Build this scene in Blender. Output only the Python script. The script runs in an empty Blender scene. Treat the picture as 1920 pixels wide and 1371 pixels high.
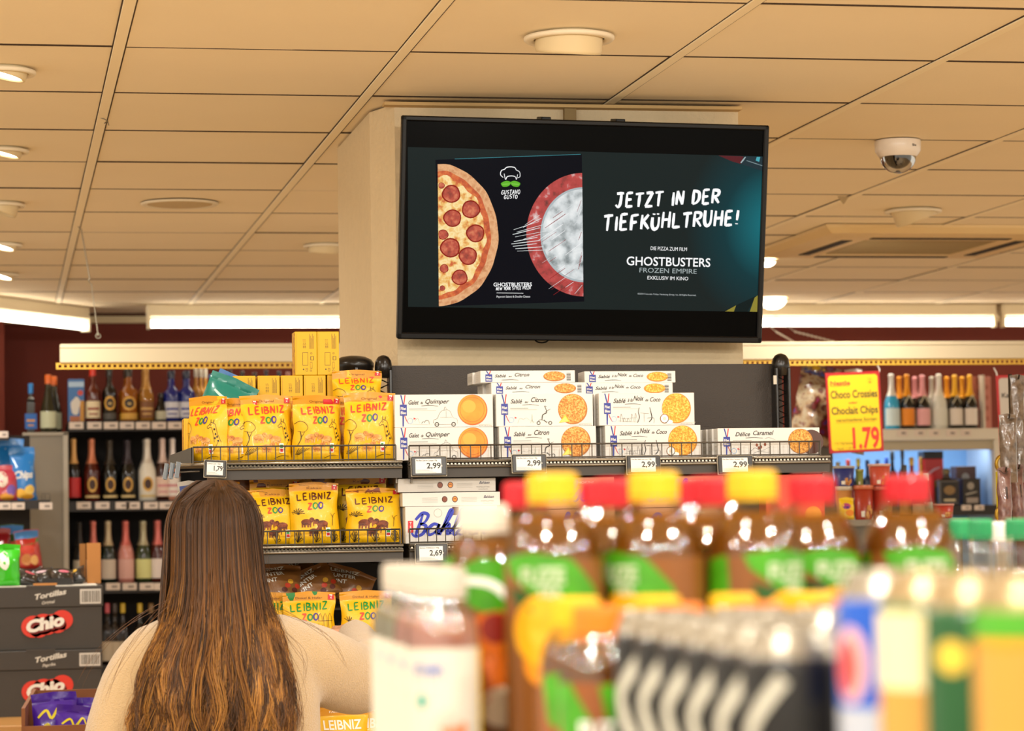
import bpy, math, random
import numpy as np
from mathutils import Vector, Matrix, noise
R_ = random.Random(7)
PI = math.pi
SC = bpy.context.scene
COL = SC.collection

# ------------------------------------------------------------------ camera
YAW, PIT, ROL, F = 0.189865, 0.0560118, 0.0158067, 4950.0
CH = 1.60                      # camera height
ZC = CH + 1.026                # ceiling height
GX, GY, GS = 0.23375, 5.74718, 0.625   # ceiling grid
_F = Vector((math.sin(YAW)*math.cos(PIT), math.cos(YAW)*math.cos(PIT), math.sin(PIT)))
_R = Vector((math.cos(YAW), -math.sin(YAW), 0)); _U = _R.cross(_F)
_R2 = _R*math.cos(ROL) - _U*math.sin(ROL); _U2 = _U*math.cos(ROL) + _R*math.sin(ROL)
cd = bpy.data.cameras.new('camera'); cam = bpy.data.objects.new('camera', cd); COL.objects.link(cam)
m = Matrix((_R2, _U2, -_F)).transposed().to_4x4(); m.translation = Vector((0, 0, CH))
cam.matrix_world = m
cd.sensor_width = 36; cd.lens = F/1920*36
cd.clip_start = 0.05; cd.clip_end = 60
cd.dof.use_dof = True; cd.dof.focus_distance = 5.95; cd.dof.aperture_fstop = 6.6
SC.camera = cam

# ------------------------------------------------------------------ exposure, world, lamps
SC.view_settings.view_transform = 'Standard'; SC.view_settings.look = 'None'
SC.view_settings.exposure = 0.42; SC.view_settings.gamma = 1.0; SC.view_settings.use_curve_mapping = False
wd = bpy.data.worlds.new('shop_ambient'); SC.world = wd; wd.use_nodes = True
wd.node_tree.nodes['Background'].inputs[0].default_value = (1.0, 0.89, 0.72, 1)
wd.node_tree.nodes['Background'].inputs[1].default_value = 0.80
try:
    SC.cycles.use_denoising = True
    SC.cycles.max_bounces = 8; SC.cycles.transparent_max_bounces = 24
    SC.cycles.sample_clamp_indirect = 6
except Exception: pass

def lamp(name, loc, aim, power, size, color=(1, .80, .58), shape='DISK', sizey=None, spread=PI):
    l = bpy.data.lights.new(name, 'AREA'); l.energy = power; l.color = color; l.shape = shape; l.size = size
    if sizey: l.size_y = sizey
    l.spread = spread
    o = bpy.data.objects.new(name, l); COL.objects.link(o); o.location = loc
    d = Vector(aim) - Vector(loc); o.rotation_euler = d.to_track_quat('-Z', 'Y').to_euler()
    return o
# unseen shop downlights, added behind and above the photographer to light shelves and floor
WARM = (1, .80, .56); NEUT = (1, .96, .88)
for x in (-2.0, -.3, 1.4, 3.1):
    for y in (-1.0, .9, 2.8, 4.4):
        lamp('downlight_lamp', (x, y, ZC-.05), (x+.1, y+.6, 0), (25 if y < 4 else 5), .11, NEUT)
# the lamps of the downlights in view, and of the fluorescent battens at the back
for x, y in ((1.20, 5.55), (.1, 5.9), (2.55, 5.0), (.35, 4.9), (1.9, 5.1)):
    lamp('downlight_lamp', (x, y, ZC-.09), (x, y+.25, 1.2), 1.6, .10, NEUT)
for x, y in ((-.3, 7.4), (.0, 9.0), (3.05, 9.0), (-.5, 10.8), (2.9, 11.6), (1.2, 8.3), (4.3, 7.6)):
    lamp('downlight_lamp', (x, y, ZC-.09), (x, y+.3, 1.0), 9.5, .12, NEUT)
for x0, x1 in ((1.0, 2.4), (2.9, 4.9), (4.95, 6.4)):
    lamp('batten_lamp', ((x0+x1)/2, 12.72, ZC-.16), ((x0+x1)/2, 12.8, 1), 4, x1-x0, (1, .88, .72), 'RECTANGLE', .05)

def ray(px, py): return _F*F + _R2*(px-960) + _U2*(685.5-py)
def pt(px, py, Y):
    v = ray(px, py); v = v*(Y/v.y); return Vector((v.x, v.y, v.z+CH))
def ptz(px, py, Z=None):
    v = ray(px, py); v = v*(((ZC if Z is None else Z)-CH)/v.z); return Vector((v.x, v.y, v.z+CH))
def ppx(Y): return Y*1.0/F       # metres per pixel at distance Y (roughly)

# ------------------------------------------------------------------ materials
def lin(c):
    if isinstance(c, str):
        c = c.lstrip('#'); c = [int(c[i:i+2], 16)/255 for i in (0, 2, 4)]
    return tuple((x/12.92 if x <= .04045 else ((x+.055)/1.055)**2.4) for x in c)
MC = {}
def M(c, rough=.5, metal=0.0, emit=0.0, spec=.5, coat=0.0, bump=None, var=0.0, vscale=8.0, sheen=0.0, trans=0.0, alpha=1.0):
    key = (str(c), rough, metal, emit, spec, coat, bump, var, vscale, sheen, trans, alpha)
    if key in MC: return MC[key]
    mt = bpy.data.materials.new('paint'); mt.use_nodes = True
    nt = mt.node_tree; b = nt.nodes['Principled BSDF']; rgb = (*lin(c), 1)
    b.inputs['Base Color'].default_value = rgb; b.inputs['Roughness'].default_value = rough
    b.inputs['Metallic'].default_value = metal; b.inputs['Specular IOR Level'].default_value = spec
    b.inputs['Coat Weight'].default_value = coat; b.inputs['Coat Roughness'].default_value = .12
    b.inputs['Sheen Weight'].default_value = sheen; b.inputs['Transmission Weight'].default_value = trans
    b.inputs['Alpha'].default_value = alpha
    if emit: b.inputs['Emission Color'].default_value = rgb; b.inputs['Emission Strength'].default_value = emit
    if var or bump:
        tc = nt.nodes.new('ShaderNodeTexCoord')
    if var:
        n = nt.nodes.new('ShaderNodeTexNoise'); n.inputs['Scale'].default_value = vscale; n.inputs['Detail'].default_value = 6
        nt.links.new(tc.outputs['Object'], n.inputs['Vector'])
        mx = nt.nodes.new('ShaderNodeMix'); mx.data_type = 'RGBA'
        mx.inputs[6].default_value = tuple(x*(1-var) for x in rgb[:3])+(1,)
        mx.inputs[7].default_value = tuple(min(1, x*(1+var)) for x in rgb[:3])+(1,)
        nt.links.new(n.outputs['Fac'], mx.inputs[0]); nt.links.new(mx.outputs[2], b.inputs['Base Color'])
        if emit: nt.links.new(mx.outputs[2], b.inputs['Emission Color'])
    if bump:
        sc, st = bump
        n = nt.nodes.new('ShaderNodeTexNoise'); n.inputs['Scale'].default_value = sc; n.inputs['Detail'].default_value = 3
        nt.links.new(tc.outputs['Object'], n.inputs['Vector'])
        bp = nt.nodes.new('ShaderNodeBump'); bp.inputs['Strength'].default_value = st; bp.inputs['Distance'].default_value = .004
        nt.links.new(n.outputs['Fac'], bp.inputs['Height']); nt.links.new(bp.outputs[0], b.inputs['Normal'])
    MC[key] = mt; return mt
def ramp_mat(key, stops, scale=60, rough=.6, kind='noise', emit=0.0, detail=5, bump=.3, coat=0.0):
    if key in MC: return MC[key]
    mt = bpy.data.materials.new(key); mt.use_nodes = True; nt = mt.node_tree; b = nt.nodes['Principled BSDF']
    tc = nt.nodes.new('ShaderNodeTexCoord')
    n = nt.nodes.new('ShaderNodeTexNoise' if kind == 'noise' else 'ShaderNodeTexVoronoi'); n.inputs['Scale'].default_value = scale
    if kind == 'noise': n.inputs['Detail'].default_value = detail
    nt.links.new(tc.outputs['Object'], n.inputs['Vector'])
    cr = nt.nodes.new('ShaderNodeValToRGB'); el = cr.color_ramp.elements
    while len(el) < len(stops): el.new(.5)
    for e, (p, c) in zip(el, stops): e.position = p; e.color = (*lin(c), 1)
    nt.links.new(n.outputs['Fac' if kind == 'noise' else 'Distance'], cr.inputs[0])
    nt.links.new(cr.outputs[0], b.inputs['Base Color']); b.inputs['Roughness'].default_value = rough
    b.inputs['Coat Weight'].default_value = coat
    if emit:
        emit *= .75; nt.links.new(cr.outputs[0], b.inputs['Emission Color']); b.inputs['Emission Strength'].default_value = emit
        b.inputs['Base Color'].default_value = (0, 0, 0, 1); nt.links.remove(b.inputs['Base Color'].links[0])
    elif bump:
        bp = nt.nodes.new('ShaderNodeBump'); bp.inputs['Strength'].default_value = bump; bp.inputs['Distance'].default_value = .002
        nt.links.new(n.outputs[0], bp.inputs['Height']); nt.links.new(bp.outputs[0], b.inputs['Normal'])
    MC[key] = mt; return mt
def clear_mat(key, tint, gloss=.12, body=0.0, bodycol='#ffffff', rough=.04):
    """thin clear plastic or a coloured drink: see-through + gloss (+ some body)"""
    if key in MC: return MC[key]
    mt = bpy.data.materials.new(key); mt.use_nodes = True; nt = mt.node_tree; N = nt.nodes
    N.remove(N['Principled BSDF']); out = N['Material Output']
    tr = N.new('ShaderNodeBsdfTransparent'); tr.inputs[0].default_value = (*lin(tint), 1)
    cur = tr.outputs[0]
    if body:
        df = N.new('ShaderNodeBsdfDiffuse'); df.inputs[0].default_value = (*lin(bodycol), 1)
        tl = N.new('ShaderNodeBsdfTranslucent'); tl.inputs[0].default_value = (*lin(bodycol), 1)
        ad = N.new('ShaderNodeMixShader'); ad.inputs[0].default_value = .4
        nt.links.new(df.outputs[0], ad.inputs[1]); nt.links.new(tl.outputs[0], ad.inputs[2])
        mx = N.new('ShaderNodeMixShader'); mx.inputs[0].default_value = body
        nt.links.new(cur, mx.inputs[1]); nt.links.new(ad.outputs[0], mx.inputs[2]); cur = mx.outputs[0]
    gl = N.new('ShaderNodeBsdfGlossy'); gl.inputs[1].default_value = rough
    lw = N.new('ShaderNodeLayerWeight'); lw.inputs[0].default_value = .25
    ma = N.new('ShaderNodeMath'); ma.operation = 'MULTIPLY_ADD'; ma.inputs[1].default_value = .6; ma.inputs[2].default_value = gloss
    nt.links.new(lw.outputs['Fresnel'], ma.inputs[0])
    mx = N.new('ShaderNodeMixShader'); nt.links.new(ma.outputs[0], mx.inputs[0])
    nt.links.new(cur, mx.inputs[1]); nt.links.new(gl.outputs[0], mx.inputs[2]); nt.links.new(mx.outputs[0], out.inputs[0])
    MC[key] = mt; return mt

# ------------------------------------------------------------------ mesh building
class MB:
    def __init__(s): s.v = []; s.f = []; s.m = []; s.ms = []; s.sm = []
    def mi(s, mat):
        for i, q in enumerate(s.ms):
            if q is mat: return i
        s.ms.append(mat); return len(s.ms)-1
    def add(s, vs, fs, mat, smooth=False):
        b = len(s.v); k = s.mi(mat); s.v += [tuple(p) for p in vs]
        for f in fs: s.f.append(tuple(b+i for i in f)); s.m.append(k); s.sm.append(smooth)
        return s
    def box(s, c, d, mat, bev=0.0, rz=0.0):
        hx, hy, hz = d[0]/2, d[1]/2, d[2]/2
        if bev <= 0:
            vs = [(x*hx, y*hy, z*hz) for x in (-1, 1) for y in (-1, 1) for z in (-1, 1)]
            fs = [(0, 1, 3, 2), (4, 6, 7, 5), (0, 4, 5, 1), (2, 3, 7, 6), (0, 2, 6, 4), (1, 5, 7, 3)]
        else:
            b = min(bev, hx*.49, hy*.49, hz*.49); vs = []; ix = {}
            for sx in (-1, 1):
                for sy in (-1, 1):
                    for sz in (-1, 1):
                        for a in range(3):
                            p = [sx*(hx-b), sy*(hy-b), sz*(hz-b)]; p[a] = (sx*hx, sy*hy, sz*hz)[a]
                            ix[(sx, sy, sz, a)] = len(vs); vs.append(tuple(p))
            fs = []
            def q(L): fs.append(tuple(ix[k] for k in L))
            for a in range(3):
                o = [k for k in range(3) if k != a]
                for sg in (-1, 1):
                    L = []
                    for t1, t2 in ((-1, -1), (1, -1), (1, 1), (-1, 1)):
                        k = [0, 0, 0]; k[a] = sg; k[o[0]] = t1; k[o[1]] = t2; L.append((*k, a))
                    if (sg < 0) != (a == 1): L.reverse()
                    q(L)
                for t1 in (-1, 1):
                    for t2 in (-1, 1):
                        k0 = [0, 0, 0]; k1 = [0, 0, 0]; k0[a] = -1; k1[a] = 1; k0[o[0]] = k1[o[0]] = t1; k0[o[1]] = k1[o[1]] = t2
                        L = [(*k0, o[0]), (*k1, o[0]), (*k1, o[1]), (*k0, o[1])]
                        if (t1*t2 > 0) != (a == 1): L.reverse()
                        q(L)
            for sx in (-1, 1):
                for sy in (-1, 1):
                    for sz in (-1, 1):
                        L = [(sx, sy, sz, 0), (sx, sy, sz, 1), (sx, sy, sz, 2)]
                        if sx*sy*sz < 0: L.reverse()
                        q(L)
        if rz:
            ca, sa = math.cos(rz), math.sin(rz); vs = [(x*ca-y*sa, x*sa+y*ca, z) for x, y, z in vs]
        return s.add([(x+c[0], y+c[1], z+c[2]) for x, y, z in vs], fs, mat)
    def span(s, x0, x1, y0, y1, z0, z1, mat, bev=0.0):
        return s.box(((x0+x1)/2, (y0+y1)/2, (z0+z1)/2), (x1-x0, y1-y0, z1-z0), mat, bev)
    def lathe(s, prof, mat, seg=24, c=(0, 0, 0), cap=True, sx=1.0, sy=1.0):
        vs = []; fs = []; n = len(prof)
        for r, z in prof:
            for k in range(seg):
                a = 2*PI*k/seg; vs.append((c[0]+r*math.cos(a)*sx, c[1]+r*math.sin(a)*sy, c[2]+z))
        for i in range(n-1):
            for k in range(seg):
                k2 = (k+1) % seg; fs.append((i*seg+k, i*seg+k2, (i+1)*seg+k2, (i+1)*seg+k))
        if cap:
            if prof[0][0] > 1e-4: fs.append(tuple(range(seg-1, -1, -1)))
            if prof[-1][0] > 1e-4: fs.append(tuple((n-1)*seg+k for k in range(seg)))
        return s.add(vs, fs, mat, True)
    def tube(s, pts, r, mat, seg=6, closed=False, cap=True, taper=None):
        pts = [Vector(p) for p in pts]; n = len(pts); vs = []; fs = []; ref = None
        for i, p in enumerate(pts):
            a = pts[(i-1) % n] if (closed or i > 0) else p; b = pts[(i+1) % n] if (closed or i < n-1) else p
            d = (b-a).normalized() if (b-a).length > 1e-9 else Vector((0, 0, 1))
            if ref is None: ref = Vector((0, 0, 1)) if abs(d.z) < .9 else Vector((1, 0, 0))
            u = d.cross(ref)
            if u.length < 1e-4: u = d.orthogonal()
            u.normalize(); w = u.cross(d).normalized(); ref = w
            rr = r if taper is None else r*taper(i/(n-1))
            for k in range(seg):
                t = 2*PI*k/seg; vs.append(p+u*math.cos(t)*rr+w*math.sin(t)*rr)
        for i in range(n if closed else n-1):
            j = (i+1) % n
            for k in range(seg):
                k2 = (k+1) % seg; fs.append((i*seg+k, i*seg+k2, j*seg+k2, j*seg+k))
        if cap and not closed: fs.append(tuple(range(seg))); fs.append(tuple((n-1)*seg+k for k in range(seg-1, -1, -1)))
        return s.add(vs, fs, mat, seg > 5)
    def prism(s, poly, z0, z1, mat):
        n = len(poly); vs = [(x, y, z0) for x, y in poly]+[(x, y, z1) for x, y in poly]
        fs = [tuple(range(n-1, -1, -1)), tuple(range(n, 2*n))]+[(i, (i+1) % n, n+(i+1) % n, n+i) for i in range(n)]
        return s.add(vs, fs, mat)
    def grid(s, fn, nu, nv, mat, smooth=True, flip=False):
        vs = [fn(i/nu, j/nv) for j in range(nv+1) for i in range(nu+1)]
        fs = []
        for j in range(nv):
            for i in range(nu):
                q = (j*(nu+1)+i, j*(nu+1)+i+1, (j+1)*(nu+1)+i+1, (j+1)*(nu+1)+i); fs.append(q[::-1] if flip else q)
        return s.add(vs, fs, mat, smooth)
    def mesh(s, name='mesh'):
        me = bpy.data.meshes.new(name); me.from_pydata(s.v, [], s.f)
        for q in s.ms: me.materials.append(q)
        me.polygons.foreach_set('material_index', s.m); me.polygons.foreach_set('use_smooth', s.sm)
        me.update(); return me
def obj(name, mb, parent=None, loc=(0, 0, 0), rot=(0, 0, 0)):
    me = mb.mesh(name) if isinstance(mb, MB) else mb
    o = bpy.data.objects.new(name, me); COL.objects.link(o); o.parent = parent; o.location = loc; o.rotation_euler = rot
    return o
def tag(o, label=None, cat=None, group=None, kind=None):
    if label: o['label'] = label
    if cat: o['category'] = cat
    if group: o['group'] = group
    if kind: o['kind'] = kind
    return o
def thing(name, label, cat, loc=(0, 0, 0), rz=0, group=None, rot=None):
    o = bpy.data.objects.new(name, None); o.empty_display_size = .05; COL.objects.link(o); o.location = loc
    o.rotation_euler = rot or (0, 0, rz); return tag(o, label, cat, group)
def dup(root, loc, rz=None, label=None, group=None, rot=None):
    r = root.copy(); COL.objects.link(r); r.location = loc
    if rz is not None: r.rotation_euler = (0, 0, rz)
    if rot is not None: r.rotation_euler = rot
    if label: r['label'] = label
    if group: r['group'] = group
    for ch in list(root.children):
        c = ch.copy(); COL.objects.link(c); c.parent = r
        for g in ch.children:
            d = g.copy(); COL.objects.link(d); d.parent = c
    return r
ORD = ['first', 'second', 'third', 'fourth', 'fifth', 'sixth', 'seventh', 'eighth', 'ninth', 'tenth', 'eleventh', 'twelfth']
def nth(i, n, side='left'):
    if n == 1: return 'only one'
    if i == 0: return 'leftmost'
    if i == n-1: return 'rightmost'
    return ORD[i]+' from the left'

# ------------------------------------------------------------------ flat printed artwork (2D shapes mapped on a surface)
TXT = {}
def text_poly(s, bold=0.0, shear=0.0):
    k = (s, bold, shear)
    if k in TXT: return TXT[k]
    cu = bpy.data.curves.new('t', 'FONT'); cu.body = s; cu.resolution_u = 3; cu.offset = bold; cu.shear = shear
    o = bpy.data.objects.new('t', cu); COL.objects.link(o)
    bpy.context.view_layer.update()
    ev = o.evaluated_get(bpy.context.evaluated_depsgraph_get()); me = ev.to_mesh()
    vs = [(v.co.x, v.co.y) for v in me.vertices]; fs = [tuple(p.vertices) for p in me.polygons]
    ev.to_mesh_clear(); bpy.data.objects.remove(o); bpy.data.curves.remove(cu)
    if not vs: vs = [(0, 0)]
    x0 = min(v[0] for v in vs); x1 = max(v[0] for v in vs); y0 = min(v[1] for v in vs); y1 = max(v[1] for v in vs)
    TXT[k] = (vs, fs, x0, x1, y0, y1); return TXT[k]
def spline(pts, n=5, closed=False):
    P = [Vector((p[0], p[1])) for p in pts]; out = []; N = len(P)
    for i in range(N if closed else N-1):
        p0 = P[i-1] if (i > 0 or closed) else P[i]; p1 = P[i]; p2 = P[(i+1) % N]; p3 = P[(i+2) % N] if (closed or i+2 < N) else p2
        for k in range(n):
            t = k/n; out.append(.5*((2*p1)+(p2-p0)*t+(2*p0-5*p1+4*p2-p3)*t*t+(3*p1-p0-3*p2+p3)*t**3))
    if not closed: out.append(P[-1])
    return [(p.x, p.y) for p in out]
LET = {  # simple hand-lettered capitals, strokes in a unit box
 'A': [[(0, 0), (.5, 1)], [(.45, 1), (.95, 0)], [(.2, .35), (.8, .38)]], 'B': [[(.1, 0), (.1, 1)], [(.1, 1), (.7, .85), (.6, .6), (.1, .52)], [(.1, .52), (.85, .38), (.7, .06), (.1, 0)]],
 'C': [[(.9, .85), (.5, 1), (.1, .6), (.15, .15), (.5, 0), (.9, .15)]], 'D': [[(.12, 0), (.15, 1)], [(.05, .97), (.75, .85), (.85, .4), (.55, .08), (.1, 0)]],
 'E': [[(.15, 0), (.15, 1)], [(.15, 1), (.85, 1.02)], [(.15, .52), (.75, .55)], [(.15, .02), (.9, .05)]], 'F': [[(.15, 0), (.15, 1)], [(.12, .97), (.9, 1.02)], [(.15, .5), (.75, .55)]],
 'G': [[(.9, .85), (.5, 1), (.1, .6), (.15, .15), (.5, 0), (.85, .15), (.85, .42), (.5, .42)]], 'H': [[(.1, 0), (.15, 1)], [(.85, 0), (.88, 1)], [(.1, .5), (.88, .52)]],
 'I': [[(.5, 0), (.5, 1)]], 'J': [[(.1, 1), (.95, 1.02)], [(.65, 1), (.6, .3), (.35, .02), (.05, .2)]], 'K': [[(.12, 0), (.15, 1)], [(.85, 1), (.2, .48)], [(.3, .55), (.95, 0)]],
 'L': [[(.15, 1), (.12, 0)], [(.1, .02), (.9, .05)]], 'N': [[(.1, 0), (.15, 1)], [(.15, 1), (.8, 0)], [(.8, 0), (.88, 1)]], 'O': [[(.5, 1), (.1, .75), (.08, .3), (.45, 0), (.85, .2), (.92, .7), (.5, 1)]],
 'P': [[(.15, 0), (.15, 1)], [(.15, 1), (.8, .88), (.75, .55), (.15, .45)]], 'R': [[(.12, 0), (.15, 1)], [(.1, .97), (.8, .9), (.75, .58), (.15, .48)], [(.35, .5), (.92, 0)]],
 'S': [[(.85, .88), (.5, 1), (.15, .8), (.3, .55), (.75, .42), (.85, .18), (.5, 0), (.1, .12)]], 'T': [[(0, .97), (1, 1.02)], [(.5, 1), (.45, 0)]],
 'U': [[(.12, 1), (.12, .3), (.4, 0), (.8, .2), (.85, 1)]], 'V': [[(.05, 1), (.45, 0)], [(.45, 0), (.95, 1)]], 'W': [[(0, 1), (.25, 0)], [(.25, 0), (.5, .8)], [(.5, .8), (.75, 0)], [(.75, 0), (1, 1)]],
 'X': [[(.1, 0), (.9, 1)], [(.1, 1), (.9, 0)]], 'Y': [[(.05, 1), (.5, .5)], [(.95, 1), (.4, 0)]], 'Z': [[(.1, .97), (.9, 1.0)], [(.88, 1), (.08, .03)], [(.05, .02), (.95, .04)]],
 '!': [[(.55, 1), (.45, .3)], [(.42, .08), (.42, .02)]], '\u00dc': [[(.12, .85), (.12, .3), (.4, 0), (.8, .2), (.85, .85)], [(.25, 1.12), (.25, 1.02)], [(.7, 1.12), (.7, 1.02)]], ' ': []}
LW = {'I': .45, '!': .5, 'W': 1.3, 'J': .9, ' ': .6}
class Art:
    """collects flat shapes in (u, v); build() maps them with fn(u, v, lift) onto a surface"""
    def __init__(s): s.sh = []
    def poly(s, vs, fs, mat, layer=1): s.sh.append((vs, fs, mat, layer)); return s
    def rect(s, u0, v0, u1, v1, mat, layer=1, n=1, nv=1):
        vs = [(u0+(u1-u0)*i/n, v0+(v1-v0)*j/nv) for j in range(nv+1) for i in range(n+1)]
        return s.poly(vs, [(j*(n+1)+i, j*(n+1)+i+1, (j+1)*(n+1)+i+1, (j+1)*(n+1)+i) for j in range(nv) for i in range(n)], mat, layer)
    def quad(s, pts, mat, layer=1): return s.poly(list(pts), [tuple(range(len(pts)))], mat, layer)
    def disc(s, u, v, ru, rv, mat, layer=1, n=20, wob=0.0, seed=0, a0=0, a1=2*PI):
        rr = random.Random(seed); full = abs(a1-a0-2*PI) < 1e-6; vs = [(u, v)]; fs = []
        ph = [rr.uniform(0, 6) for _ in range(3)]; m_ = n if full else n+1
        for ring in (.5, 1):
            for k in range(m_):
                a = a0+(a1-a0)*k/n; w = 1+wob*(math.sin(2*a+ph[0])*.5+math.sin(3*a+ph[1])*.4+math.sin(5*a+ph[2])*.3)
                vs.append((u+ru*ring*w*math.cos(a), v+rv*ring*w*math.sin(a)))
        for k in range(n):
            k2 = (k+1) % m_
            fs.append((0, 1+k, 1+k2)); fs.append((1+k, 1+m_+k, 1+m_+k2, 1+k2))
        return s.poly(vs, fs, mat, layer)
    def patch(s, pts, mat, layer=1, n=18):
        x0 = min(p[0] for p in pts); x1 = max(p[0] for p in pts); cols = []
        for i in range(n+1):
            x = x0+(x1-x0)*min(max(i/n, .002), .998); ys = []
            for a, b in zip(pts, pts[1:]+pts[:1]):
                if (a[0]-x)*(b[0]-x) <= 0 and a[0] != b[0]: ys.append(a[1]+(b[1]-a[1])*(x-a[0])/(b[0]-a[0]))
            cols.append((x, min(ys), max(ys)))
        return s.poly([(c[0], c[1]) for c in cols]+[(c[0], c[2]) for c in cols], [(i, i+1, n+2+i, n+1+i) for i in range(n)], mat, layer)
    def ring(s, u, v, r0, r1, mat, layer=1, n=24, asp=1):
        vs = [(u+r*math.cos(2*PI*k/n), v+r*asp*math.sin(2*PI*k/n)) for r in (r0, r1) for k in range(n)]
        return s.poly(vs, [(k, n+k, n+(k+1) % n, (k+1) % n) for k in range(n)], mat, layer)
    def stroke(s, pts, w, mat, layer=2, smooth=5, taper=True, closed=False):
        P = spline(pts, smooth, closed) if smooth and len(pts) > 2 else [tuple(p) for p in pts]
        if closed: P.append(P[0])
        if len(P) == 2: P = [P[0], ((P[0][0]+P[1][0])/2, (P[0][1]+P[1][1])/2), P[1]]
        n = len(P); L = []; Rr = []
        for i in range(n):
            a = P[max(0, i-1)]; b = P[min(n-1, i+1)]; dx, dy = b[0]-a[0], b[1]-a[1]; d = math.hypot(dx, dy) or 1
            t = i/(n-1); ww = w/2*((.62+.38*math.sin(PI*min(1, t*1.15+.1))) if taper else 1)
            L.append((P[i][0]-dy/d*ww, P[i][1]+dx/d*ww)); Rr.append((P[i][0]+dy/d*ww, P[i][1]-dx/d*ww))
        return s.poly(L+Rr, [(i, n+i, n+i+1, i+1) for i in range(n-1)], mat, layer)
    def text(s, t, u, v, mat, h=None, w=None, bold=0.0, shear=0.0, align='l', layer=2, rot=0.0):
        vs, fs, x0, x1, y0, y1 = text_poly(t, bold, shear)
        X = max(x1-x0, 1e-6); capv, _, _, _, c0, c1 = text_poly('H', bold, 0)[:6]
        if h is None: sx = w/X; sy = sx
        else:
            sy = h/(c1-c0); sx = sy if w is None else w/X
        ox = {'l': 0, 'c': -X*sx/2, 'r': -X*sx}[align]; ca, sa = math.cos(rot), math.sin(rot); out = []
        for x, y in vs:
            a, b = (x-x0)*sx+ox, y*sy; out.append((u+a*ca-b*sa, v+a*sa+b*ca))
        return s.poly(out, fs, mat, layer)
    def brush(s, t, u0, v0, u1, v1, h, w, mat, layer=2, jit=.05, seed=1, mats=None, shear=.12):
        rr = random.Random(seed); tot = sum(LW.get(c, .9) for c in t); x = 0
        dx, dy = (u1-u0)/tot, (v1-v0)/tot; L = math.hypot(u1-u0, v1-v0); ex, ey = (u1-u0)/L, (v1-v0)/L; adv = L/tot
        for i, c in enumerate(t):
            cw = LW.get(c, .9)*adv*.84; hh = h*(1+rr.uniform(-jit, jit)*1.5); ov = rr.uniform(-jit, jit)*h
            bx, by = u0+dx*x, v0+dy*x
            for st in LET.get(c, []):
                P = [(bx+(p[0]*cw+p[1]*hh*shear)*ex-(p[1]*hh+ov)*ey, by+(p[0]*cw+p[1]*hh*shear)*ey+(p[1]*hh+ov)*ex) for p in st]
                s.stroke(P, w*(1+rr.uniform(-.12, .12)), mats[i] if mats else mat, layer, 5 if len(st) > 2 else 0)
            x += LW.get(c, .9)
        return s
    def mesh(s, fn, lift=.0004, name='print'):
        mb = MB()
        for vs, fs, mat, layer in s.sh: mb.add([fn(u, v, lift*layer) for u, v in vs], fs, mat)
        return mb.mesh(name)
def front(u, v, l): return (u, -l, v)        # a wall facing the camera side (-Y)
def facing(y0): return lambda u, v, l: (u, y0-l, v)
def cyl(r): return lambda u, v, l: ((r+l)*math.sin(u/r), -(r+l)*math.cos(u/r), v)
# ================================================================== setting
TILE = M('#f3e2c2', .85, bump=(90, .12), var=.03, vscale=3)
TBAR = M('#f8e8c6', .6)
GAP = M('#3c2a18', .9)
def struct(name, mb, loc=(0, 0, 0), parent=None):
    o = obj(name, mb, parent, loc)
    if parent is None: o['kind'] = 'structure'
    return o
X0, X1, Y0, Y1 = -4.2, 8.4, -3.0, 13.46
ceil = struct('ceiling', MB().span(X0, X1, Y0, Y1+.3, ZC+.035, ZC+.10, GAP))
tm = []
for k in range(3): tm.append(MB().box((0, 0, 0), (.5945, .6200-.001*k, .02), TILE).mesh('ceiling_tile'))
far = MB()
for j in range(-14, 13):
    for i in range(-7, 14):
        cx = GX+GS*i+.024+.3005; cy = GY+GS*j-.3125
        if cy+.31 > Y1: continue
        if cy > 4.4 and -1 <= i <= 9 and cx < .47*cy+.5:
            o = obj('ceiling_tile', tm[(i*7+j*3) % 3], ceil, (cx, cy, ZC+.0115+R_.uniform(-.0008, .0016)))
            o.rotation_euler = (R_.uniform(-.002, .002), R_.uniform(-.001, .001), R_.uniform(-.0012, .0012))
        else: far.box((cx, cy, ZC+.0115), (.5985, .6215, .02), TILE)
tag(obj('distant_ceiling_tiles', far, ceil), kind='stuff')
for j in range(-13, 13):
    y = GY+GS*j; obj('row_gap_shade', MB().span(X0, X1, y-.005, y+.008, ZC+.0006, ZC+.02, GAP), ceil)  # dark strip set flush in the tile-row gap, standing in for its shade
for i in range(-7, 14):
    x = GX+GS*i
    obj('shadow_gap', MB().span(x-.003, x+.028, Y0, Y1, ZC+.0004, ZC+.02, GAP), ceil)  # dark colour imitates the shade along both sides of each rail
    obj('ceiling_rail', MB().span(x-.0005, x+.0245, Y0, Y1, ZC-.002, ZC+.03, TBAR, .001), ceil)
FLOOR = M('#cdb187', .35, var=.08, vscale=2)
struct('floor', MB().span(X0, X1, Y0, Y1+.3, -.1, 0, FLOOR))
WALLC = M('#641e08', .8, bump=(220, .2), var=.06, vscale=2)
struct('wall_back', MB().span(X0, X1, Y1, Y1+.3, 0, ZC+.03, WALLC))
a = pt(107, 700, 12.9); b = pt(60, 700, 13.0)
struct('wall_left', MB().span(X0, a.x-.25, 12.95, Y1, 0, ZC, WALLC))
struct('trim_1', MB().span(X0, X1, Y1-.05, Y1, ZC-.035, ZC+.0, M('#d9c39a', .7)))
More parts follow.
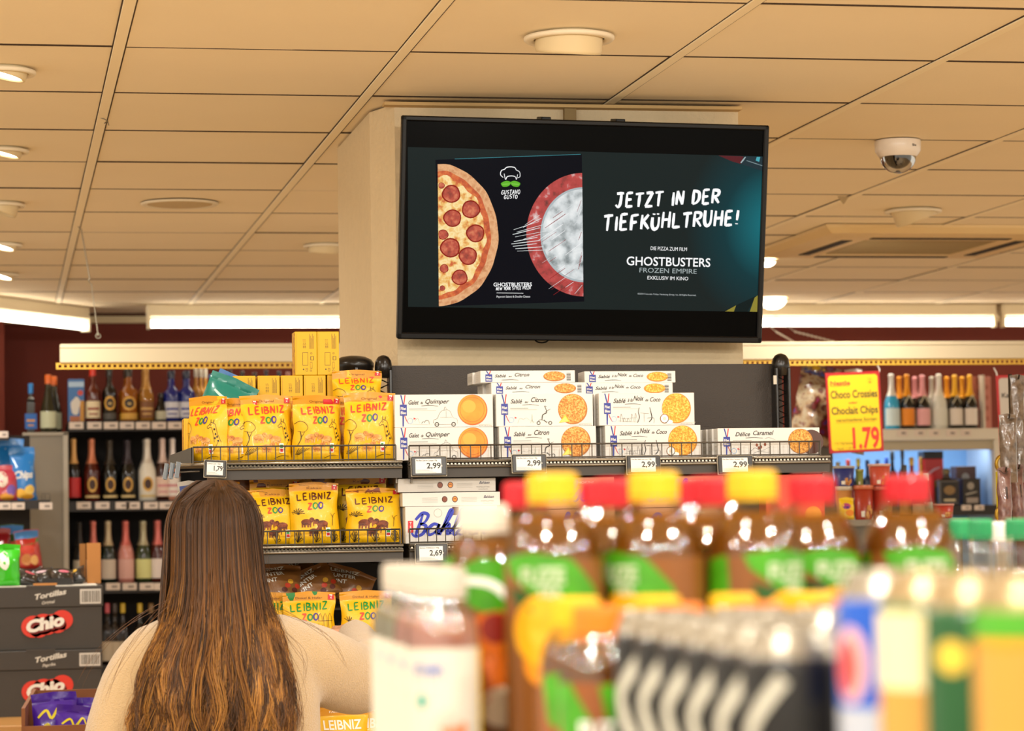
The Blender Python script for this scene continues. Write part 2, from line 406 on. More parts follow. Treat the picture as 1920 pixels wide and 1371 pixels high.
# pillar with woodchip paper, its left corner cut off
PAPER = M('#d6c19c', .9, bump=(55, 1.0), var=.05, vscale=30)
pl = ptz(760, 187); pr = ptz(1384, 200); pY = 6.46; xl = pt(700, 400, 6.55).x; xl2 = pt(742, 400, pY).x; xr = pt(1388, 420, pY).x
mb = MB().prism([(xl2, pY), (xr, pY), (xr, pY+.8), (xl, pY+.8), (xl, pY+.14)], 0, ZC-.004, PAPER)
pil = struct('pillar', mb); tag(pil, 'woodchip papered white pillar carrying the screen', 'pillar')
d0 = pt(1060, 200, 6.43).x; d1 = pt(1082, 200, 6.43).x
struct('cable_duct', MB().span(d0, d1, pY-.02, pY, 2.35, ZC-.004, M('#8d7240', .6)), parent=pil)
struct('trim_2', MB().span(xl2-.03, xr, pY-.04, pY, ZC-.012, ZC-.004, M('#c9a56c', .7)))

# ================================================================== the screen
TLc, TRc, BLc, BRc = pt(757, 212, 6.25), pt(1448, 235, 6.25), pt(744, 636, 6.33), pt(1427, 640, 6.33)
ctr = (TLc+TRc+BLc+BRc)/4; ctr.y += .02
TW = ((TRc-TLc).length+(BRc-BLc).length)/2; TH = ((TLc-BLc).length+(TRc-BRc).length)/2
tv = thing('television', 'black flat screen hung high on the pillar showing a frozen pizza advert', 'screen', ctr, rot=(math.radians(8.6), math.radians(.85), 0))
BEZ = M('#0b0908', .4, spec=.25); BLK = M('#020202', .3, spec=.04)
mb = MB(); b_ = .013
mb.span(-TW/2, TW/2, -.012, .014, TH/2-b_, TH/2, BEZ, .003).span(-TW/2, TW/2, -.012, .014, -TH/2, -TH/2+b_+.003, BEZ, .003)
mb.span(-TW/2, -TW/2+b_, -.012, .014, -TH/2, TH/2, BEZ, .003).span(TW/2-b_, TW/2, -.012, .014, -TH/2, TH/2, BEZ, .003)
obj('bezel', mb, tv)
obj('back_shell', MB().span(-TW/2+.004, TW/2-.004, .0, .03, -TH/2+.004, TH/2-.004, BEZ).span(-.3, .3, .03, .055, -.2, .18, BEZ, .01), tv)
obj('screen_panel', MB().span(-TW/2+b_, TW/2-b_, -.004, 0, -TH/2+b_, TH/2-b_, BLK), tv)
for px in (1025, 1165):
    q = (px-757)/691*TW-TW/2
    obj('mounting_bracket', MB().span(q-.012, q+.012, -.002, .06, TH/2-.002, TH/2+.006, BEZ, .002), tv)
q = (1018-744)/683*TW-TW/2
obj('cable', MB().tube([(q+.016*math.cos(t), .04, -TH/2-.002-.007*math.sin(t)) for t in [PI*k/10 for k in range(11)]], .002, BEZ), tv)
obj('wall_mount', MB().span(-.12, .12, .055, .135, -.05, .1, BEZ), tv)
TC = [(42, 85), (1892, 143), (1838, 1238), (8, 1218)]
def S(x, y):
    s, t = .5, .5
    for _ in range(6):
        px = (1-s)*(1-t)*TC[0][0]+s*(1-t)*TC[1][0]+s*t*TC[2][0]+(1-s)*t*TC[3][0]
        py = (1-s)*(1-t)*TC[0][1]+s*(1-t)*TC[1][1]+s*t*TC[2][1]+(1-s)*t*TC[3][1]
        s += (x-px)/1840; t += (y-py)/1110
    return ((s-.5)*TW, (.5-t)*TH)
def E(c, k=1.0): return M(c, .4, emit=k, spec=.1) if False else EM(c, k)
def EM(c, k=1.0):
    key = ('em', c, k)
    if key in MC: return MC[key]
    mt = bpy.data.materials.new('screen_light'); mt.use_nodes = True; b = mt.node_tree.nodes['Principled BSDF']
    b.inputs['Base Color'].default_value = (0, 0, 0, 1); b.inputs['Roughness'].default_value = .25; b.inputs['Specular IOR Level'].default_value = .04
    b.inputs['Emission Color'].default_value = (*lin(c), 1); b.inputs['Emission Strength'].default_value = k*.75
    MC[key] = mt; return mt
# the advert's backdrop: slate with a teal spotlight at the right edge (picture shown by the screen)
BG = bpy.data.materials.new('advert_backdrop'); BG.use_nodes = True; nt = BG.node_tree; b = nt.nodes['Principled BSDF']
b.inputs['Base Color'].default_value = (0, 0, 0, 1); b.inputs['Roughness'].default_value = .25; b.inputs['Specular IOR Level'].default_value = .04
tc = nt.nodes.new('ShaderNodeTexCoord'); mp = nt.nodes.new('ShaderNodeMapping'); cu = S(1900, 640)
mp.inputs['Location'].default_value = (-cu[0]/.22, 0, -cu[1]/.26); mp.inputs['Scale'].default_value = (1/.22, 0, 1/.26)
gr = nt.nodes.new('ShaderNodeTexGradient'); gr.gradient_type = 'SPHERICAL'; cr = nt.nodes.new('ShaderNodeValToRGB')
el = cr.color_ramp.elements; el[0].color = (*lin('#1d2524'), 1); el[1].color = (*lin('#1a7680'), 1); e = el.new(.45); e.color = (*lin('#15393e'), 1); el[1].position if False else None
nt.links.new(tc.outputs['Object'], mp.inputs[0]); nt.links.new(mp.outputs[0], gr.inputs[0]); nt.links.new(gr.outputs[1], cr.inputs[0])
nt.links.new(cr.outputs[0], b.inputs['Emission Color']); b.inputs['Emission Strength'].default_value = .75
A = Art(); WH = EM('#ffffff'); 
A.quad([S(65, 1055), S(1825, 1080), S(1862, 298), S(70, 245)], BG, 1)
A.quad([S(228, 1052), S(940, 1028), S(935, 283), S(205, 310)], EM('#0b0c14'), 2)
A.stroke([S(300, 306), S(930, 284)], .0012, EM('#3f8a94'), 3, 0, False)
def clip_disc(cx, cy, rx, ry, xm, mat, layer, side=1, n=48, wob=0.0):
    P = []
    for k in range(n+1):
        a = -PI/2+PI*k/n if side > 0 else PI/2+PI*k/n
        w = 1+wob*math.sin(a*9+1)+wob*math.sin(a*17)
        x = cx+rx*w*math.cos(a); y = cy+ry*w*math.sin(a)
        x = max(x, xm) if side > 0 else min(x, xm)
        P.append(S(x, y))
    vs = [S(xm, cy)]+P
    A.poly(vs, [(0, k+1, k+2) for k in range(n)], mat, layer)
CR = ramp_mat('crust', [(.3, '#c98550'), (.5, '#e2ab78'), (.7, '#b56a35')], 60, emit=1)
SAU = ramp_mat('sauce', [(.3, '#a8380f'), (.55, '#cf5a22'), (.75, '#e08a3e')], 90, emit=1)
CHE = ramp_mat('cheese', [(.34, '#c8571f'), (.44, '#e8b25a'), (.55, '#f7dfa2'), (.7, '#efc46c')], 55, emit=1)
PEP = ramp_mat('pepperoni', [(.3, '#7f1f14'), (.5, '#b8402b'), (.7, '#d77a52')], 75, emit=1)
PXM = lambda y: 205+(y-310)*.031
clip_disc(215, 690, 298, 360, 216, CR, 3, wob=.004)
clip_disc(213, 690, 262, 325, 216, SAU, 4, wob=.008)
clip_disc(213, 690, 235, 298, 216, CHE, 5, wob=.02)
for x, y, r in [(282, 482, 46), (378, 560, 46), (287, 605, 45), (400, 682, 46), (275, 755, 50), (362, 797, 46), (240, 688, 26), (320, 905, 40), (244, 860, 22), (234, 960, 14), (234, 440, 16)]:
    for sc_, mt_, ly in ((1.0, EM('#8e2317'), 6), (.86, PEP, 7)):
        pts_ = [S(max(218, x+r*sc_*math.cos(t)*(1+.06*math.sin(3*t+x))), y+r*sc_*math.sin(t)) for t in [2*PI*k/20 for k in range(20)]]
        A.quad(pts_, mt_, ly)
# a plain scuffed red roundel stands at the packet's right edge
RED = ramp_mat('roundel', [(.3, '#5e1114'), (.45, '#a82a2c'), (.6, '#b8383a'), (.75, '#d9c3c0')], 45, emit=1)
clip_disc(938, 690, 285, 312, 936, RED, 3, side=-1)
clip_disc(938, 690, 215, 240, 936, EM('#aeb8bb'), 4, side=-1)
clip_disc(938, 690, 205, 230, 936, ramp_mat('scuff', [(.3, '#5d6a6d'), (.5, '#c9d0d2'), (.7, '#eef1f1')], 30, emit=1), 5, side=-1)
rr = random.Random(5)
for k in range(34):
    x = rr.uniform(700, 925); y = rr.uniform(560, 1000); l = rr.uniform(40, 130)
    x2 = min(930, x+l*.8)
    A.stroke([S(x2, y-l*.55), S(x, y)], rr.uniform(.0006, .0018), EM(rr.choice(['#f2f2f2', '#8f2226', '#d8dcdc'])), 6, 0)
for k in range(12):
    A.stroke([S(560+rr.uniform(0, 90), 640+k*12), S(700+rr.uniform(0, 60), 590+k*16)], rr.uniform(.0008, .002), EM('#e8eeee'), 6, 0)
# chef's hat and moustache mark
hat = [(540, 400), (527, 385), (532, 365), (548, 358), (556, 350), (575, 346), (598, 350), (606, 362), (622, 372), (624, 395), (612, 402)]
A.stroke([S(*p) for p in hat], .0022, WH, 5)
A.stroke([S(545, 380), S(552, 410), S(560, 396), S(580, 392), S(600, 396), S(606, 410), S(612, 385)], .002, WH, 5)
for sg in (-1, 1):
    A.quad(spline([S(577, 424), S(577+sg*14, 417), S(577+sg*30, 419), S(577+sg*48, 430), S(577+sg*38, 446), S(577+sg*16, 445), S(577+sg*3, 436)], 4, True), EM('#62b32e'), 5)
    A.stroke([S(577+sg*4, 432), S(577+sg*42, 434)], .001, EM('#a5e06a'), 6, 0)
A.brush('GUSTAVO', *S(530, 485), *S(625, 483), .010, .0018, WH, 5, seed=3)
A.brush('GUSTO', *S(543, 507), *S(612, 505), .009, .0018, WH, 5, seed=4)
A.text('GHOSTBUSTERS', *S(487, 951), WH, h=.0095, w=S(680, 0)[0]-S(487, 0)[0], bold=.02, layer=5, rot=.02)
A.brush('NEW YORK STYLE PIZZA', *S(499, 971), *S(673, 965), .0075, .0016, WH, 5, seed=9)
A.rect(*S(502, 985), S(671, 0)[0], S(502, 983)[1], WH, 5)
A.text('Peperoni Salami & Double Cheese', *S(502, 1008), WH, h=.0048, w=S(671, 0)[0]-S(502, 0)[0], layer=5, rot=.02)
A.brush('JETZT IN DER', *S(1100, 553), *S(1640, 532), .034, .0078, WH, 5, seed=11, jit=.04)
A.brush('TIEFK\u00dcHLTRUHE!', *S(1038, 672), *S(1738, 640), .037, .0082, WH, 5, seed=12, jit=.04)
A.text('DIE PIZZA ZUM FILM', *S(1278, 767), WH, h=.0088, w=S(1463, 700)[0]-S(1278, 700)[0], layer=5, rot=-.012)
A.text('GHOSTBUSTERS', *S(1155, 843), WH, h=.0215, w=S(1582, 800)[0]-S(1155, 800)[0], bold=.012, layer=5, rot=-.004)
A.text('FROZEN EMPIRE', *S(1220, 880), EM('#a9b4b4'), h=.0115, w=S(1512, 800)[0]-S(1220, 800)[0], layer=5, rot=-.008)
A.text('EXKLUSIV IM KINO', *S(1260, 916), WH, h=.0088, w=S(1468, 800)[0]-S(1260, 800)[0], layer=5, rot=-.006)
A.text('\u00a92024 Columbia TriStar Marketing Group, Inc. All Rights Reserved.', *S(1210, 992), EM('#c9cfcf'), h=.0036, w=S(1508, 900)[0]-S(1210, 900)[0], layer=5, rot=-.01)
A.quad([S(1735, 1079), S(1770, 1079), S(1815, 1005), S(1820, 998), S(1650, 1074), S(1700, 1079)], EM('#15201f'), 2)
A.quad([S(1655, 1078), S(1700, 1079), S(1712, 1047)], EM('#8f8434'), 3)
A.quad([S(1782, 1079), S(1822, 1080), S(1826, 995), S(1808, 1008)], EM('#8f8434'), 3)
A.quad([S(1630, 292), S(1760, 297), S(1745, 335), S(1700, 322)], EM('#5b2327'), 3)
A.quad([S(1765, 297), S(1860, 300), S(1860, 372), S(1745, 335)], EM('#25343a'), 3)
A.stroke([S(1745, 330), S(1770, 300)], .004, EM('#9fb0b2'), 4, 0)
A.stroke([S(1775, 318), S(1858, 345)], .002, EM('#7f9296'), 4, 0)
A.quad([S(1828, 300), S(1846, 300), S(1840, 325), S(1822, 318)], EM('#4aa7b4'), 4)
obj('advert_picture', A.mesh(facing(-.0042), .00012), tv)

# ================================================================== ceiling fittings
WHT = M('#e9dcc2', .5); LIT = M('#fff2dc', .5, emit=9.0)
def downlight(px, py, r, label, lit=True, az=0.0, tilt=35, drop=.03, can=.74):
    p = ptz(px, py); t = thing('downlight', label, 'ceiling light', (p.x, p.y, ZC-.0035), rz=az, group=None)
    mb = MB().lathe([(r*.78, .0), (r, -.001), (r, -.006), (r*.96, -.010), (r*.80, -.009), (r*.78, -.004)], WHT, 40, cap=False)
    obj('trim_ring', mb, t)
    k = obj('lamp_can', MB().lathe([(r*can, .04), (r*can, -drop*.8), (r*can*.97, -drop), (r*can*.88, -drop), (r*can*.84, -drop*.6)], M('#dcc79c', .5), 32, cap=False), t)
    k.rotation_euler = (math.radians(tilt), 0, 0)
    o = obj('lamp_glass', MB().lathe([(.001, -drop*.62), (r*can*.85, -drop*.62)], LIT if lit else M('#cfb98f', .4), 32, cap=True), t); o.rotation_euler = k.rotation_euler
    obj('recess', MB().lathe([(.001, .0), (r*.78, .0)], M('#7a6038', .7), 32, cap=False), t)
    return t
downlight(1067, 66, .098, 'swivelled round downlight above the screen', True, 0.15, 12, .035)
downlight(5, 130, .075, 'lit round downlight at the left edge nearest the camera', True, PI/2, 14, .012)
downlight(5, 279, .072, 'lit round downlight at the left edge, second from the camera', True, PI/2, 14, .012)
downlight(3, 381, .075, 'unlit swivelled downlight at the left edge between two lit ones', False, PI*.5, 15, .03)
downlight(1, 457, .08, 'lit round downlight at the left edge beyond the unlit one', True, PI*.6, 14, .012)
downlight(0, 513, .08, 'lit round downlight at the left edge, farthest of the row', True, PI*.6, 14, .012)
downlight(608, 458, .078, 'pale unlit downlight between loudspeaker grille and pillar', False, .3, 8, .03)
downlight(1712, 393, .098, 'swivelled downlight with glowing edge between dome camera and air conditioner', True, -1.35, 22, .035)
downlight(706, 340, .09, 'round downlight half hidden behind the top left of the pillar', False, .3, 10, .03)
def globe(px, py, r, label):
    p = ptz(px, py); t = thing('ceiling_globe', label, 'ceiling light', (p.x, p.y, ZC-.003))
    obj('shade', MB().lathe([(r, -.004), (r*.95, -r*.25), (r*.75, -r*.5), (r*.4, -r*.68), (.001, -r*.72)], LIT, 32, cap=False), t)
    obj('ring', MB().lathe([(r*1.02, .002), (r*1.22, -.001), (r*1.2, -.008), (r*1.0, -.008)], WHT, 32, cap=False), t)
globe(1448, 560, .068, 'glowing glass bowl lamp beside the lower right of the screen')
globe(1437, 487, .038, 'small glowing lamp just right of the screen edge')
# round loudspeaker grille
p = ptz(337, 380); t = thing('ceiling_speaker', 'flat round loudspeaker grille set in the ceiling left of the pillar', 'loudspeaker', (p.x, p.y, ZC-.003))
obj('rim', MB().lathe([(.105, -.003), (.118, -.007), (.124, -.004), (.126, .0)], WHT, 40, cap=False), t)
obj('grille', MB().lathe([(.001, -.006), (.09, -.006), (.106, -.003)], M('#c9b084', .6, bump=(400, .5)), 40, cap=False), t)
# dome camera
p = ptz(1683, 263); t = thing('dome_camera', 'white dome security camera under the ceiling right of the screen', 'camera', (p.x, p.y, ZC-.002))
k = .0635
obj('base', MB().lathe([(k, 0), (k*1.02, -.004), (k*1.0, -.028), (k*.93, -.036), (k*.85, -.043), (k*.80, -.046)], M('#e8ddd0', .4, coat=.3), 40, cap=False), t)
obj('dome', MB().lathe([(k*.79*math.cos(a), -.046-k*.72*math.sin(a)) for a in [PI/2*i/10 for i in range(11)]], clear_mat('smoked_dome', '#77706a', .14), 32, cap=False), t)
mb = MB().lathe([(.001, -.06-.03), (.014, -.088), (.022, -.07), (.024, -.045)], M('#241c14', .4), 16)
o = obj('lens_module', mb, t)
mb = MB()
for a in range(14):
    q = 2*PI*a/14; mb.lathe([(.0035*math.cos(z), .0035*math.sin(z)) for z in (-1.57, -.8, 0, .8, 1.57)], M('#b9a888', .2, metal=.6), 8, (math.cos(q)*.031, math.sin(q)*.031, -.052-.012*(a % 2)), cap=False)
obj('infrared_diodes', mb, t)
A = Art().text('B/w', .022, -.022, M('#4a443c'), h=.007, bold=.02); obj('maker_mark', A.mesh(cyl(k*1.01)), t)
# air conditioning cassette
a = ptz(1560, 420); bx, by, s = a.x-.02, a.y, .97
t = thing('air_conditioner', 'square beige ceiling air conditioner with central grille, right of the screen', 'air conditioner', (bx, by, ZC))
AC = M('#e2c590', .55); mb = MB()
ring_ = lambda i, z: [(i, i, z), (s-i, i, z), (s-i, s-i, z), (i, s-i, z)]
prof = [(0, 0), (.0, -.010), (.03, -.030), (.10, -.036), (.215, -.036), (.225, -.028)]
vs = []; 
for i, z in prof: vs += ring_(i, z)
mb.add(vs, [(4*n+k, 4*n+(k+1) % 4, 4*n+4+(k+1) % 4, 4*n+4+k) for n in range(len(prof)-1) for k in range(4)], AC)
obj('panel', mb, t)
DK = M('#2c2113', .8)
for k in range(4):
    o = obj('air_outlet', MB().span(-.27, .27, -.021, .021, -.0385, -.0355, DK), t, (s/2+(s/2-.145)*math.sin(k*PI/2), s/2-(s/2-.145)*math.cos(k*PI/2), 0)); o.rotation_euler = (0, 0, k*PI/2)
mb = MB().span(.225, s-.225, .225, s-.225, -.03, -.022, M('#6b562f', .8))
for k in range(26):
    y = .235+k*(s-.47)/25; mb.span(.23, s-.23, y-.003, y+.003, -.035, -.028, M('#a88b58', .6))
obj('intake_grille', mb, t)
# fluorescent battens
HOUS = M('#e6d9bb', .5); TUBE = M('#fff3df', .4, emit=7.0)
def batten(a, b, label, grp=None):
    a = Vector(a); b = Vector(b); L = (b-a).length; rz = math.atan2(b.y-a.y, b.x-a.x)
    t = thing('fluorescent_batten', label, 'ceiling light', (a.x, a.y, ZC), rz)
    obj('housing', MB().span(0, L, -.05, .05, -.062, 0, HOUS, .006), t)
    obj('tube', MB().tube([(.02, -.03, -.093), (L-.02, -.03, -.093)], .019, TUBE, 12), t)
    for x in (.008, L-.008): obj('end_cap', MB().span(x-.008, x+.008, -.055, -.005, -.12, -.05, HOUS, .002), t)
f1 = ptz(275, 571); f2 = ptz(700, 580)
batten((f1.x, 12.72, 0), (f1.x+2.4, 12.72, 0), 'long lit fluorescent batten between the left edge and the pillar')
g1 = ptz(1435, 578); g2 = ptz(1865, 590)
gx = pt(1868, 610, 12.72).x
batten((gx-2.35, 12.72, 0), (gx-.015, 12.72, 0), 'long lit fluorescent batten right of the screen')
batten((gx+.015, 12.72, 0), (gx+1.5, 12.72, 0), 'lit fluorescent batten at the far right edge')
e1 = ptz(152, 577); e0 = ptz(0, 558)
dv = (e1-e0).normalized(); batten(e1-dv*1.6, e1, 'slanting lit fluorescent batten at the left edge')
# hanging rail with punched yellow strip
RY = 9.5; ra = pt(112, 640, RY); rb = pt(1960, 650, RY); RZ = (pt(500, 637, RY).z+pt(1500, 648, RY).z)/2
RAIL = M('#c4b494', .5); YEL = M('#c99c2c', .5)
t = thing('hanging_rail', 'long white hanging rail edged with a punched yellow strip', 'rail', (ra.x, RY, RZ)); L = rb.x-ra.x+.4; rh = .068
obj('beam', MB().span(0, L, -.02, .02, -rh, 0, RAIL, .003).span(0, L, -.024, -.02, -.014, -.006, RAIL), t)
mb = MB(); mb.span(-.014, L, -.012, -.009, -rh-.006, -rh+.001, YEL).span(-.014, L, -.012, -.009, -rh-.022, -rh-.016, YEL)
n = int(L/.0193)
for k in range(n): mb.span(-.014+k*.0193, -.014+k*.0193+.0085, -.012, -.009, -rh-.017, -rh-.005, YEL)
obj('punched_strip', mb, t)
WIRE = M('#8f8673', .4, metal=.5)
def wire(label, p0, p1, p2):
    t = obj('hook_wire', MB().tube([p0, p0+Vector((.012, 0, -.012)), p1+Vector((.004, 0, .01)), p1], .0022, WIRE).tube([p1, p1+Vector((.01, 0, -.012)), p2], .0018, WIRE)
            .tube([p2+Vector((.009*math.cos(a), 0, .009*math.sin(a))) for a in [2*PI*k/10 for k in range(10)]], .0016, WIRE, closed=True))
    tag(t, label, 'wire')
q0 = ptz(146, 424); wire('hooked wire hanging from the ceiling to the left end of the rail', q0, pt(166, 527, (q0.y+RY)/2), pt(184, 630, RY))
q0 = ptz(186, 220)
tag(obj('hook_wire', MB().tube([q0, q0+Vector((.012, 0, -.004)), q0+Vector((.02, -.02, -.012)), q0+Vector((.012, -.03, -.02))], .0016, WIRE).tube([q0+Vector((.02, -.02, -.012)), q0+Vector((.024, 0, -.02))], .0014, WIRE)), 'small bent wire hook clipped to the ceiling rail at the left', 'wire')
q0 = ptz(1582, 368)
tag(obj('ceiling_clip', MB().add([q0+Vector(v) for v in ((-.02, 0, -.001), (.018, 0, -.001), (0, 0, -.026), (-.02, .004, -.001), (.018, .004, -.001), (0, .004, -.026))], [(0, 1, 2), (5, 4, 3), (0, 3, 4, 1), (1, 4, 5, 2), (2, 5, 3, 0)], M('#b39a6e', .5))), 'small triangular ceiling clip left of the dome camera', 'clip')
for (xa, ya, xb, yb, w) in ((1455, 622, 1500, 648, 'left'), (1490, 622, 1592, 648, 'right')):
    A0 = pt(xa, ya, 11.5); B0 = pt(xb, yb, 11.0); top = pt(xa-30, 575, 11.5); top.z = ZC
    mb = MB(); n = 26
    pts = [A0.lerp(B0, k/n) for k in range(n+1)]
    for k in range(n):
        c = (pts[k]+pts[k+1])/2; d = (pts[k+1]-pts[k])*.62; u = Vector((0, 1, 0)) if k % 2 else Vector((0, 0, 1))
        mb.tube([c+d*math.cos(a)+u*.004*math.sin(a) for a in [2*PI*j/8 for j in range(8)]], .0018, M('#d8cdb8', .4), 4, closed=True)
    mb.tube([A0, Vector((A0.x-.2, A0.y+.2, ZC))], .0016, M('#d8cdb8', .4), 4)
    tag(obj('chain', mb), w+' one of two slack pale chains above the rail, right of the screen', 'chain')
# ================================================================== biscuit gondola
SY = 5.90                                   # front edge of the shelves
SZ = (pt(900, 860, SY).z+pt(1500, 858, SY).z)/2      # top of the upper shelves
S2 = pt(800, 1020, SY).z                             # second tier
S3 = S2-.165                                         # third tier (left)
DARK = M('#3a3129', .55, bump=(300, .3)); STEEL = M('#6f675c', .35, metal=.7); WIREM = M('#4d463d', .35, metal=.6); PBLK = M('#191512', .3)
LX0, LX1 = pt(333, 865, SY).x, pt(757, 865, SY).x
RX0, RX1 = pt(766, 865, SY).x, pt(1556, 865, SY).x
BY = 6.40
zt = pt(1100, 684, BY).z; bx0, bx1 = pt(735, 700, BY).x, pt(1466, 700, BY).x
t = thing('shelf_unit', 'dark grey metal shelving unit in front of the pillar, carrying the boxed biscuits', 'shelving', (0, 0, 0))
obj('back_panel', MB().span(bx0, bx1, BY, BY+.03, .1, zt, DARK), t)
obj('base', MB().span(LX0+.1, RX1, SY+.0, BY+.03, 0, .16, DARK), t)
def post(px, w, ztop, y=BY-.04, lat=True):
    x = pt(px, 700, y).x; mb = MB()
    mb.span(x-w, x-w+.008, y-.02, y+.02, 0, ztop-.01, PBLK, .002).span(x+w-.008, x+w, y-.02, y+.02, 0, ztop-.01, PBLK, .002)
    if lat:
        mb.span(x-w, x+w, y+.012, y+.018, 0, ztop-.25, PBLK)
        for k in range(26):
            z = ztop-.03-k*.028
            mb.tube([(x-w+.004, y, z), (x+w-.004, y, z-.014), (x-w+.004, y, z-.028)], .0022, PBLK, 4)
    o = obj('post', mb, t)
    obj('post_cap', MB().lathe([(w*1.12, -.03), (w*1.12, 0), (w*1.0, .012), (w*.7, .021), (w*.3, .025), (.001, .026)], M('#1b1714', .25), 24, (x, y, ztop)), t)
    return o
zp = pt(1463, 675, BY).z-.012
post(1464, .020, zp); post(719, .019, zp)
mb = MB()
x = pt(1452, 740, BY-.06).x; mb.box((x+.001, BY-.064, pt(1455, 715, BY).z), (.008, .004, .022), M('#cfc6b4', .4))
obj('post_label', mb, t)
x = pt(663, 690, 6.40).x
c_ = thing('rotary_pole', 'black dome-capped pole standing behind the yellow biscuit bags', 'pole', (x, 6.40, 0))
zq = pt(663, 682, 6.40).z
obj('pole_drum', MB().lathe([(.048, 0), (.048, zq-.012), (.050, zq-.01), (.050, zq), (.044, zq+.009), (.03, zq+.016), (.012, zq+.019), (.001, zq+.0195)], M('#1b1714', .28), 32), c_)
obj('pole_rib', MB().span(-.004, .004, -.056, -.049, zq-.2, zq-.012, PBLK, .001), c_)

def shelf_mesh(xa, xb, z, left_round=False, right_round=False, d=.5):
    mb = MB()
    if left_round:
        P = [(xb, SY), (xa+.09, SY)]+[(xa+.09-.09*math.sin(a), SY+.11-.11*math.cos(a)) for a in [PI/2*k/6 for k in range(1, 7)]]+[(xa, SY+.40), (xb, SY+.40)]
    elif right_round:
        P = [(xb-.03, SY), (xa, SY), (xa, SY+.48), (xb, SY+.48), (xb, SY+.03), (xb-.01, SY+.008)]
    else: P = [(xb, SY), (xa, SY), (xa, SY+.45), (xb, SY+.45)]
    P = P[::-1]
    mb.prism(P, z-.004, z, STEEL)
    return mb, P
def shelf(xa, xb, z, label_part, lr=False, rr=False):
    mb, P = shelf_mesh(xa, xb, z, lr, rr)
    mb.span(xa+(.09 if lr else 0), xb, SY+.012, SY+.02, z-.032, z-.004, M('#4a433a', .45, metal=.4))
    xs = xa+(.09 if lr else 0)
    mb.span(xs, xb, SY-.002, SY+.012, z-.013, z-.009, STEEL)
    # side brackets below
    for x in (xs+.01, xb-.01): mb.prism([(x-.002, SY+.02), (x+.002, SY+.02), (x+.002, SY+.45), (x-.002, SY+.45)], z-.05, z-.004, STEEL)
    s = obj('shelf_tier', mb, t)
    mb = MB().tube([(xs, SY-.003, z-.002), (xb, SY-.003, z-.002)], .0035, M('#9a9284', .25, metal=.8), 8)
    mb.tube([(xs, SY-.004, z-.014), (xb, SY-.004, z-.014)], .003, M('#8a8275', .3, metal=.8), 8)
    if lr: mb.tube([(p[0]-.002, p[1]-.003, z-.002) for p in [(xa+.09, SY)]+[(xa+.09-.09*math.sin(a), SY+.11-.11*math.cos(a)) for a in [PI/2*k/6 for k in range(1, 7)]]+[(xa, SY+.40)]], .0035, M('#9a9284', .25, metal=.8), 8)
    n = int((xb-xs)/.0085)
    for k in range(n): mb.box((xs+.004+k*.0085, SY-.0065, z-.008), (.004, .002, .0035), M('#d5cbb9', .3, metal=.5) if not lr else M('#57503f', .3, metal=.5))
    o = obj('edge_rail', mb, s)
    lo = obj('lip', MB().span(xs, xb, SY+.002, SY+.012, z-.038, z-.016, M('#38322b', .5)), s)
    return s
def guard(path, z, h, step, end=True):
    mb = MB(); top = [Vector((x, y, z+h)) for x, y in path]; lowp = [Vector((x, y, z+.004)) for x, y in path]
    mb.tube(top, .0022, WIREM, 6); mb.tube(lowp, .0018, WIREM, 6)
    seg = 0; dist = 0
    for a, b in zip(path[:-1], path[1:]):
        L = math.hypot(b[0]-a[0], b[1]-a[1]); k = dist
        while k < L:
            f_ = k/L; x, y = a[0]+(b[0]-a[0])*f_, a[1]+(b[1]-a[1])*f_; mb.tube([(x, y, z+.002), (x, y, z+h)], .0014, WIREM, 5); k += step
        dist = k-L
    for p in (path[0], path[-1]): mb.tube([(p[0], p[1], z), (p[0], p[1], z+h)], .002, WIREM, 5)
    return mb
sh = shelf(LX0, LX1-.004, SZ, 'l', lr=True)
gl = pt(345, 845, SY).x; gr_ = pt(742, 845, SY).x
cor = [(LX0+.004, SY+.30), (LX0+.006, SY+.12), (LX0+.03, SY+.03), (LX0+.09, SY+.003)]
g = obj('wire_guard', guard([(LX0+.035, SY+.012), (LX0+.09, SY), (gr_, SY)], SZ, .036, .0205), sh)
obj('end_plate', MB().add([(LX0-.006, SY+.16, SZ-.006), (LX0+.034, SY+.02, SZ-.006), (LX0+.034, SY+.02, SZ+.036), (LX0-.006, SY+.16, SZ+.022), (LX0-.008, SY+.162, SZ-.006), (LX0+.032, SY+.018, SZ-.006), (LX0+.032, SY+.018, SZ+.036), (LX0-.008, SY+.162, SZ+.022)],
    [(0, 1, 2, 3), (7, 6, 5, 4), (0, 4, 5, 1), (3, 2, 6, 7)], M('#5b5448', .4, metal=.6)), sh)
sh = shelf(RX0, RX1, SZ, 'r', rr=True)
obj('wire_guard', guard([(pt(767, 840, SY).x, SY), (pt(1538, 840, SY).x, SY)], SZ, .034, .0235), sh)
obj('end_bracket', MB().add([(RX1-.09, SY+.004, SZ-.04), (RX1-.02, SY+.004, SZ-.04), (RX1, SY+.004, SZ-.018), (RX1, SY+.004, SZ-.006), (RX1-.09, SY+.004, SZ-.006), (RX1-.09, SY+.03, SZ-.04), (RX1-.02, SY+.03, SZ-.04), (RX1, SY+.03, SZ-.018), (RX1, SY+.03, SZ-.006), (RX1-.09, SY+.03, SZ-.006)],
    [(0, 1, 2, 3, 4), (9, 8, 7, 6, 5), (0, 5, 6, 1), (1, 6, 7, 2), (2, 7, 8, 3)], M('#3a342d', .5)), sh)
sh = shelf(LX0, LX1-.004, S2, 'l', lr=True)
obj('wire_guard', guard([(LX0+.035, SY+.012), (LX0+.09, SY), (pt(750, 1000, SY).x, SY)], S2, .034, .0205), sh)
sh = shelf(RX0, RX1, S2, 'r', rr=True)
